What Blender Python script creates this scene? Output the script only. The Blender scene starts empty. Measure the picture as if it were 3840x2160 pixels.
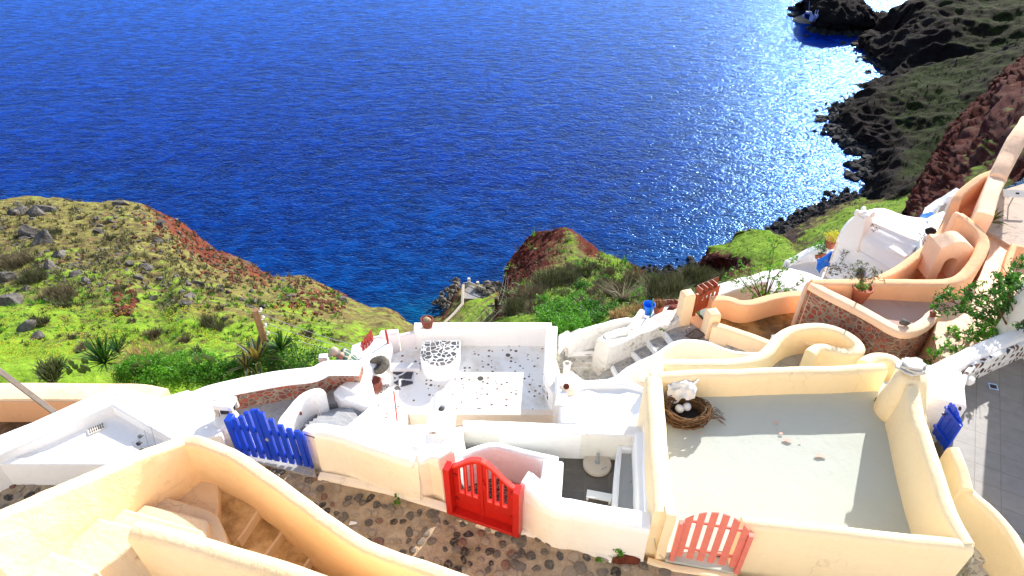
import bpy, bmesh, math, random
from mathutils import Vector, noise, Matrix
from mathutils.bvhtree import BVHTree
random.seed(7)
SC = bpy.context.scene
COL = SC.collection
PITCH = math.radians(39.0)
F = 2560.0
SEA = -95.0
_f = Vector((0, math.cos(PITCH), -math.sin(PITCH)))
_u = Vector((0, math.sin(PITCH), math.cos(PITCH)))
CROP = dict(s=(0, 0, 1), c1=(0, 700, .50466), c2=(0, 1400, .52448), c3=(1200, 1100, .50466), c4=(1200, 1500, .50466),
            c5=(2340, 1300, .59359), c6=(2540, 700, .50466), c7=(2640, 0, .55198), c8=(1640, 800, .42785),
            d1=(3040, 500, .31056), d2=(2000, 1080, .31056), d3=(760, 1280, .31056), d4=(1300, 1480, .31056),
            d5=(3240, 1200, .23328), d6=(2900, 0, .17114))
def ray(c, u, v):
    x0, y0, s = CROP[c]
    sx, sy = x0 + u * s, y0 + v * s
    return _f * F + Vector((1, 0, 0)) * (sx - 1920) + _u * (1080 - sy)
def P(c, u, v, z):
    "world point at height z (metres below the eye) seen at a measured image point"
    d = ray(c, u, v)
    return d * (z / d.z)
def W(c, pts, z=None):
    out = []
    for p in pts:
        out.append(P(c, p[0], p[1], p[2] if len(p) > 2 else z))
    return out
# ---------------------------------------------------------------- objects
def tag(o, label=None, cat=None, group=None, kind=None):
    if label: o['label'] = label
    if cat: o['category'] = cat
    if group: o['group'] = group
    if kind: o['kind'] = kind
    return o
def thing(name, label, cat, loc=(0, 0, 0), rotz=0, group=None):
    o = bpy.data.objects.new(name, None); COL.objects.link(o)
    o.empty_display_size = .2
    o.location = loc; o.rotation_euler = (0, 0, rotz)
    return tag(o, label, cat, group)
def copy_tree(o, parent=None):
    c = o.copy(); COL.objects.link(c)
    if parent: c.parent = parent
    for ch in list(o.children): copy_tree(ch, c)
    return c
class MB:
    def __init__(s): s.v = []; s.f = []; s.m = []; s.sm = []
    def add(s, vs, fs, m=0, smooth=True):
        b = len(s.v); s.v += [Vector(x) for x in vs]
        for f in fs: s.f.append([b + i for i in f]); s.m.append(m); s.sm.append(smooth)
    def box(s, c, sx, sy, sz, rz=0, m=0, tx=1., ty=1., ry=0, rx=0):
        "box centred on c; tx/ty taper of the top"
        M = Matrix.Rotation(rz, 3, 'Z') @ Matrix.Rotation(ry, 3, 'Y') @ Matrix.Rotation(rx, 3, 'X')
        vs = []
        for k in (-1, 1):
            ax, ay = (tx, ty) if k > 0 else (1, 1)
            for i, j in ((-1, -1), (1, -1), (1, 1), (-1, 1)):
                vs.append(Vector(c) + M @ Vector((i * sx / 2 * ax, j * sy / 2 * ay, k * sz / 2)))
        s.add(vs, [(0, 3, 2, 1), (4, 5, 6, 7), (0, 1, 5, 4), (1, 2, 6, 5), (2, 3, 7, 6), (3, 0, 4, 7)], m, False)
    def hexa(s, low, high, m=0):
        n = len(low)
        s.add(list(low) + list(high), [list(range(n))[::-1], list(range(n, 2 * n))] + [(i, (i + 1) % n, n + (i + 1) % n, n + i) for i in range(n)], m, False)
    def prism(s, pts, base, m=0):
        pts = [Vector(p) for p in pts]
        a = sum(pts[i].x * pts[(i + 1) % len(pts)].y - pts[(i + 1) % len(pts)].x * pts[i].y for i in range(len(pts)))
        if a < 0: pts = pts[::-1]
        s.hexa([Vector((p.x, p.y, base)) for p in pts], pts, m)
    def tube(s, pts, r, n=6, m=0, cap=True):
        pts = [Vector(p) for p in pts]
        rs = r if isinstance(r, (list, tuple)) else [r] * len(pts)
        vs = []; fs = []
        up = Vector((0, 0, 1))
        for i, p in enumerate(pts):
            d = (pts[min(i + 1, len(pts) - 1)] - pts[max(i - 1, 0)])
            d = d.normalized() if d.length > 1e-9 else Vector((0, 0, 1))
            a = d.cross(up)
            if a.length < .1: a = d.cross(Vector((1, 0, 0)))
            a.normalize(); b = d.cross(a).normalized()
            for k in range(n):
                t = 2 * math.pi * k / n
                vs.append(p + (a * math.cos(t) + b * math.sin(t)) * rs[i])
        for i in range(len(pts) - 1):
            for k in range(n):
                fs.append((i * n + k, i * n + (k + 1) % n, (i + 1) * n + (k + 1) % n, (i + 1) * n + k))
        if cap: fs += [tuple(range(n))[::-1], tuple((len(pts) - 1) * n + k for k in range(n))]
        s.add(vs, fs, m)
    def lathe(s, c, prof, n=20, m=0, sx=1, sy=1, M=None):
        vs = []; fs = []
        for r, z in prof:
            for k in range(n):
                t = 2 * math.pi * k / n
                q = Vector((r * math.cos(t) * sx, r * math.sin(t) * sy, z))
                vs.append(Vector(c) + (M @ q if M else q))
        for i in range(len(prof) - 1):
            for k in range(n):
                fs.append((i * n + k, i * n + (k + 1) % n, (i + 1) * n + (k + 1) % n, (i + 1) * n + k))
        fs += [tuple(range(n))[::-1], tuple((len(prof) - 1) * n + k for k in range(n))]
        s.add(vs, fs, m)
    def wall(s, pts, w, base, r=.06, smooth=0, m=0, step=.14, batter=0., closed=False):
        "hand-plastered wall: pts is the crown line in world space"
        global _woff
        _woff = (_woff + 1) % 7
        pts = [Vector(p) for p in pts]
        for _ in range(smooth):
            q = [pts[0]] if not closed else []
            rng = range(len(pts)) if closed else range(len(pts) - 1)
            for i in rng:
                a, b = pts[i], pts[(i + 1) % len(pts)]
                q += [a * .75 + b * .25, a * .25 + b * .75]
            if not closed: q.append(pts[-1])
            pts = q
        ps = []
        rng = range(len(pts)) if closed else range(len(pts) - 1)
        for i in rng:
            a, b = pts[i], pts[(i + 1) % len(pts)]
            k = max(1, int((b - a).length / step))
            for j in range(k): ps.append(a.lerp(b, j / k))
        if not closed: ps.append(pts[-1])
        n = len(ps); hw = w / 2; r = min(r, hw * .98)
        vs = []; fs = []
        prof0 = []
        for a in range(0, 5):
            t = math.pi / 2 * a / 4
            prof0.append((-(hw - r) - r * math.cos(t), -r + r * math.sin(t)))
        top = prof0 + [(-x, z) for x, z in prof0[::-1]]
        K = 3
        for i, p in enumerate(ps):
            if closed: d0 = (p - ps[i - 1]); d1 = ps[(i + 1) % n] - p
            else:
                d0 = p - ps[i - 1] if i > 0 else ps[1] - p
                d1 = ps[i + 1] - p if i < n - 1 else p - ps[i - 1]
            d0 = Vector((d0.x, d0.y, 0)).normalized(); d1 = Vector((d1.x, d1.y, 0)).normalized()
            t = (d0 + d1)
            t = t.normalized() if t.length > .05 else d1
            nn = Vector((-t.y, t.x, 0))
            c = max(.5, nn.dot(Vector((-d1.y, d1.x, 0))))
            h = p.z - r - base
            row = [(-hw - batter * (1 - k / K), base - p.z + h * k / K) for k in range(K)] + top + [(hw + batter * (k / K), -r - h * k / K) for k in range(1, K + 1)]
            for x, z in row:
                vs.append(p + nn * (x / c) + Vector((0, 0, z + .003 * _woff)))
        R = len(row)
        for i in range(n if closed else n - 1):
            j = (i + 1) % n
            for k in range(R - 1):
                fs.append((i * R + k, j * R + k, j * R + k + 1, i * R + k + 1))
        if not closed:
            fs += [tuple(range(R)), tuple((n - 1) * R + k for k in range(R))[::-1]]
        s.add(vs, fs, m)
    def build(s, name, mat, parent=None, wobble=0., freq=1.3, bevel=0., bseg=2, angle=40, tagkw=None, sub=0):
        me = bpy.data.meshes.new(name)
        vs = s.v
        if wobble:
            vs = [v + noise.noise_vector(v * freq) * wobble + noise.noise_vector(v * freq * 3.1) * wobble * .35 for v in vs]
        me.from_pydata([tuple(v) for v in vs], [], s.f)
        bm = bmesh.new(); bm.from_mesh(me)
        bmesh.ops.recalc_face_normals(bm, faces=bm.faces)
        bm.to_mesh(me); bm.free()
        for p, m, sm in zip(me.polygons, s.m, s.sm): p.material_index = m; p.use_smooth = True
        for x in (mat if isinstance(mat, (list, tuple)) else [mat]): me.materials.append(x)
        try: me.set_sharp_from_angle(angle=math.radians(angle))
        except Exception: pass
        o = bpy.data.objects.new(name, me); COL.objects.link(o)
        if bevel:
            md = o.modifiers.new('bevel', 'BEVEL'); md.width = bevel; md.segments = bseg; md.limit_method = 'ANGLE'; md.angle_limit = math.radians(35)
            md.harden_normals = False
        if sub:
            md = o.modifiers.new('subd', 'SUBSURF'); md.levels = sub; md.render_levels = sub
        if parent is not None:
            o.parent = parent
            if parent.location.length or parent.rotation_euler[2]:
                o.matrix_parent_inverse = Matrix.Identity(4)
        if tagkw: tag(o, **tagkw)
        return o
_woff = 0
# ---------------------------------------------------------------- materials
class N:
    "tiny node helper"
    def __init__(s, name):
        s.mat = bpy.data.materials.new(name); s.mat.use_nodes = True
        s.t = s.mat.node_tree; s.t.nodes.clear()
        s.out = s.n('ShaderNodeOutputMaterial'); s.b = s.n('ShaderNodeBsdfPrincipled')
        s.l(s.b.outputs[0], s.out.inputs[0])
        s.tc = s.n('ShaderNodeTexCoord')
        s.pos = s.n('ShaderNodeNewGeometry').outputs['Position']
    def n(s, t, **k):
        x = s.t.nodes.new(t)
        for a, b in k.items(): setattr(x, a, b)
        return x
    def l(s, a, b): s.t.links.new(a, b)
    def val(s, sock, v):
        if hasattr(v, 'is_linked') or hasattr(v, 'links'): s.l(v, sock)
        else:
            try: sock.default_value = v
            except Exception: sock.default_value = (v[0], v[1], v[2], 1)
    def mapv(s, scale=(1, 1, 1), rot=(0, 0, 0), vec=None):
        m = s.n('ShaderNodeMapping'); s.l(vec or s.pos, m.inputs[0])
        m.inputs['Scale'].default_value = scale; m.inputs['Rotation'].default_value = rot
        return m.outputs[0]
    def noise(s, scale, detail=4, rough=.55, vec=None, dist=0):
        x = s.n('ShaderNodeTexNoise'); s.l(vec or s.pos, x.inputs['Vector'])
        x.inputs['Scale'].default_value = scale; x.inputs['Detail'].default_value = detail
        x.inputs['Roughness'].default_value = rough; x.inputs['Distortion'].default_value = dist
        return x.outputs[0]
    def vor(s, scale, feature='F1', vec=None, rnd=1.):
        x = s.n('ShaderNodeTexVoronoi', feature=feature); s.l(vec or s.pos, x.inputs['Vector'])
        x.inputs['Scale'].default_value = scale; x.inputs['Randomness'].default_value = rnd
        return x
    def ramp(s, fac, stops, interp='LINEAR'):
        r = s.n('ShaderNodeValToRGB'); r.color_ramp.interpolation = interp
        while len(r.color_ramp.elements) < len(stops): r.color_ramp.elements.new(.5)
        for e, (p, c) in zip(r.color_ramp.elements, stops):
            e.position = p; e.color = (c, c, c, 1) if isinstance(c, (int, float)) else (c[0], c[1], c[2], 1)
        s.l(fac, r.inputs[0]); return r.outputs[0]
    def mix(s, fac, a, b, mode='MIX'):
        m = s.n('ShaderNodeMix', data_type='RGBA', blend_type=mode)
        s.val(m.inputs[0], fac)
        for i, v in ((6, a), (7, b)):
            if hasattr(v, 'links'): s.l(v, m.inputs[i])
            else: m.inputs[i].default_value = (v[0], v[1], v[2], 1)
        return m.outputs[2]
    def math(s, op, a, b=0., c=None, clamp=False):
        m = s.n('ShaderNodeMath', operation=op, use_clamp=clamp)
        s.val(m.inputs[0], a); s.val(m.inputs[1], b)
        if c is not None: s.val(m.inputs[2], c)
        return m.outputs[0]
    def bump(s, h, dist=.02, strength=1., normal=None):
        b = s.n('ShaderNodeBump'); s.l(h, b.inputs['Height']); b.inputs['Distance'].default_value = dist
        b.inputs['Strength'].default_value = strength
        if normal: s.l(normal, b.inputs['Normal'])
        return b.outputs[0]
    def sepn(s):
        x = s.n('ShaderNodeSeparateXYZ'); s.l(s.n('ShaderNodeNewGeometry').outputs['Normal'], x.inputs[0]); return x.outputs
    def fin(s, col, rough=.8, normal=None, spec=.3, **k):
        s.val(s.b.inputs['Base Color'], col); s.val(s.b.inputs['Roughness'], rough)
        s.b.inputs['Specular IOR Level'].default_value = spec
        if normal: s.l(normal, s.b.inputs['Normal'])
        for a, b in k.items(): s.val(s.b.inputs[a.replace('_', ' ')], b)
        return s.mat
def plaster(name, col, stain=(.55, .36, .18), amt=.3, grime=.15, bump=.02, topstain=0., streak=1.):
    m = N(name)
    n1 = m.noise(.9, 5, .6); n2 = m.noise(7, 6, .65); n3 = m.noise(45, 3, .6)
    big = m.ramp(n1, [(.35, 0.), (.75, 1.)])
    c = m.mix(m.math('MULTIPLY', big, amt), col, tuple(x * y for x, y in zip(col, (.93, .86, .76))))
    st = m.ramp(m.math('MULTIPLY', n2, m.ramp(n1, [(.3, .6), (.7, 1.2)])), [(.52, 0.), (.75, 1.)])
    c = m.mix(m.math('MULTIPLY', st, grime), c, stain)
    if topstain:
        nz = m.sepn()[2]
        tn = m.ramp(m.noise(3.5, 6, .7), [(.47, 0.), (.68, 1.)])
        f = m.math('MULTIPLY', m.math('MULTIPLY', m.ramp(nz, [(.6, 0.), (.95, 1.)]), tn), topstain)
        c = m.mix(f, c, (.62, .46, .24))
    spk = m.ramp(n3, [(.68, 0.), (.74, 1.)])
    c = m.mix(m.math('MULTIPLY', spk, grime * 1.2), c, (.25, .2, .15))
    # rain streaks running down the faces, hairline cracks, trowel marks
    sk = m.noise(1., 5, .7, vec=m.mapv((9, 9, .8)))
    nzv = m.sepn()[2]
    side = m.ramp(nzv, [(.25, 1.), (.6, 0.)])
    c = m.mix(m.math('MULTIPLY', m.math('MULTIPLY', m.ramp(sk, [(.52, 0.), (.72, 1.)]), side), min(.14, grime * .5 + .01) * streak), c, tuple(x * .72 for x in stain))
    wv = m.n('ShaderNodeVectorMath', operation='MULTIPLY_ADD'); wn = m.n('ShaderNodeTexNoise'); m.l(m.pos, wn.inputs[0]); wn.inputs['Scale'].default_value = 2.5; wn.inputs['Detail'].default_value = 6
    m.l(wn.outputs[1], wv.inputs[0]); wv.inputs[1].default_value = (.5, .5, .5); m.l(m.pos, wv.inputs[2])
    ck = m.ramp(m.vor(1.1, 'DISTANCE_TO_EDGE', wv.outputs[0]).outputs['Distance'], [(.0, 1.), (.008, 0.)])
    ck = m.math('MULTIPLY', ck, m.ramp(m.noise(.8, 3), [(.5, 0.), (.62, 1.)]))
    c = m.mix(m.math('MULTIPLY', ck, .2), c, (.28, .2, .14))
    tr = m.noise(1., 3, .6, vec=m.mapv((5, 3, 8), (.3, .5, .2)))
    h = m.math('ADD', m.math('MULTIPLY', n2, .8), m.math('MULTIPLY', n3, .18))
    h = m.math('ADD', h, m.math('MULTIPLY', m.noise(2.2, 3), 1.5))
    h = m.math('ADD', h, m.math('MULTIPLY', tr, .3))
    h = m.math('ADD', h, m.math('MULTIPLY', ck, -.2))
    return m.fin(c, .9, m.bump(h, bump, 1.), .15)
WHITE = plaster('white_limewash', (.94, .92, .90), amt=.08, grime=.04)
WHITE2 = plaster('white_worn_limewash', (.93, .92, .89), stain=(.3, .26, .2), amt=.2, grime=.5, bump=.035)
CREAMW = plaster('cream_white_plaster', (.95, .80, .64), amt=.3, grime=.06)
FTER = plaster('ochre_stained_white', (.95, .92, .88), amt=.1, grime=.04, topstain=.5)
YEL = plaster('pale_yellow_plaster', (.95, .78, .50), amt=.2, grime=.06, topstain=.12)
OCH = plaster('ochre_plaster', (.94, .72, .45), stain=(.55, .36, .16), amt=.9, grime=.25, streak=0., bump=.03)
OCHL = plaster('light_ochre_plaster', (.94, .69, .44), stain=(.5, .38, .2), amt=.4, grime=.14)
ORA = plaster('orange_plaster', (.90, .52, .30), amt=.5, grime=.12)
PEACH = plaster('peach_plaster', (.93, .64, .45), amt=.5, grime=.14)
PINKF = plaster('pinkish_screed', (.50, .36, .30), stain=(.35, .2, .12), amt=.5, grime=.3)
GREYF = plaster('pale_grey_green_screed', (.50, .535, .485), stain=(.38, .38, .34), amt=.2, grime=.10, bump=.008)
CONC = plaster('grey_concrete', (.42, .42, .40), stain=(.12, .12, .1), amt=.5, grime=.5)
def mat_mossfloor():
    m = N('mossy_brown_screed')
    n = m.noise(2.2, 6, .65)
    c = m.ramp(n, [(.3, (.07, .04, .012)), (.48, (.22, .12, .03)), (.6, (.40, .22, .06)), (.75, (.5, .3, .12))])
    return m.fin(c, .55, m.bump(m.noise(20, 4), .01), .4)
MOSSF = mat_mossfloor()
def mat_damp(name, a, b, c3):
    m = N(name)
    n = m.noise(3.0, 7, .7)
    e = m.ramp(m.noise(1.1, 3), [(.3, 0.), (.7, 1.)])
    c = m.mix(e, m.ramp(n, [(.32, a), (.5, b), (.68, c3)]), m.ramp(n, [(.4, a), (.75, b)]))
    return m.fin(c, .6, m.bump(m.noise(14, 5), .01), .4)
STEPF = mat_damp('mossy_ochre_treads', (.26, .16, .06), (.62, .43, .21), (.82, .64, .38))
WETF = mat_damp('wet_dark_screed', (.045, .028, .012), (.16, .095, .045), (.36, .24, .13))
def mat_stonewall(name, scale, mortar, stones, thr=.10, rough=.85, present=0., bump=.03, squash=1.):
    m = N(name)
    wn = m.n('ShaderNodeTexNoise'); m.l(m.pos, wn.inputs[0]); wn.inputs['Scale'].default_value = 4
    vv = m.n('ShaderNodeVectorMath', operation='MULTIPLY_ADD'); m.l(wn.outputs[1], vv.inputs[0])
    vv.inputs[1].default_value = (.09, .09, .09); m.l(m.pos, vv.inputs[2])
    vec = m.mapv((1, 1, squash), vec=vv.outputs[0])
    e = m.vor(scale, 'DISTANCE_TO_EDGE', vec); c = m.vor(scale, 'F1', vec)
    sep = m.n('ShaderNodeSeparateColor'); m.l(c.outputs['Color'], sep.inputs[0])
    mask = m.ramp(m.math('ADD', m.math('ADD', e.outputs['Distance'], m.math('MULTIPLY', m.noise(26, 4, .7), -.09)), m.math('MULTIPLY', m.math('SUBTRACT', m.noise(1.6, 3), .5), -.22)), [(thr * .3, 0.), (thr * .65, 1.)])
    if present: mask = m.math('MULTIPLY', mask, m.math('GREATER_THAN', sep.outputs[1], present))
    st = m.ramp(sep.outputs[0], [(i / len(stones), q) for i, q in enumerate(stones)], 'CONSTANT')
    n2 = m.noise(28, 5, .7)
    st = m.mix(m.ramp(n2, [(.4, 0.), (.75, .55)]), st, tuple(min(.8, x * 2.2 + .03) for x in stones[0]))
    mo = m.mix(m.ramp(m.noise(3, 5, .7), [(.35, 0.), (.7, 1.)]), mortar, tuple(x * .6 for x in mortar))
    col = m.mix(mask, mo, st)
    h = m.math('ADD', m.math('MULTIPLY', mask, 1.), m.math('MULTIPLY', n2, .35))
    return m.fin(col, rough, m.bump(h, bump), .3)
REDST = mat_stonewall('red_lava_masonry', 7., (.42, .31, .23), [(.28, .06, .035), (.38, .10, .06), (.17, .055, .045), (.42, .17, .12), (.16, .10, .08), (.32, .08, .05)], .17, squash=1.2)
COBBLE = mat_stonewall('lava_cobbles', 6.5, (.25, .18, .11), [(.03, .025, .025), (.10, .08, .065), (.05, .035, .03), (.16, .075, .05), (.035, .032, .033), (.24, .18, .12)], .20, present=.12, bump=.06)
WCOB = mat_stonewall('whitewashed_cobbles', 7, (.80, .76, .68), [(.42, .38, .30), (.60, .55, .46), (.36, .34, .32), (.66, .62, .55)], .14, present=.25, bump=.05)
GCOB = mat_stonewall('grey_cobbled_steps', 8, (.55, .50, .43), [(.25, .25, .26), (.18, .17, .17), (.34, .32, .30), (.42, .40, .36)], .14, present=.3, bump=.04)
BCOB = mat_stonewall('black_pebble_paving', 18, (.42, .33, .26), [(.03, .025, .025), (.06, .04, .035)], .12, bump=.02)
MOSAIC = mat_stonewall('black_slab_mosaic', 8.0, (.86, .86, .86), [(.07, .07, .075), (.14, .12, .11), (.05, .05, .055), (.10, .09, .085)], .085, bump=.012)
WBLK = mat_stonewall('white_wall_with_dark_stones', 8., (.92, .91, .89), [(.06, .04, .035), (.12, .05, .035), (.05, .05, .05), (.18, .09, .06)], .26, present=.45, bump=.01, squash=.8)
def mat_pebble(name, base, stains):
    m = N(name)
    n1 = m.noise(1.3, 5, .65)
    c = m.mix(m.ramp(n1, [(.5, 0.), (.72, stains)]), base, (.55, .45, .30))
    h = None
    flat = m.mapv((1, 1, 0))
    for sc, r0, dark in ((8.5, .33, (.12, .09, .08)), (2.9, .30, (.06, .055, .055))):
        v = m.vor(sc, 'F1', flat, .9); sep = m.n('ShaderNodeSeparateColor'); m.l(v.outputs['Color'], sep.inputs[0])
        rad = m.math('MULTIPLY', m.math('POWER', sep.outputs[0], 1.05), r0)
        rad = m.math('ADD', rad, m.math('MULTIPLY', m.noise(18, 2, vec=flat), .05))
        rad = m.math('ADD', rad, -.012)
        mk = m.math('LESS_THAN', v.outputs['Distance'], rad)
        if sc < 3: mk = m.math('MULTIPLY', mk, m.math('GREATER_THAN', sep.outputs[1], .3))
        cc = m.mix(sep.outputs[2], dark, (.30, .17, .12) if sc > 3 else (.13, .12, .11))
        c = m.mix(mk, c, cc)
        h = mk
    return m.fin(c, .8, m.bump(m.noise(12, 4), .01), .3)
PEBB = mat_pebble('white_floor_with_lava_pebbles', (.93, .91, .87), .7)
def mat_tiles(name, a, b, grout, sx, sy, rot=0, off=.5, rough=.5):
    m = N(name)
    x = m.n('ShaderNodeTexBrick'); m.l(m.mapv((1, 1, 1), (0, 0, rot)), x.inputs['Vector'])
    x.inputs['Scale'].default_value = 1; x.inputs['Brick Width'].default_value = sx; x.inputs['Row Height'].default_value = sy
    x.inputs['Mortar Size'].default_value = .006; x.offset = off
    x.inputs['Color1'].default_value = (*a, 1); x.inputs['Color2'].default_value = (*b, 1); x.inputs['Mortar'].default_value = (*grout, 1)
    n = m.noise(5, 6, .7, vec=m.mapv((1, 1, 1)))
    c = m.mix(m.ramp(n, [(.35, 0.), (.7, .45)]), x.outputs[0], tuple(q * .55 for q in a))
    return m.fin(c, rough, m.bump(m.math('ADD', m.math('MULTIPLY', x.outputs[1], -1.), m.math('MULTIPLY', n, .5)), .006), .4)
TILE = mat_tiles('grey_stone_tiles', (.28, .26, .24), (.25, .24, .23), (.20, .18, .16), .42, .42, .5, 0.)
TILE2 = mat_tiles('small_grey_tiles', (.42, .42, .42), (.34, .35, .37), (.55, .52, .48), .2, .2, .35)
TILED = mat_tiles('dark_patio_tiles', (.11, .095, .08), (.15, .125, .10), (.2, .18, .15), .45, .45, .12, 0., .35)
def paint(name, col, rough=.35, dirt=.25, spec=.5):
    m = N(name)
    n = m.noise(9, 6, .7)
    c = m.mix(m.ramp(n, [(.4, 0.), (.8, dirt)]), col, tuple(x * .45 for x in col))
    c = m.mix(m.ramp(m.noise(40, 4, .7), [(.66, 0.), (.75, dirt)]), c, tuple(min(1, x * .6 + .3) for x in col))
    return m.fin(c, rough, m.bump(m.noise(22, 5), .004), spec)
BLUE = paint('blue_gloss_paint', (.005, .055, .62))
RED = paint('red_gloss_paint', (.50, .012, .007), dirt=.3)
SALM = paint('faded_coral_paint', (.80, .22, .165), .55, .3)
BROWN = paint('red_brown_wood', (.30, .055, .02), .5)
WOOD = paint('weathered_wood', (.30, .18, .09), .8, .6, .2)
GWOOD = paint('grey_weathered_wood', (.26, .21, .17), .8, .6, .2)
METAL = paint('dull_grey_metal', (.35, .36, .38), .4)
BLACK = paint('black_iron', (.02, .02, .022), .5)
TERRA = paint('terracotta', (.42, .13, .07), .8, .5, .2)
TERRAD = paint('dark_red_brown_clay', (.20, .05, .03), .6, .5, .3)
TARP = paint('blue_plastic_sheet', (.01, .19, .80), .35, .1)
CLOTH = paint('white_cloth', (.85, .84, .80), .9, .1, .1)
EGG = paint('white_egg_shell', (.84, .82, .78), .5, .05)
TWIG = paint('brown_twigs', (.16, .09, .045), .9, .5, .1)
SLATE = paint('pale_slate', (.58, .57, .54), .8, .5, .2)
def mat_rock(name, a, b, scale=2., bump=.1):
    m = N(name)
    n = m.noise(scale, 8, .7); n2 = m.noise(scale * 5, 6, .7)
    c = m.ramp(m.math('ADD', m.math('MULTIPLY', n, .6), m.math('MULTIPLY', n2, .4)), [(.36, a), (.66, b)])
    return m.fin(c, .9, m.bump(m.math('ADD', n, m.math('MULTIPLY', n2, .5)), bump), .2)
RGREY = mat_rock('grey_boulder', (.035, .03, .028), (.26, .235, .21), 2.2, .15)
RBLACK = mat_rock('black_shore_rock', (.008, .008, .010), (.05, .045, .045), 1.5, .2)
RLAVA = mat_rock('porous_lava_stone', (.07, .065, .055), (.24, .22, .18), 14, .02)
def mat_terrain(name, dark=1., rs=1., rockcols=((.07, .012, .006), (.25, .065, .03)), grey=(.16, .12, .09), bare=0.):
    "grass, dry scrub and bare rock; the colour attribute gives r = bare rock, g = lushness, b = flowers"
    m = N(name)
    at = m.n('ShaderNodeAttribute'); at.attribute_name = 'cover'
    sp = m.n('ShaderNodeSeparateColor'); m.l(at.outputs['Color'], sp.inputs[0])
    r, g, b = sp.outputs
    n1 = m.noise(.35 * rs, 6, .65); n2 = m.noise(1.7 * rs, 8, .72); n3 = m.noise(9 * rs, 5, .7); n4 = m.noise(.9 * rs, 5, .6)
    grass = m.ramp(n2, [(.3, (.03, .065, .008)), (.46, (.15, .27, .018)), (.6, (.23, .38, .03)), (.75, (.32, .44, .06))])
    dry = m.ramp(n2, [(.3, (.05, .035, .02)), (.45, (.15, .12, .045)), (.58, (.24, .23, .06)), (.72, (.33, .28, .13))])
    lush = m.math('ADD', m.math('ADD', g, m.math('MULTIPLY', m.math('SUBTRACT', n1, .5), 2.2)), m.math('MULTIPLY', m.math('SUBTRACT', n2, .5), 2.))
    c = m.mix(m.ramp(lush, [(.3, 0.), (.75, 1.)]), dry, grass)
    # shrubs speckle
    v = m.vor(2.1 * rs, 'F1', vec=None)
    sh = m.ramp(m.math('ADD', v.outputs['Distance'], m.math('MULTIPLY', n3, .25)), [(.28, 1.), (.42, 0.)])
    c = m.mix(m.math('MULTIPLY', sh, m.ramp(n4, [(.42, 0.), (.6, .85)])), c, (.085, .075, .035))
    # bare earth
    eth = m.ramp(m.math('ADD', m.math('MULTIPLY', n4, .7), m.math('MULTIPLY', n3, .35)), [(.58, 0.), (.66, 1.)])
    c = m.mix(m.math('MULTIPLY', eth, m.math('SUBTRACT', 1., g, clamp=True)), c, (.22, .11, .06))
    fl = m.ramp(m.vor(7 * rs).outputs['Distance'], [(.18, 1.), (.26, 0.)])
    c = m.mix(m.math('MULTIPLY', m.math('MULTIPLY', fl, m.ramp(n1, [(.45, 0.), (.6, 1.)])), b), c, (.50, .48, .04))
    rock = m.ramp(m.math('ADD', m.math('MULTIPLY', n2, .5), m.math('MULTIPLY', n3, .5)), [(.36, rockcols[0]), (.64, rockcols[1])])
    rock = m.mix(m.ramp(n1, [(.5, 0.), (.68, .7)]), rock, grey)
    nz = m.sepn()[2]
    rf = m.math('ADD', m.math('ADD', m.math('ADD', r, bare), m.math('MULTIPLY', m.math('SUBTRACT', n2, .5), 2.2)), m.math('MULTIPLY', m.math('SUBTRACT', n4, .5), 1.6))
    rf = m.math('ADD', rf, m.math('MULTIPLY', m.math('SUBTRACT', .62, nz), 1.6))
    c = m.mix(m.ramp(rf, [(.45, 0.), (.62, 1.)]), c, rock)
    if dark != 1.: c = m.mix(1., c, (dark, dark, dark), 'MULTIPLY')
    h = m.math('ADD', m.math('MULTIPLY', n2, 1.), m.math('MULTIPLY', n3, .3))
    return m.fin(c, .95, m.bump(h, .35 / rs, .8), .1)
TERR = mat_terrain('hillside_grass_and_red_earth')
TERRD = mat_terrain('sea_cliff_painted_shade', .095, .33, ((.03, .022, .03), (.17, .08, .07)), (.20, .19, .22), .42)  # backlit shade and bluish haze are put into the cliff colour
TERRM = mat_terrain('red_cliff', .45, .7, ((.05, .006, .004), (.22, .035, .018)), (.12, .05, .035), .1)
def mat_leaf(name, cols, rough=.5, trans=.42):
    m = N(name)
    oi = m.n('ShaderNodeNewGeometry').outputs['Random Per Island']
    c = m.ramp(oi, [(i / max(1, len(cols) - 1), q) for i, q in enumerate(cols)])
    c = m.mix(m.ramp(m.noise(2.5, 3), [(.35, 0.), (.65, .6)]), c, tuple(x * .45 for x in cols[0]))
    mat = m.fin(c, rough, None, .4)
    tr = m.n('ShaderNodeBsdfTranslucent'); m.l(c, tr.inputs[0])
    mx = m.n('ShaderNodeMixShader'); mx.inputs[0].default_value = trans
    m.l(m.b.outputs[0], mx.inputs[1]); m.l(tr.outputs[0], mx.inputs[2]); m.l(mx.outputs[0], m.out.inputs[0])
    return mat
LEAFG = mat_leaf('bright_green_leaves', [(.06, .22, .01), (.13, .42, .02), (.24, .56, .05)])
LEAFD = mat_leaf('dark_glossy_leaves', [(.02, .10, .008), (.06, .22, .016), (.14, .38, .04)])
LEAFO = mat_leaf('olive_leaves', [(.06, .08, .02), (.13, .17, .05), (.22, .24, .10)])
LEAFY = mat_leaf('yucca_blades', [(.02, .08, .01), (.05, .17, .02), (.10, .26, .04)])
DRY = mat_leaf('dry_scrub', [(.12, .095, .05), (.22, .18, .09), (.31, .26, .16)], .9, .15)
DRYG = mat_leaf('grey_green_scrub', [(.065, .07, .027), (.13, .135, .052), (.21, .2, .095)], .9, .15)
STRAW = mat_leaf('straw_grass', [(.35, .22, .08), (.5, .34, .14), (.6, .45, .22)], .9, .3)
AGY = mat_leaf('agave_yellow_edge', [(.45, .35, .06), (.62, .52, .14)], .6, .2)
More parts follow.
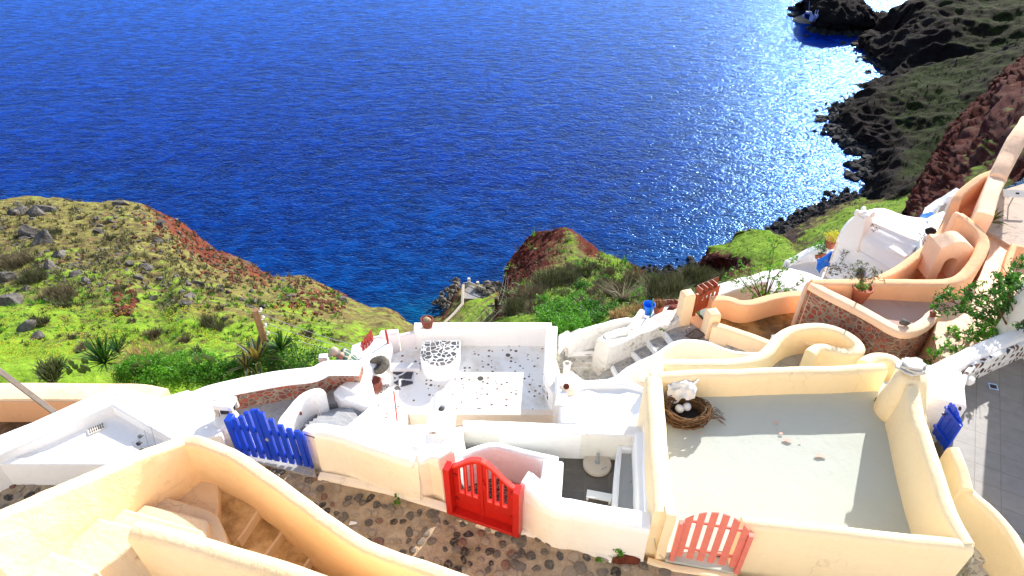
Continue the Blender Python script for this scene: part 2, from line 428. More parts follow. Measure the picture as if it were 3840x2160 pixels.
AGG = mat_leaf('agave_green_core', [(.03, .08, .03), (.07, .14, .06)], .5, .1)
CACT = mat_leaf('cactus_green', [(.10, .20, .05), (.18, .30, .09)], .6, .1)
FLOW = mat_leaf('yellow_flowers', [(.70, .62, .03), (.8, .75, .1)], .8, .3)
BARK = paint('brown_bark', (.16, .10, .06), .9, .5, .1)
# ================================================================ sky, sun, camera
SUN_AZ, SUN_EL = math.radians(31), math.radians(28)
w = bpy.data.worlds.new('World'); SC.world = w; w.use_nodes = True
nt = w.node_tree; bg = nt.nodes['Background']
sky = nt.nodes.new('ShaderNodeTexSky'); sky.sky_type = 'NISHITA'; sky.sun_disc = False
sky.sun_elevation = SUN_EL; sky.sun_rotation = SUN_AZ; sky.altitude = 50; sky.dust_density = 1.0; sky.air_density = 1.0
nt.links.new(sky.outputs[0], bg.inputs[0]); bg.inputs[1].default_value = .15
S = Vector((math.cos(SUN_EL) * math.sin(SUN_AZ), math.cos(SUN_EL) * math.cos(SUN_AZ), math.sin(SUN_EL)))
ld = bpy.data.lights.new('sun', 'SUN'); ld.energy = 5; ld.angle = math.radians(.53); ld.color = (1, .955, .89)
lo = bpy.data.objects.new('sun', ld); COL.objects.link(lo); lo.rotation_euler = S.to_track_quat('Z', 'Y').to_euler()
lo.location = (0, 0, 30)
cd = bpy.data.cameras.new('camera'); cam = bpy.data.objects.new('camera', cd); COL.objects.link(cam)
cd.sensor_width = 36; cd.lens = F / 3840 * 36; cd.clip_end = 20000; cd.clip_start = .1
cam.rotation_euler = (math.pi / 2 - PITCH, 0, 0)
SC.camera = cam
SC.view_settings.view_transform = 'Standard'; SC.view_settings.look = 'None'; SC.view_settings.exposure = 0; SC.view_settings.gamma = 1
SC.cycles.max_bounces = 10; SC.cycles.diffuse_bounces = 8; SC.cycles.use_denoising = True; SC.cycles.denoising_input_passes = 'RGB_ALBEDO_NORMAL'
SC.cycles.film_exposure = 1.7
# ================================================================ sea
def make_sea():
    m = N('deep_blue_sea')
    v1 = m.mapv((1., 1.9, 1), (0, 0, .12)); v2 = m.mapv((1., 2.4, 1), (0, 0, -.2))
    a = m.noise(.11, 2, .5, v1); b = m.noise(.30, 1, .5, v1, .3); c = m.noise(1.0, 1, .5, v2, .3); d = m.noise(2.2, 0, .5, v2)
    big = m.noise(.012, 3, .6, m.mapv((1, 2.2, 1)))
    h = m.math('ADD', m.math('MULTIPLY', a, .9), m.math('MULTIPLY', b, 1.0))
    h = m.math('ADD', h, m.math('MULTIPLY', c, .75)); h = m.math('ADD', h, m.math('MULTIPLY', d, .22))
    sp = m.n('ShaderNodeSeparateXYZ'); m.l(m.pos, sp.inputs[0])
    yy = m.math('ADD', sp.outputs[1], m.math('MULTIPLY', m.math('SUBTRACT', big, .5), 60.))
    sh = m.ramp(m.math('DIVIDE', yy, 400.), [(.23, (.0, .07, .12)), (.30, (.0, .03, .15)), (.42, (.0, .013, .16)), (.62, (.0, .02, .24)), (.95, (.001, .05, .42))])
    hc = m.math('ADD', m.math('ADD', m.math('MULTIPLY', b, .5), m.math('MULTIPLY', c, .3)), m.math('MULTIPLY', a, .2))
    col = m.mix(m.ramp(hc, [(.38, .8), (.5, 0.)]), sh, m.mix(1., sh, (.2, .25, .4), 'MULTIPLY'))  # light and dark of the ripples painted into the colour by wave height
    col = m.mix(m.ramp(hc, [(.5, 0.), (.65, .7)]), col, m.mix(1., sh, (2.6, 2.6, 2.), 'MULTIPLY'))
    nb = m.bump(h, .255, 1.)
    m.fin(col, .6, nb, .0)
    gl = m.n('ShaderNodeBsdfGlossy'); gl.inputs['Color'].default_value = (.30, .58, 1, 1); gl.inputs['Roughness'].default_value = .16
    m.l(nb, gl.inputs['Normal'])
    fr = m.n('ShaderNodeFresnel'); fr.inputs['IOR'].default_value = 1.33; m.l(nb, fr.inputs['Normal'])
    mx = m.n('ShaderNodeMixShader'); m.l(m.math('MULTIPLY', fr.outputs[0], .75), mx.inputs[0]); m.l(m.b.outputs[0], mx.inputs[1]); m.l(gl.outputs[0], mx.inputs[2])
    m.l(mx.outputs[0], m.out.inputs[0])
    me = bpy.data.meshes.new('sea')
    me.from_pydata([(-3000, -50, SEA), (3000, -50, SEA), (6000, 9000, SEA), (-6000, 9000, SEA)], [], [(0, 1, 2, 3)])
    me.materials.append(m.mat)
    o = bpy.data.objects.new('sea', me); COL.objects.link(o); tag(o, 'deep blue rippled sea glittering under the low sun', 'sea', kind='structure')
make_sea()
# ================================================================ terrain
def cr(p0, p1, p2, p3, t):
    return .5 * ((2 * p1) + (-p0 + p2) * t + (2 * p0 - 5 * p1 + 4 * p2 - p3) * t * t + (-p0 + 3 * p1 - 3 * p2 + p3) * t ** 3)
def resamp(row, n, k=.0):
    out = []
    m = len(row) - 1
    for i in range(n):
        x = i / (n - 1) * m; j = min(int(x), m - 1); t = x - j
        g = lambda q: row[max(0, min(m, q))]
        out.append([a for a in [cr(g(j - 1)[c], g(j)[c], g(j + 1)[c], g(j + 2)[c], t) for c in range(6)]])
    return out
TERRAINS = {}
def terrain(name, label, rows, nu, nv, amp, freq, mat, ridged=.5, kind='structure', cat='hillside'):
    "rows of (world x, y, z, rock, lush, flowers)"
    n = max(len(r) for r in rows)
    R = [resamp(r, nu) for r in rows]
    grid = []
    cols = [resamp([R[j][i] for j in range(len(R))], nv) for i in range(nu)]
    vs = []; cv = []
    for j in range(nv):
        for i in range(nu):
            q = cols[i][j]; vs.append(Vector(q[:3])); cv.append(q[3:])
    nrm = []
    for j in range(nv):
        for i in range(nu):
            a = vs[j * nu + min(i + 1, nu - 1)] - vs[j * nu + max(i - 1, 0)]
            b = vs[min(j + 1, nv - 1) * nu + i] - vs[max(j - 1, 0) * nu + i]
            c = a.cross(b); c = c.normalized() if c.length > 1e-6 else Vector((0, 0, 1))
            nrm.append(c if c.z > 0 else -c)
    out = []
    for v, nn, c in zip(vs, nrm, cv):
        f = noise.fractal(v * freq, .9, 2.1, 6)
        rg = 1 - abs(noise.noise(v * freq * 1.7)) * 2
        rg2 = 1 - abs(noise.noise(v * freq * 5.3 + Vector((9, 3, 1)))) * 2
        rk = max(0, min(1.5, c[0]))
        a = amp * (f * (1 - ridged * rk) + (rg * .8 + rg2 * .35) * ridged * (.25 + rk))
        q = v + nn * a
        out.append(q)
    me = bpy.data.meshes.new(name)
    fs = [(j * nu + i, j * nu + i + 1, (j + 1) * nu + i + 1, (j + 1) * nu + i) for j in range(nv - 1) for i in range(nu - 1)]
    me.from_pydata([tuple(v) for v in out], [], fs)
    at = me.color_attributes.new('cover', 'FLOAT_COLOR', 'POINT')
    for i, c in enumerate(cv): at.data[i].color = (max(0, c[0]), max(0, c[1]), max(0, c[2]), 1)
    bm = bmesh.new(); bm.from_mesh(me); bmesh.ops.recalc_face_normals(bm, faces=bm.faces)
    if sum(f.normal.z for f in bm.faces) < 0: bmesh.ops.reverse_faces(bm, faces=bm.faces)
    bm.to_mesh(me)
    TERRAINS[name] = BVHTree.FromBMesh(bm); bm.free()
    for p in me.polygons: p.use_smooth = True
    me.materials.append(mat)
    o = bpy.data.objects.new(name, me); COL.objects.link(o); tag(o, label, cat, kind=kind)
    return o
def hit(names, c, u, v, default=-20):
    d = ray(c, u, v).normalized(); best = None
    for nme in names:
        h = TERRAINS[nme].ray_cast(Vector((0, 0, 0)), d)
        if h[0] is not None and (best is None or h[3] < best[1]): best = (h[0], h[3])
    return best[0] if best else P(c, u, v, default)
def TR(c, pts):
    out = []
    for p in pts:
        q = P(c, p[0], p[1], p[2]); e = list(p[3:]) + [0, .5, 0][len(p) - 3:]
        out.append([q.x, q.y, q.z] + e)
    return out
def TL(c, pts, k=.5):
    return TR(c, [(p[0], p[1], SEA + (p[2] - SEA) * k) + tuple(p[3:]) for p in pts])
def drop(row, dy, dz, rock=1., tosea=False, dx=0):
    out = []
    for q in row:
        out.append([q[0] + dx, q[1] + dy, (SEA - 3) if tosea else q[2] + dz, rock, .2, 0])
    return out
# --- left hillside
def left_hill():
    cols = [(-600, 1480, -13.5, 790, -31, 0), (-150, 1480, -13.5, 775, -31, 0), (0, 1480, -13.5, 768, -31, .0), (160, 1480, -13.5, 752, -31, .0), (330, 1480, -13.5, 775, -31, .1),
            (480, 1480, -13.5, 770, -31, .3), (600, 1490, -13.5, 808, -31, .8), (700, 1490, -13.5, 862, -31, .8), (800, 1490, -13.6, 945, -31, .7), (900, 1480, -13.8, 978, -30, .5),
            (1020, 1470, -14, 1045, -29, .4), (1140, 1460, -14.5, 1052, -28.5, .3), (1260, 1440, -15, 1105, -28, .3), (1350, 1420, -15.5, 1150, -27, .1), (1450, 1400, -16, 1168, -26, .1), (1540, 1390, -17, 1225, -24, .1), (1600, 1380, -18, 1290, -23, .2)]
    ts = [0, .12, .3, .5, .7, .86, 1]
    rows = [[] for _ in ts]
    for i, (x, yn, zn, yr, zr, rk) in enumerate(cols):
        a = P('s', x, yn, zn); b = P('s', x, yr, zr)
        for j, t in enumerate(ts):
            q = a.lerp(b, t)
            q.z += math.sin(t * math.pi) * .9 - (.8 * math.sin(t * 6.28) if x < 700 else .2)
            if j == len(ts) - 1: q = b
            rock = rk * max(0, (t - .45) / .55) * 1.0 + (.12 if t > .5 else 0)
            if 760 < x < 1200 and .5 < t < .95: rock += .35
            if t > .93 and x > 480: rock += .35
            lush = max(0, .95 - t * 2.0) + (.1 if x > 900 else 0) + .12
            flo = .6 * max(0, 1 - abs(t - .10) * 6) if x < 1150 else 0
            rows[j].append([q.x, q.y, q.z, rock, lush, flo])
    rows = [drop(rows[0], -6, 0, 0)] + rows
    rows.append(drop(rows[-1], 1.2, -2.5, 1.)); rows.append(drop(rows[-1], 5, -16, 1.)); rows.append(drop(rows[-1], 12, 0, 1., True))
    return terrain('hillside', 'green grassy hillside with yellow flowers and red earth on the left', rows, 240, 200, .30, .45, TERR)
left_hill()
# --- middle slope with the red crag
r0 = TR('c8', [(480, 1120, -17, .3, .6), (700, 1110, -15.5, .1, 1), (1000, 1090, -14.8, 0, 1.2), (1300, 1070, -14.6, 0, 1.2), (1700, 1000, -14.4, 0, .6), (2000, 930, -14.3, 0, .4), (2300, 860, -14.2, 0, .4), (2700, 760, -14.2, 0, .4)])
r1 = TR('c8', [(530, 960, -34, .9, .3), (640, 900, -25, .2, .4), (900, 880, -19.5, 0, 1.), (1250, 860, -17.8, 0, 1.1), (1600, 800, -17.2, 0, .5), (1950, 760, -17, 0, .4), (2300, 720, -17, 0, .4), (2700, 660, -17, 0, .4)])
r2 = TR('c8', [(555, 820, -44, 1., .2), (690, 730, -33, .9, .2), (900, 640, -27, .1, .5), (1250, 640, -23, 0, .9), (1600, 660, -22, 0, .6), (1900, 670, -24, 0, .5), (2250, 630, -23, 0, .5), (2700, 590, -23, 0, .5)])
r3 = TR('c8', [(600, 600, -50, 1.2, .2), (760, 540, -42, 1.2, .1), (950, 470, -35, .9, .2), (1220, 470, -31, .3, .6), (1450, 480, -31, .1, .9), (1660, 545, -32, .15, .7), (1800, 620, -33, .3, .5), (2150, 600, -30, .2, .5)])
r4 = TR('c8', [(650, 455, -52, 1.3, .1), (790, 345, -47, 1.4, 0), (960, 300, -42, 1.1, .1), (1150, 290, -38, .5, .5), (1330, 390, -37, 1., .3), (1520, 400, -36, .3, .9), (1690, 510, -36, .6, .6), (1840, 620, -38, .8, .4)])
r5 = TR('c8', [(690, 432, -53, 1.3, 0), (850, 225, -48, 1.3, 0), (1000, 195, -45, 1.3, .1), (1130, 158, -43, 1., .4), (1290, 275, -43, 1.1, .3), (1440, 425, -43, 1.2, .1), (1680, 495, -40, 1., .3), (1860, 615, -45, 1., .2)])
r6 = drop(r5, 1.5, -5); r7 = drop(r6, 5, -20); r8 = drop(r7, 9, 0, 1, True)
terrain('crag_slope', 'green scrubby slope rising to a dark red rock crag above the sea', [drop(r0, -7, -.3, 0)] + [r0, r1, r2, r3, r4, r5, r6, r7, r8], 190, 200, .42, .30, mat_terrain('crag_grass_and_red_rock', .7, 1., ((.06, .008, .004), (.22, .04, .018)), (.10, .05, .035), .12), .9)
# --- second grassy headland
h0 = TR('c6', [(60, 800, -60, 1, .3), (300, 760, -42, .5, .5), (600, 700, -34, .2, .6), (900, 650, -32, .1, .6), (1150, 600, -32, .1, .5)])
h1 = TR('c6', [(130, 690, -72, 1.2, .2), (330, 660, -58, 1.1, .2), (600, 600, -45, .3, .7), (880, 560, -40, .2, .6), (1100, 540, -40, .2, .5)])
h2 = TR('c6', [(150, 620, -66, 1.2, .2), (280, 540, -56, 1.1, .2), (520, 490, -50, 0, 1.1), (760, 500, -46, 0, 1.1), (900, 520, -46, .6, .5)])
h3 = TR('c6', [(215, 500, -60, 1.1, .4), (330, 470, -57, .3, 1.1), (500, 400, -54, 0, 1.2), (700, 400, -52, 0, 1.1), (865, 480, -50, .5, .6)])
h4 = TR('c6', [(245, 470, -60, .6, .9), (390, 430, -58, .4, 1.), (490, 350, -56, .5, .8), (680, 350, -55, .5, .8), (850, 460, -54, .8, .5)])
h5 = drop(h4, 1.5, -5); h6 = drop(h5, 6, 0, 1, True)
terrain('headland', 'small headland with a bright grassy top and dark red rock sides', [h0, h1, h2, h3, h4, h5, h6], 110, 100, .5, .28, mat_terrain('headland_grass', .8, .6, ((.05, .012, .008), (.2, .05, .03)), (.12, .07, .05)), .9)
# --- lower green shore slope
s0 = TR('c6', [(680, 430, SEA - .5, 1), (780, 350, SEA - .5, 1), (900, 265, SEA - .5, 1), (1060, 205, SEA - .5, 1), (1200, 150, SEA - .5, 1), (1330, 100, SEA - .5, 1), (1450, 95, SEA - .5, 1), (1500, 60, SEA - .5, 1)])
s1 = TR('c6', [(780, 440, -91, 1.), (870, 370, -91, 1.), (980, 290, -91, .8), (1120, 225, -91, .7), (1260, 165, -91, .6), (1400, 125, -90, .5), (1520, 100, -88, .4), (1650, 60, -80, .4)])
s2 = TR('c6', [(820, 500, -80, .6, .5), (930, 430, -82, .4, .5), (1050, 330, -83, .1, .9), (1180, 280, -82, 0, .9), (1330, 210, -81, .1, 1.), (1500, 150, -79, .1, 1.), (1700, 100, -75, .0, 1.), (1950, 0, -66, .1, .8)])
s3 = TR('c6', [(850, 600, -60, .5, .5), (1000, 500, -64, .2, .5), (1120, 400, -64, .2, .5), (1250, 350, -62, .2, .5), (1400, 300, -58, .2, .6), (1600, 230, -55, .2, .7), (1850, 180, -50, .3, .6), (2150, 60, -44, .3, .6)])
s4 = TR('c6', [(900, 800, -36, .3, .5), (1100, 700, -36, .3, .5), (1250, 600, -34, .3, .5), (1400, 520, -32, .3, .5), (1600, 430, -30, .3, .5), (1800, 380, -28, .3, .5), (2000, 300, -24, .3, .5), (2300, 200, -20, .3, .5)])
s5 = TR('c6', [(900, 1000, -17, .2, .5), (1100, 900, -17, .2, .5), (1300, 850, -17, .2, .5), (1500, 800, -17, .2, .5), (1700, 700, -17, .2, .5), (1900, 600, -16.5, .2, .5), (2100, 500, -16, .2, .5), (2400, 400, -14, .2, .5)])
terrain('shore_slope', 'sunlit green slope running down to the black rocky beach', [s5, s4, s3, s2, s1, s0], 150, 130, .9, .12, mat_terrain('shore_slope_grass', .75, .4, ((.015, .012, .012), (.09, .05, .04)), (.14, .10, .08)), .5)
# --- dark slopes on the right
a0 = TL('c7', [(1120, 1400, SEA - .5, 1), (1250, 1370, -86, .5), (1400, 1340, -76, .3), (1530, 1300, -66, .3), (1680, 1250, -56, .3), (1900, 1100, -48, .3), (2174, 900, -42, .3), (2450, 700, -38, .3)])
a1 = TL('c7', [(1150, 1210, SEA - .5, 1.2), (1290, 1130, -87, 1.1), (1480, 1120, -80, .1, .8), (1680, 1010, -72, .0, .8), (1900, 860, -62, .1, .7), (2100, 720, -54, .2, .5), (2300, 600, -48, .2), (2500, 500, -42, .2)])
a2 = TL('c7', [(1190, 1070, SEA - .5, 1.2), (1310, 1000, -90, 1.), (1480, 900, -82, .2, .7), (1700, 820, -73, .1, .8), (1950, 700, -64, .1, .7), (2150, 580, -57, .2, .5), (2350, 480, -50, .2), (2550, 400, -44, .2)])
a3 = TL('c7', [(1010, 960, SEA - .5, 1.2), (1160, 880, -91, 1.), (1340, 810, -85, .5), (1580, 740, -77, .2, .7), (1880, 620, -67, .2, .6), (2100, 510, -60, .3, .4), (2350, 400, -52, .3), (2550, 320, -46, .3)])
a4 = TL('c7', [(905, 830, SEA - .5, 1.2), (1060, 780, -92, 1.), (1250, 690, -86, .5), (1500, 600, -79, .1, .8), (1820, 510, -70, .2, .6), (2080, 420, -62, .3, .5), (2350, 310, -54, .3), (2550, 220, -48, .3)])
a5 = TL('c7', [(940, 775, SEA, 1.2), (1090, 675, -92, 1.), (1230, 595, -88, .7), (1590, 448, -78, .2, .7), (1850, 400, -70, .2, .6), (2150, 320, -62, .3, .5), (2400, 220, -54, .3), (2600, 120, -48, .3)])
a6 = drop(a5, 4, -4); a7 = drop(a6, 14, 0, 1, True)
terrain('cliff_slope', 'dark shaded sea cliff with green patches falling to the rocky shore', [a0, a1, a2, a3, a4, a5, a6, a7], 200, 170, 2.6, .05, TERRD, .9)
f0 = TL('c7', [(1330, 620, SEA - .5, 1), (1450, 560, -90, .6), (1650, 500, -82, .4), (1900, 430, -74, .3), (2174, 340, -66, .3), (2600, 200, -56, .3)])
f1 = TL('c7', [(1230, 470, SEA - .5, 1), (1400, 420, -87, .8), (1650, 370, -78, .6), (1900, 300, -70, .3), (2174, 220, -62, .2), (2600, 60, -52, .2)])
f2 = TL('c7', [(1100, 350, SEA - .5, 1), (1300, 300, -84, .9), (1600, 240, -72, .7), (1850, 180, -66, .4), (2174, 90, -58, .2), (2600, -80, -48, .2)])
f3 = TL('c7', [(1045, 318, SEA, 1), (1250, 262, -88, 1), (1370, 150, -76, .8), (1600, 80, -66, .6), (1850, 60, -64, .4), (2174, 0, -56, .2), (2600, -180, -46, .2)])
f4 = TL('c7', [(1100, 268, -94, 1), (1255, 215, -84, 1), (1378, 65, -70, 1), (1500, 20, -66, .6), (1720, -8, -64, .5), (1800, 36, -66, .5), (1900, -10, -64, .3), (2250, -130, -50, .3)])
f5 = drop(f4, 8, -5); f6 = drop(f5, 22, 0, 1, True)
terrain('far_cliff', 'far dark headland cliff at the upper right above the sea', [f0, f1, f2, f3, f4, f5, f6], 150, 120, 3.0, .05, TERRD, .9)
c0 = TR('c7', [(1380, 1700, -17, .3), (1600, 1560, -15.5, .3), (1850, 1500, -14.5, .3), (2080, 1350, -13.5, .3), (2300, 1200, -12.5, .4), (2600, 1000, -11.5, .4)])
c1_ = TR('c7', [(1420, 1560, -28, .8), (1600, 1430, -23, .7), (1800, 1280, -20, .5), (1980, 1130, -18, .1, .8), (2150, 1000, -16.5, .3), (2500, 750, -15, .4)])
c2_ = TR('c7', [(1470, 1450, -36, 1.3), (1600, 1290, -32, 1.2), (1760, 1120, -28, 1.2), (1930, 980, -25, .5), (2100, 830, -22, .8), (2400, 560, -20, .9)])
c3_ = TR('c7', [(1540, 1290, -40, 1.3), (1650, 1090, -37, 1.3), (1740, 990, -34, 1.3), (1950, 760, -31, 1.3), (2080, 620, -29, 1.3), (2300, 420, -27, 1.2)])
c4_ = TR('c7', [(1580, 1200, -42, 1.4), (1670, 1040, -39, 1.4), (1765, 880, -37, 1.4), (1990, 680, -34, 1.4), (2110, 525, -32, 1.4), (2300, 380, -30, 1.2)])
c5_ = drop(c4_, 1.5, -6); c6_ = drop(c5_, 4, -25); c7_ = drop(c6_, 10, 0, 1, True)
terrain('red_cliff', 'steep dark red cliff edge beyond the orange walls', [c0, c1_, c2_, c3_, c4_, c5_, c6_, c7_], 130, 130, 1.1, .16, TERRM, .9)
# --- island
i0 = TR('d6', [(760, 470, SEA - .5, 1), (870, 620, SEA - .5, 1), (1200, 720, SEA - .5, 1), (1650, 735, SEA - .5, 1), (2050, 720, SEA - .5, 1), (2450, 570, SEA - .5, 1)])
i1 = TR('d6', [(735, 380, -93.5, 1), (890, 480, -92, 1), (1200, 540, -90.5, 1), (1650, 540, -90.5, 1), (2080, 560, -92, 1), (2380, 540, -94, 1)])
i2 = TR('d6', [(705, 210, -90.5, 1), (900, 260, -88, 1), (1250, 280, -86.5, 1), (1650, 290, -87, 1), (2100, 320, -88.5, 1), (2260, 480, -93.5, 1)])
i3 = TR('d6', [(765, 90, -88, 1), (950, 20, -85.5, 1), (1250, -50, -83.5, 1), (1650, -50, -84, 1), (2000, 160, -88, 1), (2150, 400, -93, 1)])
i4 = TR('d6', [(850, 10, -87, 1), (1000, -110, -84, 1), (1300, -200, -82, 1), (1600, -150, -83, 1), (1900, 110, -87.5, 1), (2140, 330, -93, 1)])
i5 = drop(i4, 8, -4); i6 = drop(i5, 16, 0, 1, True)
isl = terrain('rock_island', 'dark rock islet with white steps and a quay at the top right', [i0, i1, i2, i3, i4, i5, i6], 120, 90, 1.3, .16, mat_terrain('island_rock', .16, .3, ((.02, .02, .03), (.12, .08, .07)), (.12, .1, .1), .6), 1., cat='islet')  # rock colour multiplied down to stand in for backlit shade
# ---- ground under the village
g = MB()
vs = []; fs = []
NX, NY = 40, 30
for j in range(NY):
    for i in range(NX):
        x = -14 + 28 * i / (NX - 1); y = -2 + 17 * j / (NY - 1)
        vs.append((x, y, -13.6 - .12 * max(0, y - 6) - .03 * max(0, y - 6) ** 1.3 + noise.noise(Vector((x, y, 0)) * .4) * .15))
for j in range(NY - 1):
    for i in range(NX - 1): fs.append((j * NX + i, j * NX + i + 1, (j + 1) * NX + i + 1, (j + 1) * NX + i))
g.add(vs, fs)
g.build('ground', mat_rock('brown_earth', (.08, .05, .03), (.22, .15, .09), 1.), tagkw=dict(label='brown earth slope under the terraces', cat='ground', kind='structure'))
# ================================================================ helpers for gates etc.
def gate_frame(O, E):
    ex = Vector((E.x - O.x, E.y - O.y, 0)); L = ex.length; ex.normalize()
    n = Vector((ex.y, -ex.x, 0))      # towards the viewer
    return ex, n, L
class Plane:
    def __init__(s, O, E): s.O = Vector(O); s.E = Vector(E); s.ex, s.n, s.L = gate_frame(s.O, s.E); s.dz = (s.E.z - s.O.z) / s.L
    def at(s, a, h, d=0): return s.O + s.ex * a + Vector((0, 0, s.dz * a + h)) + s.n * d
    def board(s, mb, a0, a1, hb, ht0, ht1, d0, d1, m=0, hb1=None):
        "board between along a0..a1, bottom hb, top ht0 at a0 and ht1 at a1, depth d0..d1"
        hb1 = hb if hb1 is None else hb1
        A = [s.at(a0, hb, d0), s.at(a1, hb1, d0), s.at(a1, ht1, d0), s.at(a0, ht0, d0)]
        B = [s.at(a0, hb, d1), s.at(a1, hb1, d1), s.at(a1, ht1, d1), s.at(a0, ht0, d1)]
        mb.hexa(A, B, m)
# ================================================================ cobbled lane
pth = MB()
pp = W('s', [(-500, 1650), (200, 1650), (1000, 1715), (1500, 1850), (1960, 1960), (2300, 2070), (2450, 2110), (3000, 2220), (3300, 2700), (1500, 2900), (-900, 2700)], -10.4)
mb = MB(); mb.prism(pp, -13.5)
def cobbles(mb, polys, spacing, zf, seed):
    rnd = random.Random(seed); protos = []
    for k in range(6):
        bm = bmesh.new(); bmesh.ops.create_icosphere(bm, subdivisions=2, radius=1)
        pls = [(Vector((rnd.gauss(0, 1), rnd.gauss(0, 1), rnd.gauss(0, .35))).normalized(), rnd.uniform(.6, .9)) for _ in range(7)]
        for v in bm.verts:
            for n_, d_ in pls:
                q = v.co.dot(n_) - d_
                if q > 0: v.co -= n_ * q
            v.co += noise.noise_vector(v.co * 2.2 + Vector((k, 0, 0))) * .1
            v.co.z = min(v.co.z, .62 + .1 * noise.noise(v.co * 3))
        keep = [f for f in bm.faces if f.calc_center_median().z < -.25]; bmesh.ops.delete(bm, geom=keep, context='FACES')
        bm.verts.index_update(); protos.append(([v.co.copy() for v in bm.verts], [tuple(v.index for v in f.verts) for f in bm.faces])); bm.free()
    for poly, big in polys:
        W_ = W('s', poly, zf); x0, x1 = min(p.x for p in W_), max(p.x for p in W_); y0, y1 = min(p.y for p in W_), max(p.y for p in W_)
        sp = spacing * big; ny = int((y1 - y0) / sp) + 1; nx = int((x1 - x0) / sp) + 1
        for j in range(ny):
            for i in range(nx):
                x = x0 + (i + .5 * (j % 2)) * sp + rnd.uniform(-.3, .3) * sp; y = y0 + j * sp + rnd.uniform(-.3, .3) * sp
                ins = False
                for a in range(len(W_)):
                    p, q = W_[a], W_[a - 1]
                    if (p.y > y) != (q.y > y) and x < (q.x - p.x) * (y - p.y) / (q.y - p.y) + p.x: ins = not ins
                if not ins or rnd.random() < .10: continue
                vs, fs = rnd.choice(protos); r = sp * rnd.choice([.36, .44, .5, .56, .62]); R = Matrix.Rotation(rnd.uniform(0, 6.3), 3, 'Z'); e = rnd.uniform(.65, 1)
                h = rnd.uniform(.015, .035)
                mb.add([Vector((x, y, zf)) + R @ Vector((v.x * r, v.y * r * e, v.z * h / .6)) for v in vs], fs, 1, True)
    # a second scatter of small filler stones
cobbles(mb, [([(900, 1740), (1100, 1760), (1500, 1880), (1960, 2010), (1960, 2400), (700, 2200), (700, 1740)], 1.), ([(-100, 1790), (300, 1790), (300, 2000), (-100, 2000)], 1.), ([(1930, 1990), (2300, 2090), (2500, 2140), (2560, 2500), (1900, 2500)], 1.4)], .175, -10.4, 5)
m_ = N('mortar_earth'); nn_ = m_.noise(6, 7, .75); n3_ = m_.noise(2, 4, .6)
cc_ = m_.mix(m_.ramp(nn_, [(.35, 0.), (.65, 1.)]), (.36, .27, .18), (.58, .46, .33)); cc_ = m_.mix(m_.ramp(n3_, [(.48, 0.), (.68, .5)]), cc_, (.14, .12, .05))
MORT = m_.fin(cc_, .95, m_.bump(m_.math('ADD', nn_, m_.math('MULTIPLY', m_.noise(40, 4), .5)), .05), .1)
m_ = N('lava_cobble_stones'); oi_ = m_.n('ShaderNodeNewGeometry').outputs['Random Per Island']
cc_ = m_.ramp(oi_, [(0, (.035, .03, .03)), (.16, (.19, .165, .14)), (.3, (.08, .075, .075)), (.44, (.36, .29, .22)), (.6, (.22, .11, .085)), (.7, (.42, .34, .26)), (.86, (.13, .115, .10))], 'CONSTANT')
nn_ = m_.noise(22, 6, .75); cc_ = m_.mix(m_.ramp(nn_, [(.48, 0.), (.62, .75)]), cc_, (.30, .235, .16))
CSTONE = m_.fin(cc_, .75, m_.bump(nn_, .03), .35)
mb.build('cobbled_path', [MORT, CSTONE], angle=60, tagkw=dict(label='brown lane paved with dark lava cobbles', cat='path', kind='structure'))
# loose stones and weeds on the lane
# ================================================================ white parapet with the gates
WZ = -9.5
t = thing('parapet_wall', 'long cream faced wall with white top holding the red gate beside the cobbled lane', 'wall', W('c4', [(0, 590, -10.4)])[0])
t.location = (0, 0, 0)
mb = MB()
mb.wall(W('c2', [(2196, 425), (2215, 402), (2262, 392), (2400, 412)], WZ) + W('d4', [(150, 530), (400, 620), (700, 725), (900, 775)], WZ), .30, -10.6, .12, 2, batter=.11)
mb.wall(W('d4', [(840, 770, WZ - .02), (1010, 690, WZ + .04), (1160, 690, WZ + .2), (1215, 740, WZ + .22)]), .30, -10.6, .03, 0)
mb.wall(W('c4', [(1520, 570, WZ + .22), (1600, 640, WZ + .12), (1700, 745, WZ), (1790, 795, WZ - .02), (1900, 800, WZ - .04), (2150, 850, WZ - .05), (2455, 905, WZ - .05)]), .30, -10.6, .06, 1, batter=.08)
mb.build('parapet', plaster('cream_parapet_face', (.94, .90, .82), amt=.4, grime=.08), t, wobble=.02)
mb = MB()   # limewashed crown
mb.wall(W('c2', [(2200, 422), (2217, 400), (2262, 390), (2400, 410)], WZ + .03) + W('d4', [(150, 530), (400, 620), (700, 725), (830, 765)], WZ + .03), .32, WZ - .06, .12, 2)
mb.wall(W('c4', [(1550, 595, WZ + .25), (1600, 640, WZ + .16), (1700, 745, WZ + .04), (1790, 795, WZ + .02), (1900, 800, WZ), (2150, 850, WZ), (2455, 905, WZ)]), .335, WZ - .12, .06, 1)
mb.wall(W('d4', [(860, 765, WZ + .02), (1010, 690, WZ + .08), (1160, 685, WZ + .23), (1205, 725, WZ + .24)]), .33, WZ - .02, .05, 0)
mb.build('white_crown', WHITE, t, wobble=.02)
mb = MB()
mb.wall(W('c4', [(-10, 556, -10.36), (500, 658, -10.36), (985, 802, -10.36)]), .18, -10.6, .05, 0)
mb.wall(W('c4', [(1500, 968, -10.36), (1900, 1072, -10.36), (2170, 1175, -10.36)]), .14, -10.6, .06, 0)
mb.build('skirting', plaster('cream_skirting', (.93, .88, .79), amt=.4, grime=.25), t, wobble=.02)
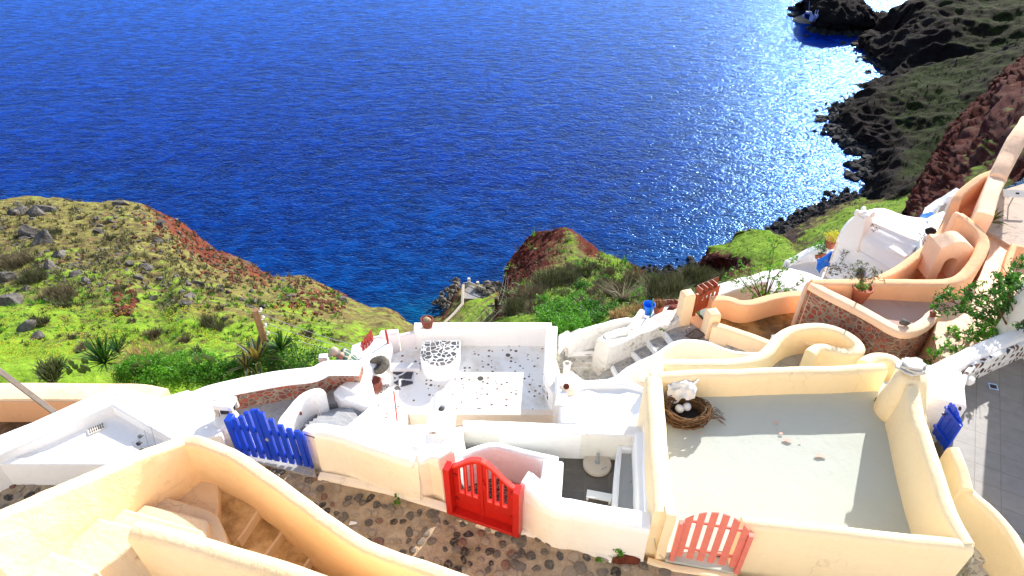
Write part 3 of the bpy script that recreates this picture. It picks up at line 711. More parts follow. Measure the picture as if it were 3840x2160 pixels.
# red double gate
A = P('c4', 985, 800, -10.28); B = P('c4', 1474, 968, -10.28)
t = thing('double_gate', 'bright red double gate with a bell shaped top set in the cream wall', 'gate', A); t.location = (0, 0, 0)
pl = Plane(A, B); L = pl.L
def bell(a):
    x = a / L
    return 1.16 + .42 * max(0, math.cos((x - .46) * math.pi * 1.05)) ** 1.6
def leaf(pl, mb, a0, a1, slots, topf, hs0, hs1f, d0=-.02, d1=.03):
    xs = [a0]
    for s0, s1 in slots: xs += [s0, s1]
    xs.append(a1)
    for i in range(len(xs) - 1):
        n = max(1, int((xs[i + 1] - xs[i]) / .03))
        for k in range(n):
            p = xs[i] + (xs[i + 1] - xs[i]) * k / n; q = xs[i] + (xs[i + 1] - xs[i]) * (k + 1) / n
            if i % 2 == 0: pl.board(mb, p, q, .06, topf(p), topf(q), d0, d1)
            else:
                pl.board(mb, p, q, .06, hs0, hs0, d0, d1)
                pl.board(mb, p, q, hs1f(p), topf(p), topf(q), d0, d1, hb1=hs1f(q))
mb = MB()
pl.board(mb, -.05, .06, -.02, 1.22, 1.22, -.06, .13); pl.board(mb, L - .06, L + .05, -.02, 1.2, 1.2, -.06, .13)
pl.board(mb, .06, L - .06, -.02, .055, .055, -.06, .13)
mb.build('frame', RED, t, bevel=.008)
mid = L * .47
sl1 = [(.15 * L, .205 * L), (.25 * L, .305 * L), (.35 * L, .405 * L)]; sl2 = [(.56 * L, .615 * L), (.67 * L, .725 * L), (.78 * L, .835 * L)]
for nm, a0, a1, sl in (('gate_leaf', .065, mid - .006, sl1), ('gate_leaf', mid + .006, L - .065, sl2)):
    mb = MB(); leaf(pl, mb, a0, a1, sl, lambda a: bell(a) - .03, .56, lambda a: bell(a) - .14, -.05, -.01)
    o = mb.build(nm, RED, t)
    mb = MB()
    n = 16
    for k in range(n):
        p = a0 + (a1 - a0) * k / n; q = a0 + (a1 - a0) * (k + 1) / n
        pl.board(mb, p, q, bell(p) - .045, bell(p), bell(q), -.055, .02, hb1=bell(q) - .045)
    for s0, s1 in sl:
        pl.board(mb, s0 - .012, s0, .54, bell(s0) - .13, bell(s0) - .13, -.012, .012)
        pl.board(mb, s0 - .012, s1 + .012, .535, .56, .56, -.012, .014)
    mb.build('moulding', paint('light_red_edge', (.85, .07, .05)), o)
HNG = paint('painted_over_hinge', (.30, .008, .004), .5)
for a in (.10, L - .10):
    for h in (.3, .95):
        mb = MB(); pl.board(mb, a - .045, a + .045, h, h + .05, h + .05, -.012, .0); mb.tube([pl.at(a, h - .015, 0), pl.at(a, h + .065, 0)], .010, 6); mb.build('hinge', HNG, t)
mb = MB(); pl.board(mb, mid - .02, mid + .02, .1, bell(mid) - .02, bell(mid) - .02, -.008, .012)
mb.tube([pl.at(mid + .05, .98, .03), pl.at(mid + .05, 1.1, .03)], .014, 6); mb.box(pl.at(mid + .05, .93, .012), .05, .02, .12)
mb.build('latch', paint('dark_red_latch', (.5, .015, .01)), t)
# entrance walls behind the gate
t = thing('entrance_wall', 'white walls curving round the small cobbled entry behind the red gate', 'wall'); mb = MB()
mb.wall(W('c4', [(1045, 410), (1150, 365), (1290, 328), (1450, 365), (1600, 400), (1765, 440)], -9.75), .16, -11.2, .07, 1)
mb.wall(W('c4', [(1730, 455), (1725, 560), (1710, 690)], -9.62), .36, -11.2, .05, 0)
mb.build('wall', plaster('cool_white', (.80, .87, .88), amt=.2, grime=.05), t, wobble=.02)
mb = MB(); mb.prism(W('c4', [(950, 350), (1400, 380), (1800, 520), (1700, 750), (1450, 850), (1000, 700)], -10.62), -11.3)
mb.build('paving', BCOB, t)
# ================================================================ umbrella patio
t = thing('patio', 'dark tiled patio with white walls behind the red gate', 'terrace')
mb = MB(); mb.prism(W('c4', [(1000, 250), (2320, 250), (2260, 860), (1000, 860)], -11.0), -12.2); mb.build('floor', TILED, t)
mb = MB()
mb.prism(W('c4', [(1060, 145), (1500, 160), (1800, 175), (2420, 190), (2400, 268), (1800, 248), (1062, 215)], -10.25), -12.4)
mb.build('wide_wall', WHITE, t, bevel=.03)
mb = MB()
mb.prism([P('c4', 1062, 222, -10.275), P('c4', 2320, 275, -10.275), P('c4', 2320, 240, -10.4), P('c4', 1062, 200, -10.4)], -12.3)
mb.build('back_wall', plaster('cream_back_face', (.86, .83, .76), amt=.3, grime=.12), t)  # face in a darker, creamier tone than the wall top
mb = MB()
mb.wall(W('c4', [(1022, 205), (1030, 300), (1045, 385)], -10.2), .20, -12.2, .04)
mb.build('side_wall', WHITE, t, wobble=.01)
mb = MB()
mb.wall(W('c4', [(2228, 345), (2210, 560), (2190, 840)], -10.55), .10, -11.3, .03)
mb.wall(W('c4', [(2240, 350), (2330, 352)], -10.55), .10, -11.3, .03)
mb.build('planter_wall', WHITE, t, wobble=.01)
mb = MB(); mb.prism(W('c4', [(2235, 355), (2390, 355), (2400, 860), (2200, 850)], -10.68), -11.3)
mb.build('planter_bed', CONC, t)
mb = MB(); mb.wall(W('c4', [(2375, 240), (2395, 500), (2400, 870)], -10.0), .16, -12, .05); mb.wall(W('c4', [(2435, 30), (2440, 500), (2450, 880)], -9.85), .14, -12, .05)
mb.build('white_side_wall', WHITE, t, wobble=.02)
# drain arch opening in back wall
mb = MB(); c = P('c4', 1755, 356, -10.9); mb.lathe(c + Vector((0, -.05, -.08)), [(.10, 0), (.09, .04), (.001, .045)], 16, M=Matrix.Rotation(math.pi / 2, 3, 'X'))
mb.build('drain_hole', BLACK, t)
# umbrella base
c = P('c4', 2058, 485, -10.98)
t = thing('parasol_base', 'round concrete parasol base with an empty metal tube on the dark patio', 'parasol base', c)
mb = MB(); mb.lathe((0, 0, 0), [(.27, 0), (.275, .05), (.262, .075), (.2, .085), (.001, .095)], 36)
mb.build('base', plaster('speckled_concrete', (.60, .52, .42), stain=(.3, .25, .2), amt=.5, grime=.4), t)
mb = MB(); mb.tube([(0, 0, .08), (0, 0, .34)], .033, 14); mb.tube([(0, 0, .08), (0, 0, .12)], .05, 14); mb.build('tube', METAL, t)
mb = MB(); mb.tube([(.07, -.16, .09), (.08, -.17, .13), (.16, -.13, .13), (.17, -.12, .09)], .009, 6); mb.build('handle', METAL, t)
c = P('c4', 2070, 740, -10.98)
t = thing('white_bench', 'small white plastic bench pushed against the cream wall on the patio', 'bench', c)
mb = MB(); mb.box((0, 0, .12), .46, .16, .03, -.22); mb.build('seat', CLOTH, t)
for i in (-1, 1):
    mb = MB(); mb.box((i * .2, -i * .045, .055), .04, .13, .10, -.22); mb.build('leg', CLOTH, t)
# ================================================================ yellow terrace
t = thing('roof_terrace', 'pale yellow walled terrace with a smooth grey floor and coral gate', 'terrace')
mb = MB()
fl = [P('c5', 200, 230, -9.95), P('c5', 1700, 220, -9.95), P('c5', 1790, 480, -9.97), P('c5', 1960, 1260, -10.2), P('c5', 240, 1300, -10.2), P('c5', 215, 600, -10.05)]
mb.prism(fl, -12.5); mb.build('floor', GREYF, t)
mb = MB()
mb.wall(W('c5', [(175, 175, -9.42), (500, 162, -9.42), (960, 148, -9.41), (1400, 132, -9.4), (1655, 122, -9.39)]), .25, -12.6, .11)
mb.wall(W('c5', [(190, 185, -9.4), (205, 400, -9.36), (225, 700, -9.28), (255, 1040, -9.18)]), .32, -12.6, .12)
mb.wall(W('c5', [(262, 1030, -9.16), (322, 1040, -9.2)]), .22, -11.5, .06)
mb.wall(W('c5', [(748, 1098, -9.22), (900, 1110, -9.2), (1300, 1155, -9.18), (1700, 1200, -9.16), (2200, 1250, -9.14)]), .22, -12.6, .1, 1)
mb.wall(W('c5', [(2180, 1245, -9.12), (2085, 1080, -9.1), (2010, 880, -9.07), (1940, 660, -9.04), (1893, 520, -9.02), (1866, 430, -9.02), (1845, 340, -9.0), (1828, 250, -8.95)]), .24, -12.6, .11, 1)
mb.build('parapet', YEL, t, wobble=.02)
# sill under the gate
mb = MB(); mb.prism(W('c5', [(285, 1270), (740, 1360), (715, 1430), (260, 1345)], -10.33), -12.4); mb.build('sill', GREYF, t)
mb = MB(); mb.wall(W('c5', [(150, 1345, -10.37), (300, 1390, -10.37), (715, 1455, -10.37)]), .12, -12.4, .03); mb.build('step_face', YEL, t)
# crack-repair and rust marks lie on the floor
mb = MB()
def blob(mb, c, u, v, z, r, sy=.6, n=9, seed=0):
    rnd = random.Random(seed); q = P(c, u, v, z); 
    pts = [q + Vector((math.cos(a) * r * rnd.uniform(.6, 1.2), math.sin(a) * r * sy * rnd.uniform(.6, 1.2), .004)) for a in [2 * math.pi * k / n for k in range(n)]]
    mb.add(pts, [list(range(n))], 0, False)
for k, (u, v, r) in enumerate([(1240, 685, .10), (992, 548, .05), (1030, 588, .09), (488, 542, .03), (965, 478, .05), (1115, 600, .03)]): blob(mb, 'c5', u, v, -9.945 - .25 * (v - 230) / 1050 + .006, r, .5, 9, k)
mb.build('floor_patch', plaster('rusty_pink_patch', (.80, .48, .42), amt=.5, grime=.3), t)
# coral gate
A = P('c5', 308, 1325, -10.28); B = P('c5', 712, 1405, -10.28); pl = Plane(A, B); L = pl.L
t = thing('picket_gate', 'faded coral picket gate with an arched top on the yellow terrace', 'gate')
H = 1.0
def arch(x): return 1.02 + .38 * math.sin(max(0, min(1, x)) * math.pi) ** .7
for k, (a, wd, h0, h1) in enumerate([(-.01, .075, -.06, 1.0), (L + .005, .075, -.06, 1.02)]):
    mb = MB(); pl.board(mb, a - wd / 2, a + wd / 2, h0, h1, h1, -.03, .06); mb.build('post', SALM, t, bevel=.006)
n = 6; sw = L / n * .62
for k in range(n):
    a = .085 + (L - .17) * (k + .0) / (n - 1)
    x0, x1 = (a - sw / 2) / L, (a + sw / 2) / L
    mb = MB(); pl.board(mb, a - sw / 2, a + sw / 2, .06, arch(x0), arch(x1), -.005, .022); mb.build('slat', SALM, t, bevel=.004)
for h in (.26, 1.0):
    mb = MB(); pl.board(mb, .03, L - .03, h, h + .055, h + .055, -.035, -.008); mb.build('rail', SALM, t, bevel=.004)
# nest sculpture
c = P('c5', 385, 445, -10.0)
t = thing('giant_nest', 'giant bird nest of twisted twigs lying in the corner of the grey terrace', 'nest', c)
mb = MB(); rnd = random.Random(3)
for k in range(150):
    a0 = rnd.uniform(0, 6.28); r = rnd.uniform(.27, .42); ln = rnd.uniform(.8, 2.4); z0 = rnd.uniform(.02, .24) * (1.3 - abs(r - .36) * 4)
    pts = []
    for i in range(7):
        a = a0 + ln * i / 6; rr = r + rnd.uniform(-.025, .025)
        pts.append((math.cos(a) * rr * 1.1, math.sin(a) * rr * .86, max(.015, z0 + rnd.uniform(-.03, .03))))
    mb.tube(pts, rnd.uniform(.006, .018), 5)
for k in range(14):
    a = rnd.uniform(-.5, .3); p0 = Vector((math.cos(a) * .4, math.sin(a) * .34, .1)); d = Vector((1, rnd.uniform(-.25, .6), 0))
    mb.tube([p0, p0 + d * rnd.uniform(.1, .2) + Vector((0, 0, .03)), p0 + d * rnd.uniform(.25, .36) + Vector((0, -.03, -.08))], .006, 4)
mb.build('ring', TWIG, t)
mb = MB(); mb.lathe((0, 0, .01), [(.36, 0), (.3, .03), (.001, .035)], 20, sy=.8); mb.build('lining', paint('dark_twig_lining', (.05, .035, .025), .9), t)
for k, (u, v, rz) in enumerate([(350, 392, .3), (398, 380, -.4)]):
    q = P('c5', u, v, -9.82)
    o = MB(); o.lathe((0, 0, 0), [(.001, -.085), (.04, -.078), (.068, -.05), (.08, -.01), (.075, .03), (.055, .07), (.03, .09), (.001, .096)], 18, M=Matrix.Rotation(rz, 3, 'Z') @ Matrix.Rotation(1.2, 3, 'X'))
    e = o.build('egg', EGG, None, tagkw=dict(label=['white egg lying on the left in the twig nest', 'white egg lying on the right in the twig nest'][k], cat='egg')); e.location = q
# cloth draped over the corner
mb = MB(); rnd = random.Random(5)
nx, ny = 16, 14
cor = [P('c5', 262, 235, -9.60), P('c5', 462, 222, -9.55), P('c5', 440, 345, -9.68), P('c5', 275, 360, -9.86)]
for j in range(ny):
    for i in range(nx):
        a, b = i / (nx - 1), j / (ny - 1)
        q = cor[0].lerp(cor[1], a).lerp(cor[3].lerp(cor[2], a), b)
        q = q + Vector((0, 0, .10 * noise.noise(Vector((a * 3.5, b * 3.5, 2))) + .06 * abs(math.sin(a * 7 + b * 4)) + .10 * math.sin(b * 3.1)))
        q += Vector((noise.noise(Vector((a * 5, b * 5, 0))) * .06, noise.noise(Vector((a * 5, b * 5, 9))) * .07, 0))
        mb.v.append(q)
for j in range(ny - 1):
    for i in range(nx - 1): mb.f.append([j * nx + i, j * nx + i + 1, (j + 1) * nx + i + 1, (j + 1) * nx + i]); mb.m.append(0); mb.sm.append(True)
o = mb.build('cloth', CLOTH, None, angle=180, tagkw=dict(label='crumpled white cloth draped behind the twig nest', cat='cloth'))
md = o.modifiers.new('s', 'SOLIDIFY'); md.thickness = .008
# buttress with stones
t = thing('buttress', 'sculpted yellow plaster buttress rising at the corner of the terrace', 'buttress')
mb = MB()
def loft(mb, rings, m=0):
    n = len(rings[0]); vs = [p for r in rings for p in r]; fs = []
    for i in range(len(rings) - 1):
        for k in range(n): fs.append((i * n + k, i * n + (k + 1) % n, (i + 1) * n + (k + 1) % n, (i + 1) * n + k))
    fs += [tuple(range(n))[::-1], tuple((len(rings) - 1) * n + k for k in range(n))]
    mb.add(vs, fs, m)
def ring(c, u, v, z, rx, ry, n=20, sq=1.):
    q = P(c, u, v, z); out = []
    for k in range(n):
        a = 2 * math.pi * k / n; ca, sa = math.cos(a), math.sin(a)
        out.append(q + Vector((rx * math.copysign(abs(ca) ** sq, ca), ry * math.copysign(abs(sa) ** sq, sa), 0)))
    return out
loft(mb, [ring('c5', 1800, 560, -12.5, .62, .55), ring('c5', 1745, 440, -10.2, .52, .42), ring('c5', 1740, 400, -9.9, .46, .38), ring('c5', 1760, 340, -9.6, .42, .36), ring('c5', 1790, 270, -9.25, .33, .30), ring('c5', 1812, 200, -9.0, .27, .25), ring('c5', 1818, 160, -8.9, .24, .22), ring('c5', 1820, 155, -8.88, .05, .05)])
o = mb.build('mass', YEL, t)
md = o.modifiers.new('r', 'REMESH'); md.mode = 'VOXEL'; md.voxel_size = .035; md.use_smooth_shade = True
md = o.modifiers.new('s', 'SMOOTH'); md.factor = .6; md.iterations = 14
mb = MB()
mb.wall(W('c5', [(1530, 95), (1570, 60), (1640, 52), (1710, 70), (1760, 120)], -9.7), .3, -12.5, .13, 2); mb.build('curved_wall', YEL, t, wobble=.01)
# stacked slates
c = P('c5', 1825, 105, -8.7)
t = thing('slate_cap', 'stack of pale rough slates resting on top of the yellow buttress', 'stone slab', c + Vector((0, 0, -.12)))
rnd = random.Random(9)
for k in range(3):
    mb = MB(); n = 14; off = Vector((rnd.uniform(-.03, .03), rnd.uniform(-.03, .03), k * .055)); R0 = .27 - .03 * k
    rr = [R0 * rnd.uniform(.78, 1.15) for _ in range(n)]
    lo_ = [off + Vector((math.cos(2 * math.pi * i / n + k) * rr[i], math.sin(2 * math.pi * i / n + k) * rr[i] * .75, rnd.uniform(-.01, .01))) for i in range(n)]
    mb.hexa(lo_, [p + Vector((rnd.uniform(-.01, .01), 0, .045)) for p in lo_]); mb.build('slate', SLATE, t, bevel=.006)
# ================================================================ white wall on the right, tiled terrace
t = thing('stone_studded_wall', 'broad white wall studded with dark stones curving along the tiled terrace', 'wall')
mb = MB()
mb.wall(W('d5', [(1150, 830), (1330, 740), (1560, 620), (1850, 490), (2200, 330), (2572, 210), (2900, 80)], -9.9), .38, -12.5, .1, 1)
mb.wall(W('d5', [(1300, 780), (1320, 900), (1340, 1100), (1360, 1300)], -9.86), .66, -12.5, .08, 1)
mb.build('wall', WHITE2 if 0 else WHITE, t, wobble=.025)
mb = MB()
mb.wall(W('d5', [(1660, 850), (1770, 722), (2060, 588), (2400, 438), (2572, 362), (2900, 220)], -9.94), .10, -11, .02, 1)
mb.wall(W('d5', [(1640, 860), (1600, 1010), (1540, 1200), (1530, 1420)], -9.94), .08, -11, .02, 1)
mb.build('studded_face', WBLK, t, wobble=.01)
c = P('d5', 1725, 930, -10.0)
mb = MB(); mb.lathe(c + Vector((0, 0, -.08)), [(.001, -.1), (.06, -.08), (.088, 0), (.07, .07), (.001, .1)], 18, sx=1.1); mb.build('knob', WHITE, t)
tb = MB(); tb.prism(W('c5', [(2020, 100), (2700, -60), (3100, 500), (2900, 1500), (2500, 1500), (2480, 1280), (2340, 1060), (2130, 900), (2050, 700)], -10.45), -12.5)
tb.build('tiled_terrace', TILE, tagkw=dict(label='grey tiled terrace crossed by tree shadow at the right edge', cat='terrace', kind='structure'))
c = P('c5', 2332, 253, -10.44)
t = thing('floor_drain', 'small square blue edged floor drain in the grey tiles', 'drain', c)
mb = MB()
for a in range(4):
    mb.box(Matrix.Rotation(a * math.pi / 2 - .3, 3, 'Z') @ Vector((.075, 0, .008)), .02, .17 if a % 2 else .13, .012, a * math.pi / 2 - .3)
mb.build('frame', paint('pale_blue_edge', (.45, .6, .85)), t)
mb = MB(); mb.lathe((0, 0, .003), [(.065, 0), (.001, .001)], 16); mb.build('hole', BLACK, t)
# blue slatted gate at right
A = P('c5', 1948, 548, -10.38); B = P('c5', 2032, 668, -10.38); pl = Plane(A, B); L = pl.L
t = thing('slatted_gate', 'bright blue slatted gate beside the tiled terrace at the right', 'gate')
n = 7
for k in range(n):
    a = L * (k + .5) / n; h = .93 - .12 * abs(k - 1.5) / 4
    mb = MB(); pl.board(mb, a - L / n * .46, a + L / n * .46, .03 + .02 * (k % 2), h, h - .02, -.01 - .006 * (k % 2), .03 - .006 * (k % 2)); mb.build('slat', BLUE, t, bevel=.004)
for h in (.2, .72):
    mb = MB(); pl.board(mb, -.02, L + .02, h, h + .06, h + .06, .03, .06); mb.build('rail', BLUE, t)
mb = MB(); mb.lathe(pl.at(.05, .62, .07), [(.03, 0), (.03, .03), (.001, .035)], 10); mb.build('knob', BLACK, t)
# post and cream wall falling away to the lower right
t = thing('stair_wall', 'cream plaster wall sloping down beside the rough white steps at lower right', 'wall')
mb = MB(); mb.wall(W('c5', [(2085, 640, -9.75), (2125, 740, -9.8), (2150, 830, -9.9), (2170, 900, -9.95)]), .24, -12.5, .08, 1); mb.build('upper_wall', YEL, t, wobble=.02)
mb = MB(); mb.wall(W('c5', [(2150, 850, -9.95), (2200, 920, -10.0), (2330, 1020, -10.05), (2440, 1150, -10.1), (2540, 1310, -10.15), (2700, 1600, -10.2)]), .22, -12.5, .1, 1); mb.build('lower_wall', YEL, t, wobble=.02)
t = thing('stone_steps', 'rough whitewashed stone steps in the lower right corner', 'steps')
sx = [([(2120, 965), (2200, 985), (2230, 1070), (2290, 1180), (2160, 1200)], -10.75), ([(2150, 1180), (2345, 1185), (2400, 1290), (2430, 1335), (2200, 1360)], -10.9), ([(2180, 1330), (2530, 1330), (2640, 1600), (2200, 1600)], -11.05)]
for p, z in sx:
    mb = MB(); mb.prism(W('c5', p, z), -12.8); mb.build('step', WCOB, t, bevel=.02)
# off-frame house wall at the right (its shade falls over the tiles)
t = thing('white_house', 'white house standing just beyond the right edge of the tiled terrace', 'house')
mb = MB(); q = P('c5', 2640, 330, -10.4); mb.box((q.x + 1.72, q.y + .6, -9.6), 2.6, 3.4, 4.6, .12); mb.build('wall', WHITE, t, bevel=.03)
# ================================================================ rounded yellow terrace behind
t = thing('rounded_terrace', 'small yellow terrace with a rounded loop wall and curved bench', 'terrace'); mb = MB()
JZ = -11.0
mb.wall(W('c6', [(-90, 1303), (200, 1303), (450, 1298), (600, 1270), (685, 1205), (745, 1120), (840, 1058), (960, 1033), (1080, 1030), (1220, 1062), (1325, 1130), (1368, 1185), (1340, 1222), (1240, 1222), (1150, 1200), (1085, 1180), (1030, 1190), (995, 1225)], JZ), .27, -13.2, .09, 2)
mb.build('parapet', YEL, t, wobble=.015)
mb = MB(); mb.prism(W('c6', [(700, 1100), (1350, 1060), (1390, 1350), (700, 1420)], -11.8), -13.2); mb.build('floor', CONC, t)
mb = MB(); mb.prism(W('c6', [(905, 1112), (960, 1100), (1080, 1105), (1200, 1150), (1300, 1210), (1180, 1215), (1060, 1180), (960, 1160)], -11.4), -11.5); mb.build('bench', YEL, t, bevel=.03)
mb = MB(); mb.wall(W('d2', [(1478, 860), (1570, 860)], -10.85), .3, -12.6, .05); mb.build('end_post', WHITE, t, wobble=.01)
A = P('c6', 978, 1318, -11.75); B = P('c6', 1022, 1322, -11.75); pl = Plane(A, B); mb = MB()
t = thing('small_gate', 'small coral red gate half hidden behind the rounded yellow wall', 'gate')
for k in range(3):
    mb = MB(); pl.board(mb, pl.L * (k + .1) / 3, pl.L * (k + .9) / 3, .0, .55, .5, 0, .02); mb.build('slat', SALM, t)
# ================================================================ red stone wall and orange terrace
t = thing('masonry_wall', 'tall red lava stone wall with a pale plaster crown folding round the orange terrace', 'wall')
HL = [(1000, 712), (1090, 765), (1200, 822), (1350, 895), (1500, 980), (1600, 1040), (1680, 1066), (1780, 1048), (1860, 995), (1898, 945), (1935, 940)]
mb = MB(); mb.wall([p + Vector((0, 0, -.08)) for p in W('c6', HL, -10.75)], .24, -13.6, .03, 1); mb.build('masonry', REDST, t, wobble=.03, freq=3)
mb = MB(); mb.wall(W('c6', HL, -10.7), .29, -10.86, .07, 1); mb.build('crown', PEACH, t, wobble=.015)
mb = MB(); mb.wall(W('c6', [(1000, 708, -10.72), (990, 715, -10.8), (975, 740, -11.0), (955, 790, -11.4)]), .2, -13.6, .04); mb.build('end_pier', PEACH, t, wobble=.01)
t = thing('orange_terrace', 'orange plastered terrace with flowing curved walls and dusty pink floor', 'terrace')
mb = MB(); mb.prism(W('c6', [(1130, 720), (1960, 740), (2140, 800), (2000, 1000), (1680, 1060), (1350, 900)], -11.05), -13.2); mb.build('floor', PINKF, t)
mb = MB()
HA = [(1000, 705, -10.7), (1160, 708, -10.65), (1500, 706, -10.6), (1850, 712, -10.55), (2030, 710, -10.5), (2130, 665, -10.45), (2205, 570, -10.35), (2265, 470, -10.25), (2288, 400, -10.2), (2250, 325, -10.12), (2180, 262, -10.05), (2105, 205, -9.98)]
mb.wall(W('c6', HA), .30, -13.2, .1, 1)
mb.build('parapet', ORA, t, wobble=.02)
mb = MB(); mb.wall([p + Vector((0, 0, .02)) for p in W('c6', HA)], .33, -10.8, .1, 1) if 0 else mb.wall(W('c6', [(2105, 212, -9.96), (2120, 205, -9.95)]), .42, -12.5, .1)
mb.build('cap', PEACH, t, wobble=.01)
mb = MB()
HB = [('c6', 1480, 690, -11.0), ('c6', 1640, 610, -10.95), ('c6', 1790, 505, -10.9), ('c6', 1900, 415, -10.85), ('d1', 1560, 1215, -10.8), ('d1', 1640, 1120, -10.7), ('d1', 1695, 1010, -10.6), ('d1', 1745, 905, -10.4), ('d1', 1765, 815, -10.2), ('d1', 1805, 730, -10.1), ('d1', 1890, 645, -10), ('d1', 2000, 565, -9.9), ('d1', 2110, 500, -9.85), ('d1', 2215, 460, -9.8)]
mb.wall([P(*q) for q in HB], .24, -14.5, .07, 1)
mb.build('outer_wall', ORA, t, wobble=.02)
mb = MB()
mb.wall([P(*q) for q in [('d1', 2270, 500, -9.7), ('d1', 2235, 600, -9.7), ('d1', 2190, 720, -9.75), ('d1', 2150, 850, -9.8), ('d1', 2120, 970, -9.85)]], .42, -12.5, .1, 1)
mb.wall([P(*q) for q in [('d1', 2290, 500, -9.6), ('d1', 2320, 400, -9.45), ('d1', 2390, 250, -9.3), ('d1', 2450, 120, -9.1), ('d1', 2520, 0, -8.95), ('d1', 2650, -200, -8.8)]], .42, -13, .12, 1)
mb.build('inner_wall', PEACH, t, wobble=.03)
mb = MB(); mb.prism([P('d1', 1820, 900, -10.7), P('d1', 1860, 700, -10.6), P('d1', 2230, 450, -10.5), P('d1', 2200, 700, -10.6), P('d1', 2100, 960, -10.7)], -13); mb.build('passage_floor', ORA, t)
mb = MB(); mb.prism([P('c6', 1560, 700, -12.3), P('c6', 1900, 420, -11.4), P('c6', 2150, 250, -11.5), P('c6', 2250, 420, -11.5), P('c6', 2150, 700, -11.4)], -14.5); mb.build('lower_floor', ORA, t)
# arched doorway block
A = P('c6', 1930, 690, -12.28); B = P('c6', 2120, 690, -12.28)
def archblock(mb, pl, w_, hw, spring, H, dep, topf):
    "solid with a round headed opening of half width hw centred on w_/2"
    xs = [0, w_ / 2 - hw] + [w_ / 2 - hw * math.cos(math.pi * k / 10) for k in range(1, 10)] + [w_ / 2 + hw, w_]
    for i in range(len(xs) - 1):
        a, b = xs[i], xs[i + 1]
        f = lambda x: spring + math.sqrt(max(0, hw * hw - (x - w_ / 2) ** 2))
        if a >= w_ / 2 - hw - 1e-6 and b <= w_ / 2 + hw + 1e-6:
            pl.board(mb, a, b, f(a), topf(a), topf(b), -dep, 0, hb1=f(b))
        else: pl.board(mb, a, b, 0, topf(a), topf(b), -dep, 0)
mb = MB(); wdt = pl.L
pl = Plane(P('c6', 1850, 692, -11.3), P('c6', 2085, 692, -11.3)); L = pl.L
pl.board(mb, L * .02, L * .98, 0, 1.0, 1.0, -.7, -.5)
archblock(mb, pl, L, L * .2, .55, 1, .5, lambda a: 1.02 + .22 * math.sin(math.pi * a / L))
o = mb.build('arched_doorway', PEACH, t, bevel=.02)
# pavement right of the orange walls
tb = MB(); tb.prism(W('c6', [(2130, 200), (2300, 60), (2700, -60), (2800, 900), (2400, 1300), (1950, 1300), (1900, 1080), (1950, 920), (2130, 880), (2250, 660), (2320, 480)], -11.0), -13.0)
tb.build('upper_yard', mat_damp('orange_dusty_yard', (.62, .36, .20), (.76, .48, .30), (.66, .52, .42)), tagkw=dict(label='sunlit dusty orange yard between the curved walls', cat='yard', kind='structure'))
tb = MB(); tb.prism(W('c6', [(2150, 150), (2300, 60), (2700, -60), (2800, 560), (2480, 440), (2340, 350), (2230, 290)], -10.9), -13.0)
tb.build('sandy_yard', plaster('grey_sand', (.50, .42, .36), stain=(.12, .09, .07), amt=.5, grime=.7), tagkw=dict(label='grey sandy yard around the small sign by the orange wall', cat='yard', kind='structure'))
t = thing('low_wall', 'low orange kerb wall at the right edge of the orange yard', 'wall'); mb = MB()
mb.wall(W('c6', [(2440, 640, -10.75), (2475, 520, -10.7), (2505, 435, -10.65), (2700, 470, -10.6)]), .16, -12, .05); mb.build('wall', ORA, t, wobble=.02)
t = thing('board_sign', 'white information board on a short post on the grey sand', 'sign', P('d1', 2385, 890, -10.9))
mb = MB(); mb.tube([(0, 0, 0), (.0, 0, .42)], .018, 8); mb.build('post', METAL, t)
mb = MB(); mb.box((0.03, 0, .46), .72, .035, .22, -.12, rx=-.9); mb.build('board', CLOTH, t)
mb = MB(); mb.box((0.04, -.025, .485), .09, .012, .05, -.12, rx=-.9); mb.build('emblem', BLACK, t)
# stones and terracotta ornaments on the orange walls
def stone(name, c, u, v, z, r, mat, label, cat='stone', sq=(1, .8, .7), seed=1, group=None):
    q = P(c, u, v, z); mb = MB(); bm = bmesh.new(); bmesh.ops.create_icosphere(bm, subdivisions=3, radius=1)
    vs = []
    for x in bm.verts:
        n1 = noise.noise(x.co * 1.4 + Vector((seed, 0, 0))); vs.append(Vector((x.co.x * sq[0], x.co.y * sq[1], x.co.z * sq[2])) * r * (1 + n1 * .35))
    mb.add(vs, [[w_.index for w_ in f.verts] for f in bm.faces]); bm.free()
    o = mb.build(name, mat, None, tagkw=dict(label=label, cat=cat, group=group)); o.location = q; return o
stone('stone', 'c6', 1690, 1008, -10.62, .11, RGREY, 'grey rounded stone resting on the peach crown of the masonry wall', seed=2)
stone('stone', 'c6', 1898, 945, -10.62, .09, TERRAD, 'dark red stone set on the curled end of the masonry wall', seed=3, sq=(.8, .8, 1))
stone('stone', 'd1', 2285, 470, -9.6, .13, RGREY, 'dark grey stone sitting where the upper orange walls meet', seed=4)
t = thing('plastered_scar', 'patch of exposed red stones in the side of the orange wall', 'wall patch') if 0 else None
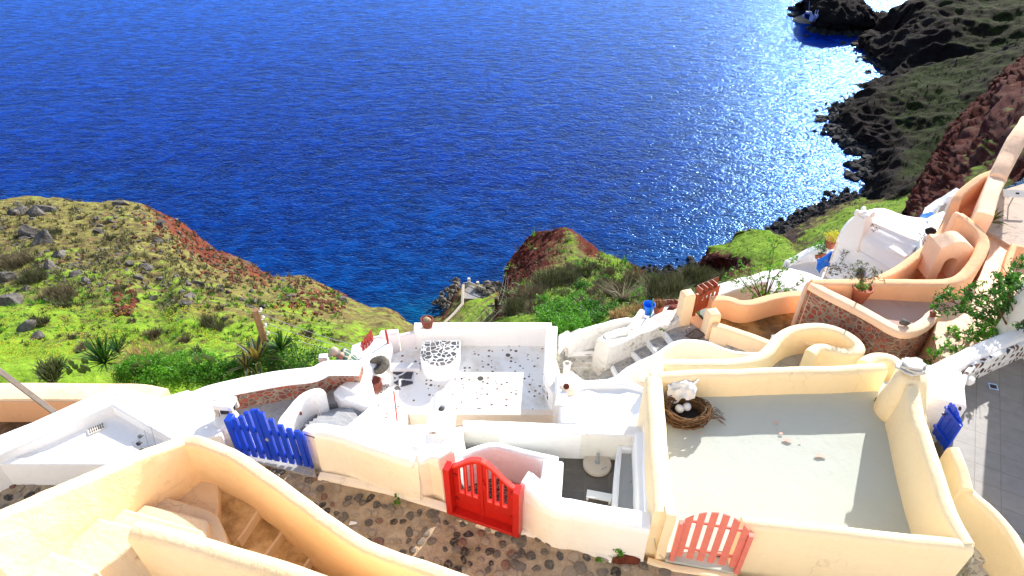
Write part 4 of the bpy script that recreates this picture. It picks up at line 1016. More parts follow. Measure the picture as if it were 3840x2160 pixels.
# ================================================================ orange gate terrace
t = thing('sunken_terrace', 'sunken terrace with orange walls and a mossy brown floor', 'terrace')
mb = MB(); mb.prism(W('c6', [(240, 900), (500, 860), (960, 800), (960, 1120), (600, 1120), (250, 1030)], -12.45), -14); mb.build('floor', MOSSF, t)
mb = MB(); mb.wall(W('c6', [(250, 835), (330, 828), (400, 838), (470, 868), (560, 862), (650, 835), (760, 805), (960, 790)], -11.85), .26, -14, .05, 1); mb.build('back_wall', ORA, t, wobble=.015)
mb = MB(); mb.wall(W('d2', [(2160, 440), (2250, 450), (2420, 505), (2576, 560), (2900, 680)], -11.95), .24, -14, .06, 1)
mb.build('front_wall', OCHL, t, wobble=.015)
mb = MB(); mb.prism([P('d2', 1800, 300, -12.45), P('d2', 1960, 290, -12.4), P('d2', 2090, 420, -12.4), P('d2', 2060, 530, -12.6)], -14); mb.build('threshold', ORA, t, bevel=.04)
c = P('c6', 795, 866, -12.15)
mb = MB(); mb.lathe(c + Vector((0, -.0, 0)), [(.06, 0), (.07, .03), (.045, .05), (.04, .01), (.001, .008)], 16, M=Matrix.Rotation(math.pi / 2, 3, 'X')); mb.build('round_vent', paint('dark_brass', (.2, .12, .04)), t)
for k, (u, v, z, lab) in enumerate([(1872, 55, -11.55, 'taller orange plaster gate post left of the brown gate'), (2178, 285, -11.7, 'shorter orange plaster gate post right of the brown gate')]):
    q = P('d2', u, v, z); mb = MB(); h = .95 if k == 0 else .8
    rot = Matrix.Rotation(.25, 3, 'Z')
    rg = []
    for zz, hw in ((-h - .6, .165), (-.06, .16), (.0, .14), (.035, .02)):
        rg.append([q + rot @ Vector((i * hw, j * hw, 0)) + Vector((0, 0, zz)) for i, j in ((-1, -1), (1, -1), (1, 1), (-1, 1))])
    loft(mb, rg); o = mb.build('gate_post', OCHL, None, bevel=.02, tagkw=dict(label=lab, cat='gate post', group='gate posts of the brown gate'))
t = thing('wooden_gate', 'red brown wooden gate with small square openings by the orange post', 'gate')
A = P('d2', 1955, 300, -12.3); B = P('d2', 2190, 205, -12.3); pl = Plane(A, B); L = pl.L
mb = MB(); leaf(pl, mb, 0, L, [(L * (.16 + .2 * i), L * (.27 + .2 * i)) for i in range(4)], lambda a: .62 + .1 * a / L + .0, .42, lambda a: .52 + .06 * a / L, 0, .03)
mb.build('gate_leaf', BROWN, t)
mb = MB(); pl.board(mb, -.12, -.03, -.05, .72, .72, -.02, .05); mb.build('post', BROWN, t)
pl2 = Plane(B + Vector((-.55, .12, .12)), B + Vector((.05, .35, .12)))
mb = MB(); pl2.board(mb, 0, pl2.L, .1, .5, .62, 0, .03); mb.build('rear_leaf', paint('dark_brown_wood', (.16, .04, .02)), t)
mb = MB()
for i in range(4): pl.board(mb, L * (.1 + .25 * i), L * (.13 + .25 * i), .62, .80, .80, -.2, .02)
mb.build('bracket', BROWN, t)
# ================================================================ stairs in the middle
t = thing('grey_stairway', 'grey cobbled stairs climbing between the rough wall and the white wing wall', 'stairs')
ST = [([(780, 1060), (960, 930), (1040, 1060), (1000, 1140), (820, 1140)], -13.15), ([(960, 935), (1195, 765), (1330, 885), (1020, 1050)], -13.0), ([(1195, 765), (1365, 615), (1520, 775), (1320, 900)], -12.87),
      ([(1360, 610), (1560, 490), (1700, 640), (1510, 790)], -12.74), ([(1555, 485), (1840, 310), (2110, 540), (1700, 690)], -12.6), ([(2000, 560), (2150, 520), (2400, 640), (2330, 760), (2000, 720)], -12.5), ([(2330, 670), (2420, 620), (2800, 760), (2800, 900), (2300, 760)], -12.4)]
for k, (p, z) in enumerate(ST):
    mb = MB(); mb.prism(W('d2', p, z), -14.5 + k * .01); mb.build('step', GCOB, t, bevel=.02)
    if 0 < k < 5:
        a, b = P('d2', *p[0], z + .012), P('d2', *p[-1], z + .012)
        mb = MB(); mb.wall([a, b], .10, -14.2, .03); mb.build('nosing', WHITE2, t, wobble=.02)
t = thing('rough_wall', 'thick rough limewashed wall running diagonally between the two stairways', 'wall'); mb = MB()
mb.wall(W('d2', [(840, 650, -12.3), (930, 615, -12.34), (1100, 565, -12.4), (1300, 490, -12.44), (1500, 405, -12.42), (1700, 325, -12.38), (1810, 285, -12.36)]), .50, -14.6, .07, 1, batter=.10)
mb.build('wall', plaster('worn_limewash', (.80, .77, .71), stain=(.25, .19, .12), amt=.5, grime=.75, bump=.06), t, wobble=.09, freq=2.4)
mb = MB(); mb.wall(W('d2', [(860, 590, -12.28), (1000, 535, -12.28), (1130, 500, -12.3)]), .2, -13.4, .05); mb.build('bench', WHITE2, t, wobble=.03)
t = thing('white_stairway', 'whitewashed cobble stairs beside the pebble mosaic terrace', 'stairs')
for p, z in [([(380, 560), (560, 480), (860, 560), (880, 790), (320, 790)], -13.2), ([(300, 770), (880, 760), (900, 900), (300, 900)], -13.3), ([(300, 815), (880, 815), (900, 960), (300, 960)], -13.42), ([(300, 900), (880, 900), (900, 1200), (300, 1200)], -13.54)]:
    mb = MB(); mb.prism(W('d2', p, z), -15 + z * .01); mb.build('step', WCOB, t, bevel=.03)
for (u0, v0, u1, v1, z) in [(380, 775, 830, 770, -13.2), (380, 905, 810, 895, -13.42)]:
    mb = MB(); mb.wall([P('d2', u0, v0, z + .02), P('d2', u1, v1, z + .02)], .09, -14.5, .03); mb.build('nosing', WHITE, t, wobble=.03)
t = thing('stair_parapet', 'worn white parapet edging the cobble stairs above the green slope', 'wall'); mb = MB()
mb.wall(W('d2', [(415, 625, -12.7), (500, 545, -12.5), (600, 500, -12.45), (800, 448, -12.4), (1000, 395, -12.35), (1110, 378, -12.35), (1200, 400, -12.4), (1270, 320, -12.35), (1310, 262, -12.3)]), .16, -14.8, .05, 1)
mb.build('wall', WHITE2, t, wobble=.05, freq=2.5)
mb = MB(); mb.prism(W('d2', [(300, 560), (420, 500), (470, 560), (400, 650), (330, 850), (290, 850)], -12.95), -15); mb.build('rubble_bank', WCOB, t, bevel=.06)
mb = MB(); mb.prism(W('d2', [(1180, 420), (1320, 260), (1450, 170), (1780, 160), (1820, 290), (1500, 420), (1200, 540)], -12.75), -15); mb.build('white_ledge', WHITE2, t, bevel=.05)
# white wing wall
t = thing('wing_wall', 'swooping white wing wall between the grey stairs and the yellow terraces', 'wall'); mb = MB()
mb.wall(W('d2', [(1040, 1050, -11.95), (1110, 985, -11.9), (1270, 905, -11.85), (1420, 835, -11.8), (1560, 755, -11.75), (1690, 670, -11.7), (1800, 628, -11.7), (1930, 625, -11.7), (2100, 655, -11.7), (2250, 720, -11.72), (2400, 765, -11.75), (2560, 785, -11.78), (2800, 800, -11.8)]), .14, -14.2, .06, 1, batter=.12)
mb.build('wall', plaster('bluish_white_limewash', (.85, .85, .86), stain=(.6, .45, .3), amt=.3, grime=.15), t, wobble=.03)
mb = MB(); mb.prism([P('d2', 1050, 1040, -12.2), P('d2', 1260, 940, -12.15), P('d2', 1480, 910, -12.1), P('d2', 1480, 1020, -12.1), P('d2', 1350, 1060, -12.2)], -12.45); mb.build('shelf', WHITE, t, bevel=.04)
mb = MB(); mb.prism(W('d2', [(1040, 1040), (1500, 980), (1400, 1300), (1040, 1130)], -12.75), -14); mb.build('lower_floor', CONC, t)
# ================================================================ pebble mosaic terrace
t = thing('mosaic_terrace', 'white walled terrace whose floor is set with scattered lava pebbles', 'terrace')
FZ = -12.55
mb = MB(); mb.prism(W('c3', [(480, 480), (720, 380), (1720, 370), (1800, 650), (1790, 870), (660, 868), (640, 990), (420, 1010), (330, 860), (380, 600)], FZ), -14.5); mb.build('floor', PEBB, t)
mb = MB()
mb.wall(W('c3', [(700, 242, -11.95), (1100, 240, -11.95), (1722, 240, -11.95)]), .26, -15, .03)
mb.wall(W('c3', [(1722, 245, -11.945), (1716, 330, -11.945), (1712, 450, -11.945), (1706, 540, -11.945), (1712, 610, -11.945), (1738, 680, -11.945), (1775, 740, -11.945)]), .30, -15, .04, 1)
mb.build('parapet', FTER, t, wobble=.008)
mb = MB()
mb.wall(W('c3', [(590, 312, -12.1), (700, 288, -12.05)]), .12, -15, .04)
mb.wall(W('c3', [(460, 300, -12.0), (470, 290, -12.0), (580, 282, -12.0)]), .2, -15, .05)
mb.wall(W('c3', [(455, 330, -11.95), (480, 480, -12.0)]), .12, -14.5, .05) if 0 else None
mb.build('corner_wall', plaster('rosy_wall', (.86, .80, .80), amt=.3, grime=.06), t, wobble=.01)
mb = MB()
mb.wall(W('c3', [(455, 340, -11.95), (425, 400, -11.9), (375, 470, -11.85), (315, 560, -11.8), (262, 650, -11.75), (200, 700, -11.7)]), .52, -14.8, .16, 2)
mb.wall(W('c3', [(425, 560, -12.2), (450, 610, -12.25), (460, 650, -12.35)]), .42, -14.5, .16, 1)
mb.build('swollen_wall', WHITE, t, wobble=.03)
mb = MB()
mb.prism([P('c3', 92, 735, -11.76), P('c3', 130, 690, -11.76), P('c3', 260, 610, -11.78), P('c3', 380, 640, -11.9), P('c3', 400, 720, -11.9), P('c3', 385, 862, -11.86), P('c3', 260, 818, -11.82), P('c3', 150, 785, -11.78)], -14.5)
mb.prism([P('c3', 375, 830, -11.8), P('c3', 460, 880, -11.8), P('c3', 500, 1000, -11.5), P('c3', 660, 980, -11.3), P('c3', 780, 1010, -11.2), P('c3', 790, 1180, -10.9), P('c3', 0, 1060, -10.8), P('c3', 0, 960, -11.0), P('c3', 190, 985, -11.3)], -14.4)
mb.build('white_roof', WHITE, t, bevel=.05, bseg=3)
mb = MB(); mb.prism(W('c3', [(650, 858), (1775, 862), (1775, 905), (660, 900)], FZ + .012), -14); mb.prism([P('c3', 652, 902, FZ - .12), P('c3', 1755, 912, FZ - .12), P('c3', 1755, 918, FZ - .13), P('c3', 652, 908, FZ - .13)], -14)
mb.build('ledge', CREAMW, t, bevel=.02)
mb = MB(); mb.prism(W('c3', [(655, 890), (1770, 890), (1770, 1010), (655, 1010)], FZ - .38), -14); mb.build('lower_strip', mat_pebble('pebble_floor_painted_shade', (.66, .60, .52), .9), t)  # darker copy of the pebble floor, shade put into its base colour
mb = MB()
mb.wall(W('c3', [(1672, 668, -12.2), (1690, 730, -12.2), (1730, 780, -12.2), (1775, 820, -12.2)]), .06, -14, .02, 1)
mb.build('studded_face', WBLK, t)
# rounded mosaic table
mb = MB()
TP = [(768, 350), (900, 346), (1040, 350), (1042, 400), (1030, 440), (1015, 480), (980, 515), (930, 538), (870, 543), (810, 530), (765, 500), (742, 460), (745, 420), (757, 380)]
t2 = thing('mosaic_table', 'rounded white plinth table topped with a black slab mosaic', 'table')
mb.prism(W('c3', TP, -12.02), -12.6); mb.build('base', WHITE, t2, bevel=.03)
mb = MB(); mb.prism([P('c3', 895 + (u - 895) * .95, 440 + (v - 440) * .95, -12.016) for u, v in TP], -12.05); mb.build('mosaic_top', MOSAIC, t2)
# dark slab steps left of table
t2 = thing('slab_step', 'white steps inlaid with large black slabs beside the mosaic table', 'steps'); mb = MB()
mb.prism(W('c3', [(520, 515), (740, 515), (740, 560), (520, 560)], FZ + .14), -13); mb.build('step', plaster('bluish_step', (.74, .75, .80), amt=.2, grime=.15), t2, bevel=.02)
mb = MB(); mb.prism(W('c3', [(540, 575), (700, 570), (690, 665), (600, 690), (545, 660)], FZ + .03), -13); mb.build('inlay', mat_stonewall('large_black_slabs', 2.6, (.78, .78, .8), [(.05, .05, .06), (.09, .09, .10), (.04, .04, .045)], .10, bump=.01), t2)
# black stones edging at swollen wall foot
t2 = thing('pebble_edging', 'band of small dark pebbles curving round the foot of the white wall', 'edging'); mb = MB()
mb.wall(W('c3', [(500, 650), (470, 700), (420, 725), (370, 745), (345, 800)], FZ + .05), .16, -13, .05, 1); mb.build('edging', mat_stonewall('edging_pebbles', 16, (.8, .78, .74), [(.08, .07, .06), (.15, .11, .09)], .2), t2)
# jars on the white wall
q = P('c3', 445, 545, -11.95)
t2 = thing('stone_mortar', 'mossy grey hollow stone mortar lying on the swollen white wall', 'stone mortar', q)
mb = MB(); M = Matrix.Rotation(-.45, 3, 'Y') @ Matrix.Rotation(.5, 3, 'X')
mb.lathe((0, 0, .05), [(.12, -.14), (.25, -.07), (.29, .03), (.26, .12), (.19, .16), (.12, .13), (.075, .05), (.001, .0)], 24, sy=.8, M=M); mb.build('bowl', RLAVA, t2, wobble=.02, freq=6)
q = P('c3', 415, 700, -12.2)
t2 = thing('clay_pot', 'dark red brown clay pot standing in the pebble edging', 'pot', q)
mb = MB(); mb.lathe((0, 0, 0), [(.11, -.1), (.16, 0), (.17, .1), (.155, .2), (.165, .23), (.13, .24), (.12, .2), (.001, .17)], 22); mb.build('body', TERRAD, t2)
# pot on far parapet
q = P('c3', 800, 246, -11.93)
t2 = thing('flower_pot', 'dark red clay pot of dry soil standing on the far white parapet', 'pot', q)
mb = MB(); mb.lathe((0, 0, 0), [(.12, 0), (.13, .02), (.15, .14), (.165, .2), (.175, .23), (.17, .26), (.14, .26), (.13, .22), (.001, .21)], 22, sy=.9); mb.build('body', TERRAD, t2)
mb = MB(); mb.lathe((0, 0, .215), [(.14, 0), (.09, .05), (.04, .07), (.001, .08)], 16, sy=.9); mb.build('soil', mat_rock('dry_soil', (.2, .12, .07), (.5, .36, .22), 20, .01), t2, wobble=.02, freq=12)
# red poles and small gate
t2 = thing('red_pole', 'bright red pole standing against the rosy wall corner', 'pole'); mb = MB()
a = P('c3', 524, 470, FZ + .08); mb.tube([a, a + Vector((-.02, 0, .92))], .03, 8); mb.build('pole', RED, t2)
t2 = thing('red_pole', 'thin red pole standing on the pebble floor in the sun', 'pole'); mb = MB()
a = P('c3', 573, 945, FZ); mb.tube([a, a + Vector((.03, .0, 1.0))], .018, 8); mb.build('pole', RED, t2)
t2 = thing('small_gate', 'little red gate with pointed slats above the white stairs', 'gate')
pl = Plane(P('c3', 312, 428, -12.75), P('c3', 400, 360, -12.75))
for k in range(4):
    L = pl.L; mb = MB(); pl.board(mb, L * (k + .05) / 4, L * (k + .8) / 4, 0, .30 + .05 * k, .32 + .05 * k, 0, .03); mb.build('slat', paint('brick_red_paint', (.62, .05, .03)), t2)
mb = MB(); pl.board(mb, 0, L, .12, .2, .2, -.03, -.005); mb.build('rail', paint('brick_red_paint2', (.62, .05, .03)), t2)
t2 = thing('stair_channel', 'narrow white stair channel running down past the little red gate', 'stairs'); mb = MB()
mb.wall(W('c3', [(255, 385, -12.6), (235, 460, -12.5), (215, 520, -12.3)]), .12, -14, .04); mb.wall(W('c3', [(395, 330, -12.6), (470, 315, -12.5)]), .10, -14, .03)
mb.build('side_wall', WHITE, t2, wobble=.01)
mb = MB(); mb.prism(W('c3', [(260, 380), (380, 330), (320, 520), (225, 520)], -12.9), -14.2); mb.build('floor', plaster('bluish_floor', (.6, .65, .75)), t2)
# white roofs right of the mosaic terrace
t = thing('white_house', 'blinding white roof with a low vent between the terraces', 'house')
mb = MB()
mb.prism([P('c3', 1775, 700, -12.0), P('c3', 1800, 600, -12.0), P('c3', 1870, 570, -12.0), P('c3', 1960, 640, -12.0), P('c3', 2130, 630, -11.9), P('c3', 2230, 600, -11.8), P('c3', 2420, 700, -11.6), P('c3', 2430, 1000, -11.3), P('c3', 1780, 965, -11.5)], -14.3)
mb.build('roof', WHITE, t, bevel=.06, bseg=3)
mb = MB(); mb.wall(W('c3', [(1950, 690, -11.75), (2060, 665, -11.7), (2200, 665, -11.65), (2340, 690, -11.55), (2420, 720, -11.5)]), .12, -12.6, .05, 1)
mb.wall(W('c3', [(1790, 600, -11.7), (1800, 700, -11.7), (1785, 830, -11.65)]), .3, -14.3, .12, 1)
mb.build('roof_edge', WHITE, t, wobble=.02)
q = P('c3', 1840, 705, -11.75)
mb = MB(); mb.lathe(q, [(.26, -.3), (.24, 0), (.17, .08), (.12, .1), (.001, .11)], 20, sy=.8); mb.build('vent_hood', CREAMW, t)
mb = MB(); mb.lathe(P('c3', 1830, 692, -11.62), [(.07, -.02), (.07, .03), (.05, .035), (.05, 0), (.001, 0)], 14, M=Matrix.Rotation(.7, 3, 'X')); mb.build('vent_hole', TERRAD, t)
q = P('c3', 1835, 550, -12.0)
mb = MB(); mb.lathe(q, [(.09, -.4), (.085, .08), (.10, .1), (.10, .14), (.06, .15), (.055, .1), (.001, .08)], 14); mb.build('chimney', plaster('sooty_white', (.7, .66, .6), grime=.5), t)
# white dome thing with chimney in the middle
t = thing('chimney_stack', 'small white domed chimney house on the roof behind the cream wall', 'chimney')
A = P('c4', 800, 240, -10.6); B = P('c4', 1000, 240, -10.6); pl = Plane(A, B); L = pl.L; mb = MB()
archblock(mb, pl, L, L * .24, .12, 1, .5, lambda a: .52 * math.sin(math.pi * (a / L * .9 + .05)) ** .6 + .12)
mb.build('body', WHITE, t, bevel=.02)
mb = MB(); pl.board(mb, L * .2, L * .8, 0, .34, .34, -.3, -.28); mb.build('inner_face', CREAMW, t)
q = P('c4', 903, 60, -9.85); mb = MB(); mb.lathe(q, [(.17, -.6), (.13, -.1), (.10, 0), (.085, .02), (.06, 0), (.001, -.05)], 16); mb.build('flue', WHITE, t, wobble=.01)
mb = MB(); mb.lathe(q + Vector((0, -.03, .012)), [(.06, 0), (.001, .01)], 12); mb.build('flue_hole', BLACK, t)
t = thing('white_stairwell', 'white roof stair with worn cream steps behind the cream wall', 'stairs'); mb = MB()
mb.prism([P('c4', 780, 250, -10.55), P('c4', 1050, 230, -10.5), P('c4', 1065, 420, -10.5), P('c4', 940, 460, -10.5), P('c4', 770, 420, -10.6)], -13); mb.build('roof', WHITE, t, bevel=.03)
for k in range(5):
    mb = MB(); u = 560 + 45 * k
    mb.prism(W('c4', [(u - 30, 300), (u + 60, 290), (u + 150, 400), (u + 40, 400)], -10.95 - .06 * k), -12); mb.build('step', CREAMW, t)
mb = MB(); mb.prism([P('c4', 430, 200, -11.15), P('c4', 800, 180, -11.1), P('c4', 800, 420, -11.0), P('c4', 100, 240, -10.9)], -13.5); mb.build('landing', WHITE, t)
# ================================================================ blue gate and tiled yard
t = thing('garden_wall', 'broad white topped retaining wall faced with red stone below the hedge', 'wall')
GW = [(-420, 760), (-200, 720), (0, 625), (180, 572), (400, 520), (650, 470), (900, 428), (1100, 400), (1280, 385), (1380, 360), (1460, 310), (1540, 292), (1800, 298), (1900, 300)]
mb = MB(); mb.wall(W('d3', GW, -11.3), .42, -11.42, .05, 1); mb.build('crown', WHITE, t, wobble=.008)
mb = MB(); mb.wall(W('d3', [(u, v, -11.4) for u, v in GW]), .36, -14.5, .01, 1)
mb.build('masonry', REDST, t, wobble=.012, freq=3)
tb = MB(); tb.prism(W('d3', [(-300, 1100), (100, 760), (300, 640), (1000, 560), (1500, 440), (1900, 440), (1900, 700), (1500, 750), (1200, 1050), (600, 1300), (-200, 1300)], -12.02), -13.6)
tb.build('tiled_yard', TILE2, tagkw=dict(label='grey tiled yard in the shade below the red stone wall', cat='yard', kind='structure'))
t = thing('tiled_stairs', 'grey tiled stairs descending between white walls beside the yard', 'stairs')
for k in range(6):
    mb = MB(); a = k * 62
    mb.prism(W('d3', [(1230 + a * .85, 1000 - a * .55), (1500 + a * 1.25, 930 - a * .75 + 60), (1900 + a * .3, 1080), (1300, 1100)], -11.5 - .11 * k), -13.5); mb.build('step', TILE2, t, bevel=.01)
t = thing('curved_wall', 'low white curving wall with two small niches beside the tiled stairs', 'wall'); mb = MB()
mb.wall(W('d3', [(1425, 640), (1395, 600), (1330, 605), (1220, 650), (1130, 740), (1060, 830), (985, 920), (960, 980)], -11.42), .22, -13.2, .06, 1)
mb.build('wall', WHITE, t, wobble=.02)
for u, v in ((1345, 715), (1185, 870)):
    mb = MB(); q = P('d3', u, v, -11.62); mb.lathe(q, [(.05, 0), (.04, .02), (.001, .02)], 12, sx=.6, M=Matrix.Rotation(1.2, 3, 'X')); mb.build('niche', TERRAD, t)
t = thing('gate_pier', 'bulging white gate pier with a box shaped chimney left of the blue gate', 'gate pier'); mb = MB()
loft(mb, [ring('d3', 380, 1250, -11.2, .36, .34), ring('d3', 350, 1130, -10.3, .34, .30), ring('d3', 330, 1040, -9.95, .30, .26), ring('d3', 300, 960, -9.75, .24, .2), ring('d3', 275, 890, -9.72, .2, .17)])
mb.wall(W('d3', [(200, 1000, -9.9), (430, 960, -9.75), (520, 930, -9.72)]), .3, -11.3, .12, 1)
mb.build('pier', WHITE, t, wobble=.02)
q = P('d3', 265, 745, -9.42)
mb = MB(); mb.box(q, .36, .30, .10, -.1); mb.build('chimney_cap', WHITE, t, bevel=.03)
sooty = plaster('sooty', (.6, .52, .42), grime=.5)
for i, j in ((-1, -1), (1, -1), (1, 1), (-1, 1)):
    mb = MB(); mb.box(q + Vector((i * .14, j * .11, -.14)), .06, .06, .2); mb.build('chimney_leg', sooty, t, wobble=.02, freq=6)
mb = MB(); mb.box(q + Vector((0, .02, -.18)), .22, .16, .12); mb.build('dark_opening', BLACK, t)  # black box standing in for the darkness inside the chimney opening
A = P('c2', 1745, 575, -10.3); B = P('c2', 2228, 664, -10.3); pl = Plane(A, B); L = pl.L
t = thing('double_gate', 'bright blue double gate of arched pickets beside the white pier', 'gate')
mb = MB(); pl.board(mb, -.10, .015, -.04, .98, .98, -.12, .06); mb.build('post', BLUE, t, bevel=.01)
mb = MB(); pl.board(mb, L - .01, L + .03, -.04, .92, .92, -.03, .03); mb.build('post', BLUE, t, bevel=.01)
n = 9
for k in range(n):
    a = L * (k + .62) / (n + .15); x = a / L; sw = L / n * .66
    h = .98 + .38 * math.exp(-((x - .42) / .24) ** 2)
    mb = MB(); pl.board(mb, a - sw / 2, a + sw / 2, .0, h - .01, h + .01, -.02, .035); mb.build('slat', BLUE, t, bevel=.005)
    if k == 3:
        mb = MB(); pl.board(mb, a + sw * .5 + .004, a + sw * 1.2, .0, h + .03, h + .03, -.012, .02); mb.build('centre_board', BLUE, t, bevel=.006)
for hb in (.10, .70):
    mb = MB(); pl.board(mb, .02, L - .02, hb, hb + .11, hb + .11, -.04, -.014); mb.build('rail', BLUE, t)
mb = MB(); mb.box(pl.at(L * .47, .62, .03), .05, .03, .07); mb.build('latch', METAL, t)
t = thing('tiled_threshold', 'grey tiled doorstep striped with shadow under the blue gate', 'doorstep')
mb = MB(); mb.prism(W('c2', [(1700, 540), (2240, 640), (2260, 740), (2180, 725), (1760, 610)], -10.345), -11.4); mb.build('slab', TILE2, t, bevel=.01)
# ================================================================ white flat roof on the left
t = thing('white_house', 'low white house with a recessed flat roof at the left', 'house')
mb = MB(); mb.prism(W('c2', [(-300, 700), (-300, 560), (850, 110), (1300, 300), (1560, 480), (1250, 500), (800, 640), (-100, 640)], -9.85), -10.9); mb.build('roof', WHITE, t)
mb = MB()
mb.hexa(W('c2', [(-300, 720), (-300, 600), (700, 220), (860, 95), (800, 225), (640, 300)], -10.9), W('c2', [(-60, 600, -9.84), (-60, 490, -9.55), (400, 285, -9.55), (848, 88, -9.55), (788, 228, -9.7), (400, 395, -9.8)])) if 0 else None
mb.wall(W('c2', [(-260, 640), (0, 520), (400, 350), (825, 160)], -9.62), .42, -10.9, .05)
mb.wall(W('c2', [(-260, 600), (0, 485), (400, 305), (815, 115)], -9.62), .22, -12.2, .05)
mb.build('west_parapet', WHITE, t, wobble=.012)
mb = MB()
mb.prism([P('c2', 845, 90, -9.58), P('c2', 1150, 170, -9.6), P('c2', 1340, 115, -9.9), P('c2', 1545, 200, -10.0), P('c2', 1590, 440, -9.7), P('c2', 1480, 460, -9.66), P('c2', 1235, 485, -9.64), P('c2', 1000, 350, -9.62), P('c2', 790, 228, -9.6)], -13.5)
mb.build('east_parapet', WHITE, t, bevel=.04, bseg=3)
mb = MB(); mb.prism(W('c2', [(-300, 590), (790, 618), (950, 585), (1300, 490), (1300, 520), (780, 655), (-300, 648)], -9.8), -10.9); mb.build('front_edge', WHITE, t, bevel=.02)
mb = MB(); mb.prism([P('c2', -300, 652, -9.83), P('c2', 780, 660, -9.83), P('c2', 1300, 520, -9.83), P('c2', 1300, 500, -9.83), P('c2', -300, 600, -9.83)], -10.95); mb.build('front_wall', plaster('greyed_white', (.83, .80, .77), amt=.3, grime=.1), t)
# vent grate
q = P('c2', 692, 397, -9.84)
t = thing('roof_grate', 'pale slotted vent grate set in the white flat roof', 'grate', q, .62)
mb = MB(); mb.box((0, 0, .01), .30, .17, .02); mb.build('plate', plaster('cream_plate', (.80, .78, .70)), t, bevel=.02)
mb = MB()
for j in (-1, 1):
    for i in range(7): mb.box((-.11 + .036 * i, j * .036, .0215), .016, .055, .006)
mb.build('slots', paint('dark_slots', (.10, .05, .03)), t)
q = P('c2', 1040, 560, -9.83)
t = thing('grill_rack', 'thin wire rack with black clamps leaning on the white roof', 'wire rack')
r0_, r1_, r2_, r3_ = P('c2', 965, 560, -9.83), P('c2', 1115, 522, -9.83), P('c2', 1075, 362, -9.45), P('c2', 943, 490, -9.45)
mb = MB()
for k in range(13):
    a = k / 12; mb.tube([r0_.lerp(r3_, a), r1_.lerp(r2_, a)], .0028, 4)
for a in (0, .33, .66, 1): mb.tube([r0_.lerp(r1_, a), r3_.lerp(r2_, a)], .004, 4)
mb.build('grid', METAL, t)
for u, v in ((1000, 450), (990, 502), (1015, 550)):
    mb = MB(); q = P('c2', u, v, -9.62); mb.lathe(q, [(.001, -.03), (.035, -.02), (.04, .01), (.001, .04)], 10); mb.tube([q, q + Vector((.07, 0, .02))], .01, 5); mb.build('clamp', BLACK, t)
# ================================================================ orange walled yard behind it
t = thing('orange_wall', 'long orange wall with a pale crown above the dark yard at the left', 'wall'); mb = MB()
mb.wall(W('c2', [(-400, 130), (0, 127), (450, 127), (900, 130), (1020, 140), (1150, 165)], -11.3), .52, -13, .04, 1); mb.build('crown', OCHL, t, wobble=.012)
mb = MB(); mb.wall([p + Vector((0, -.235, 0)) for p in W('c2', [(-400, 130), (0, 130), (450, 130), (850, 132)], -11.34)], .16, -13, .01); mb.build('face', ORA, t)
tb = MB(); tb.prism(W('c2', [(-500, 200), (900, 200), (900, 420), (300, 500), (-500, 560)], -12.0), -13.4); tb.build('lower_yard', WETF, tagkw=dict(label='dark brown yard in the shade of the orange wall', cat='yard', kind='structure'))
t = thing('wooden_rail', 'slanting grey wooden beam above the dark yard at the left', 'beam')
a = P('c2', -60, -60, -9.9); b = P('c2', 392, 282, -10.6); d = (b - a); mb = MB(); rz = math.atan2(d.y, d.x); ry = -math.asin(d.z / d.length)
mb.box((a + b) / 2, d.length, .10, .07, rz, ry=ry); mb.build('beam', GWOOD, t, bevel=.006)
# ================================================================ near stair house
t = thing('ochre_stair_house', 'large ochre plaster stair well turning in the near left foreground', 'staircase')
mb = MB(); NZ = -7.9
mb.wall(W('c2', [(-300, 1120, -6.45), (0, 998, -6.75), (330, 856, -7.05), (650, 722, -7.35), (980, 592, -7.62), (1308, 474, NZ)]), .2, -10.6, .06)
mb.wall(W('c2', [(1300, 470), (1400, 478), (1520, 515), (1640, 565), (1760, 640), (1900, 735), (2050, 840), (2200, 945)], NZ) + W('c4', [(0, 862), (100, 930), (200, 998), (350, 1085), (480, 1135), (750, 1225), (1050, 1335), (1300, 1440)], NZ - .02), .2, -10.8, .07, 0)
mb.build('outer_wall', OCH, t, wobble=.02)
mb = MB()
mb.wall(W('c2', [(955, 1095), (1060, 1120), (1430, 1225), (1800, 1335), (2100, 1430), (2574, 1590), (2900, 1700)], -7.5), .27, -10.8, .12, 0)
mb.build('inner_wall', OCH, t, wobble=.015)
STEPL = plaster('worn_step_plaster', (.74, .60, .43), stain=(.45, .32, .18), amt=.6, grime=.3, bump=.03)
steps = [([(1160, 868), (1330, 600), (1560, 640), (1560, 1000), (1500, 1100)], -8.78, STEPL),
         ([(1100, 870), (1165, 872), (1300, 915), (1480, 968), (1555, 1015), (1600, 1110), (1628, 1205), (1560, 1300), (900, 1300), (900, 870)], -8.55, STEPL),
         ([(960, 880), (1010, 922), (1480, 1045), (1480, 1300), (800, 1300)], -8.35, STEPL),
         ([(760, 920), (822, 945), (1450, 1120), (1400, 1400), (700, 1300)], -8.15, STEPL),
         ([(520, 960), (598, 1003), (945, 1092), (1150, 1150), (1000, 1215), (940, 1235), (850, 1310), (700, 1415), (600, 1600), (0, 1500), (200, 1100)], -7.92, STEPL),
         ([(200, 1200), (278, 1236), (700, 1398), (640, 1449), (500, 1800), (-500, 1800), (-300, 1400)], -7.68, STEPL)]
for p, z, mt in steps:
    mb = MB(); mb.prism(W('c2', p, z), -10.7 + z * .001); mb.build('step', mt, t, bevel=.035, bseg=3)
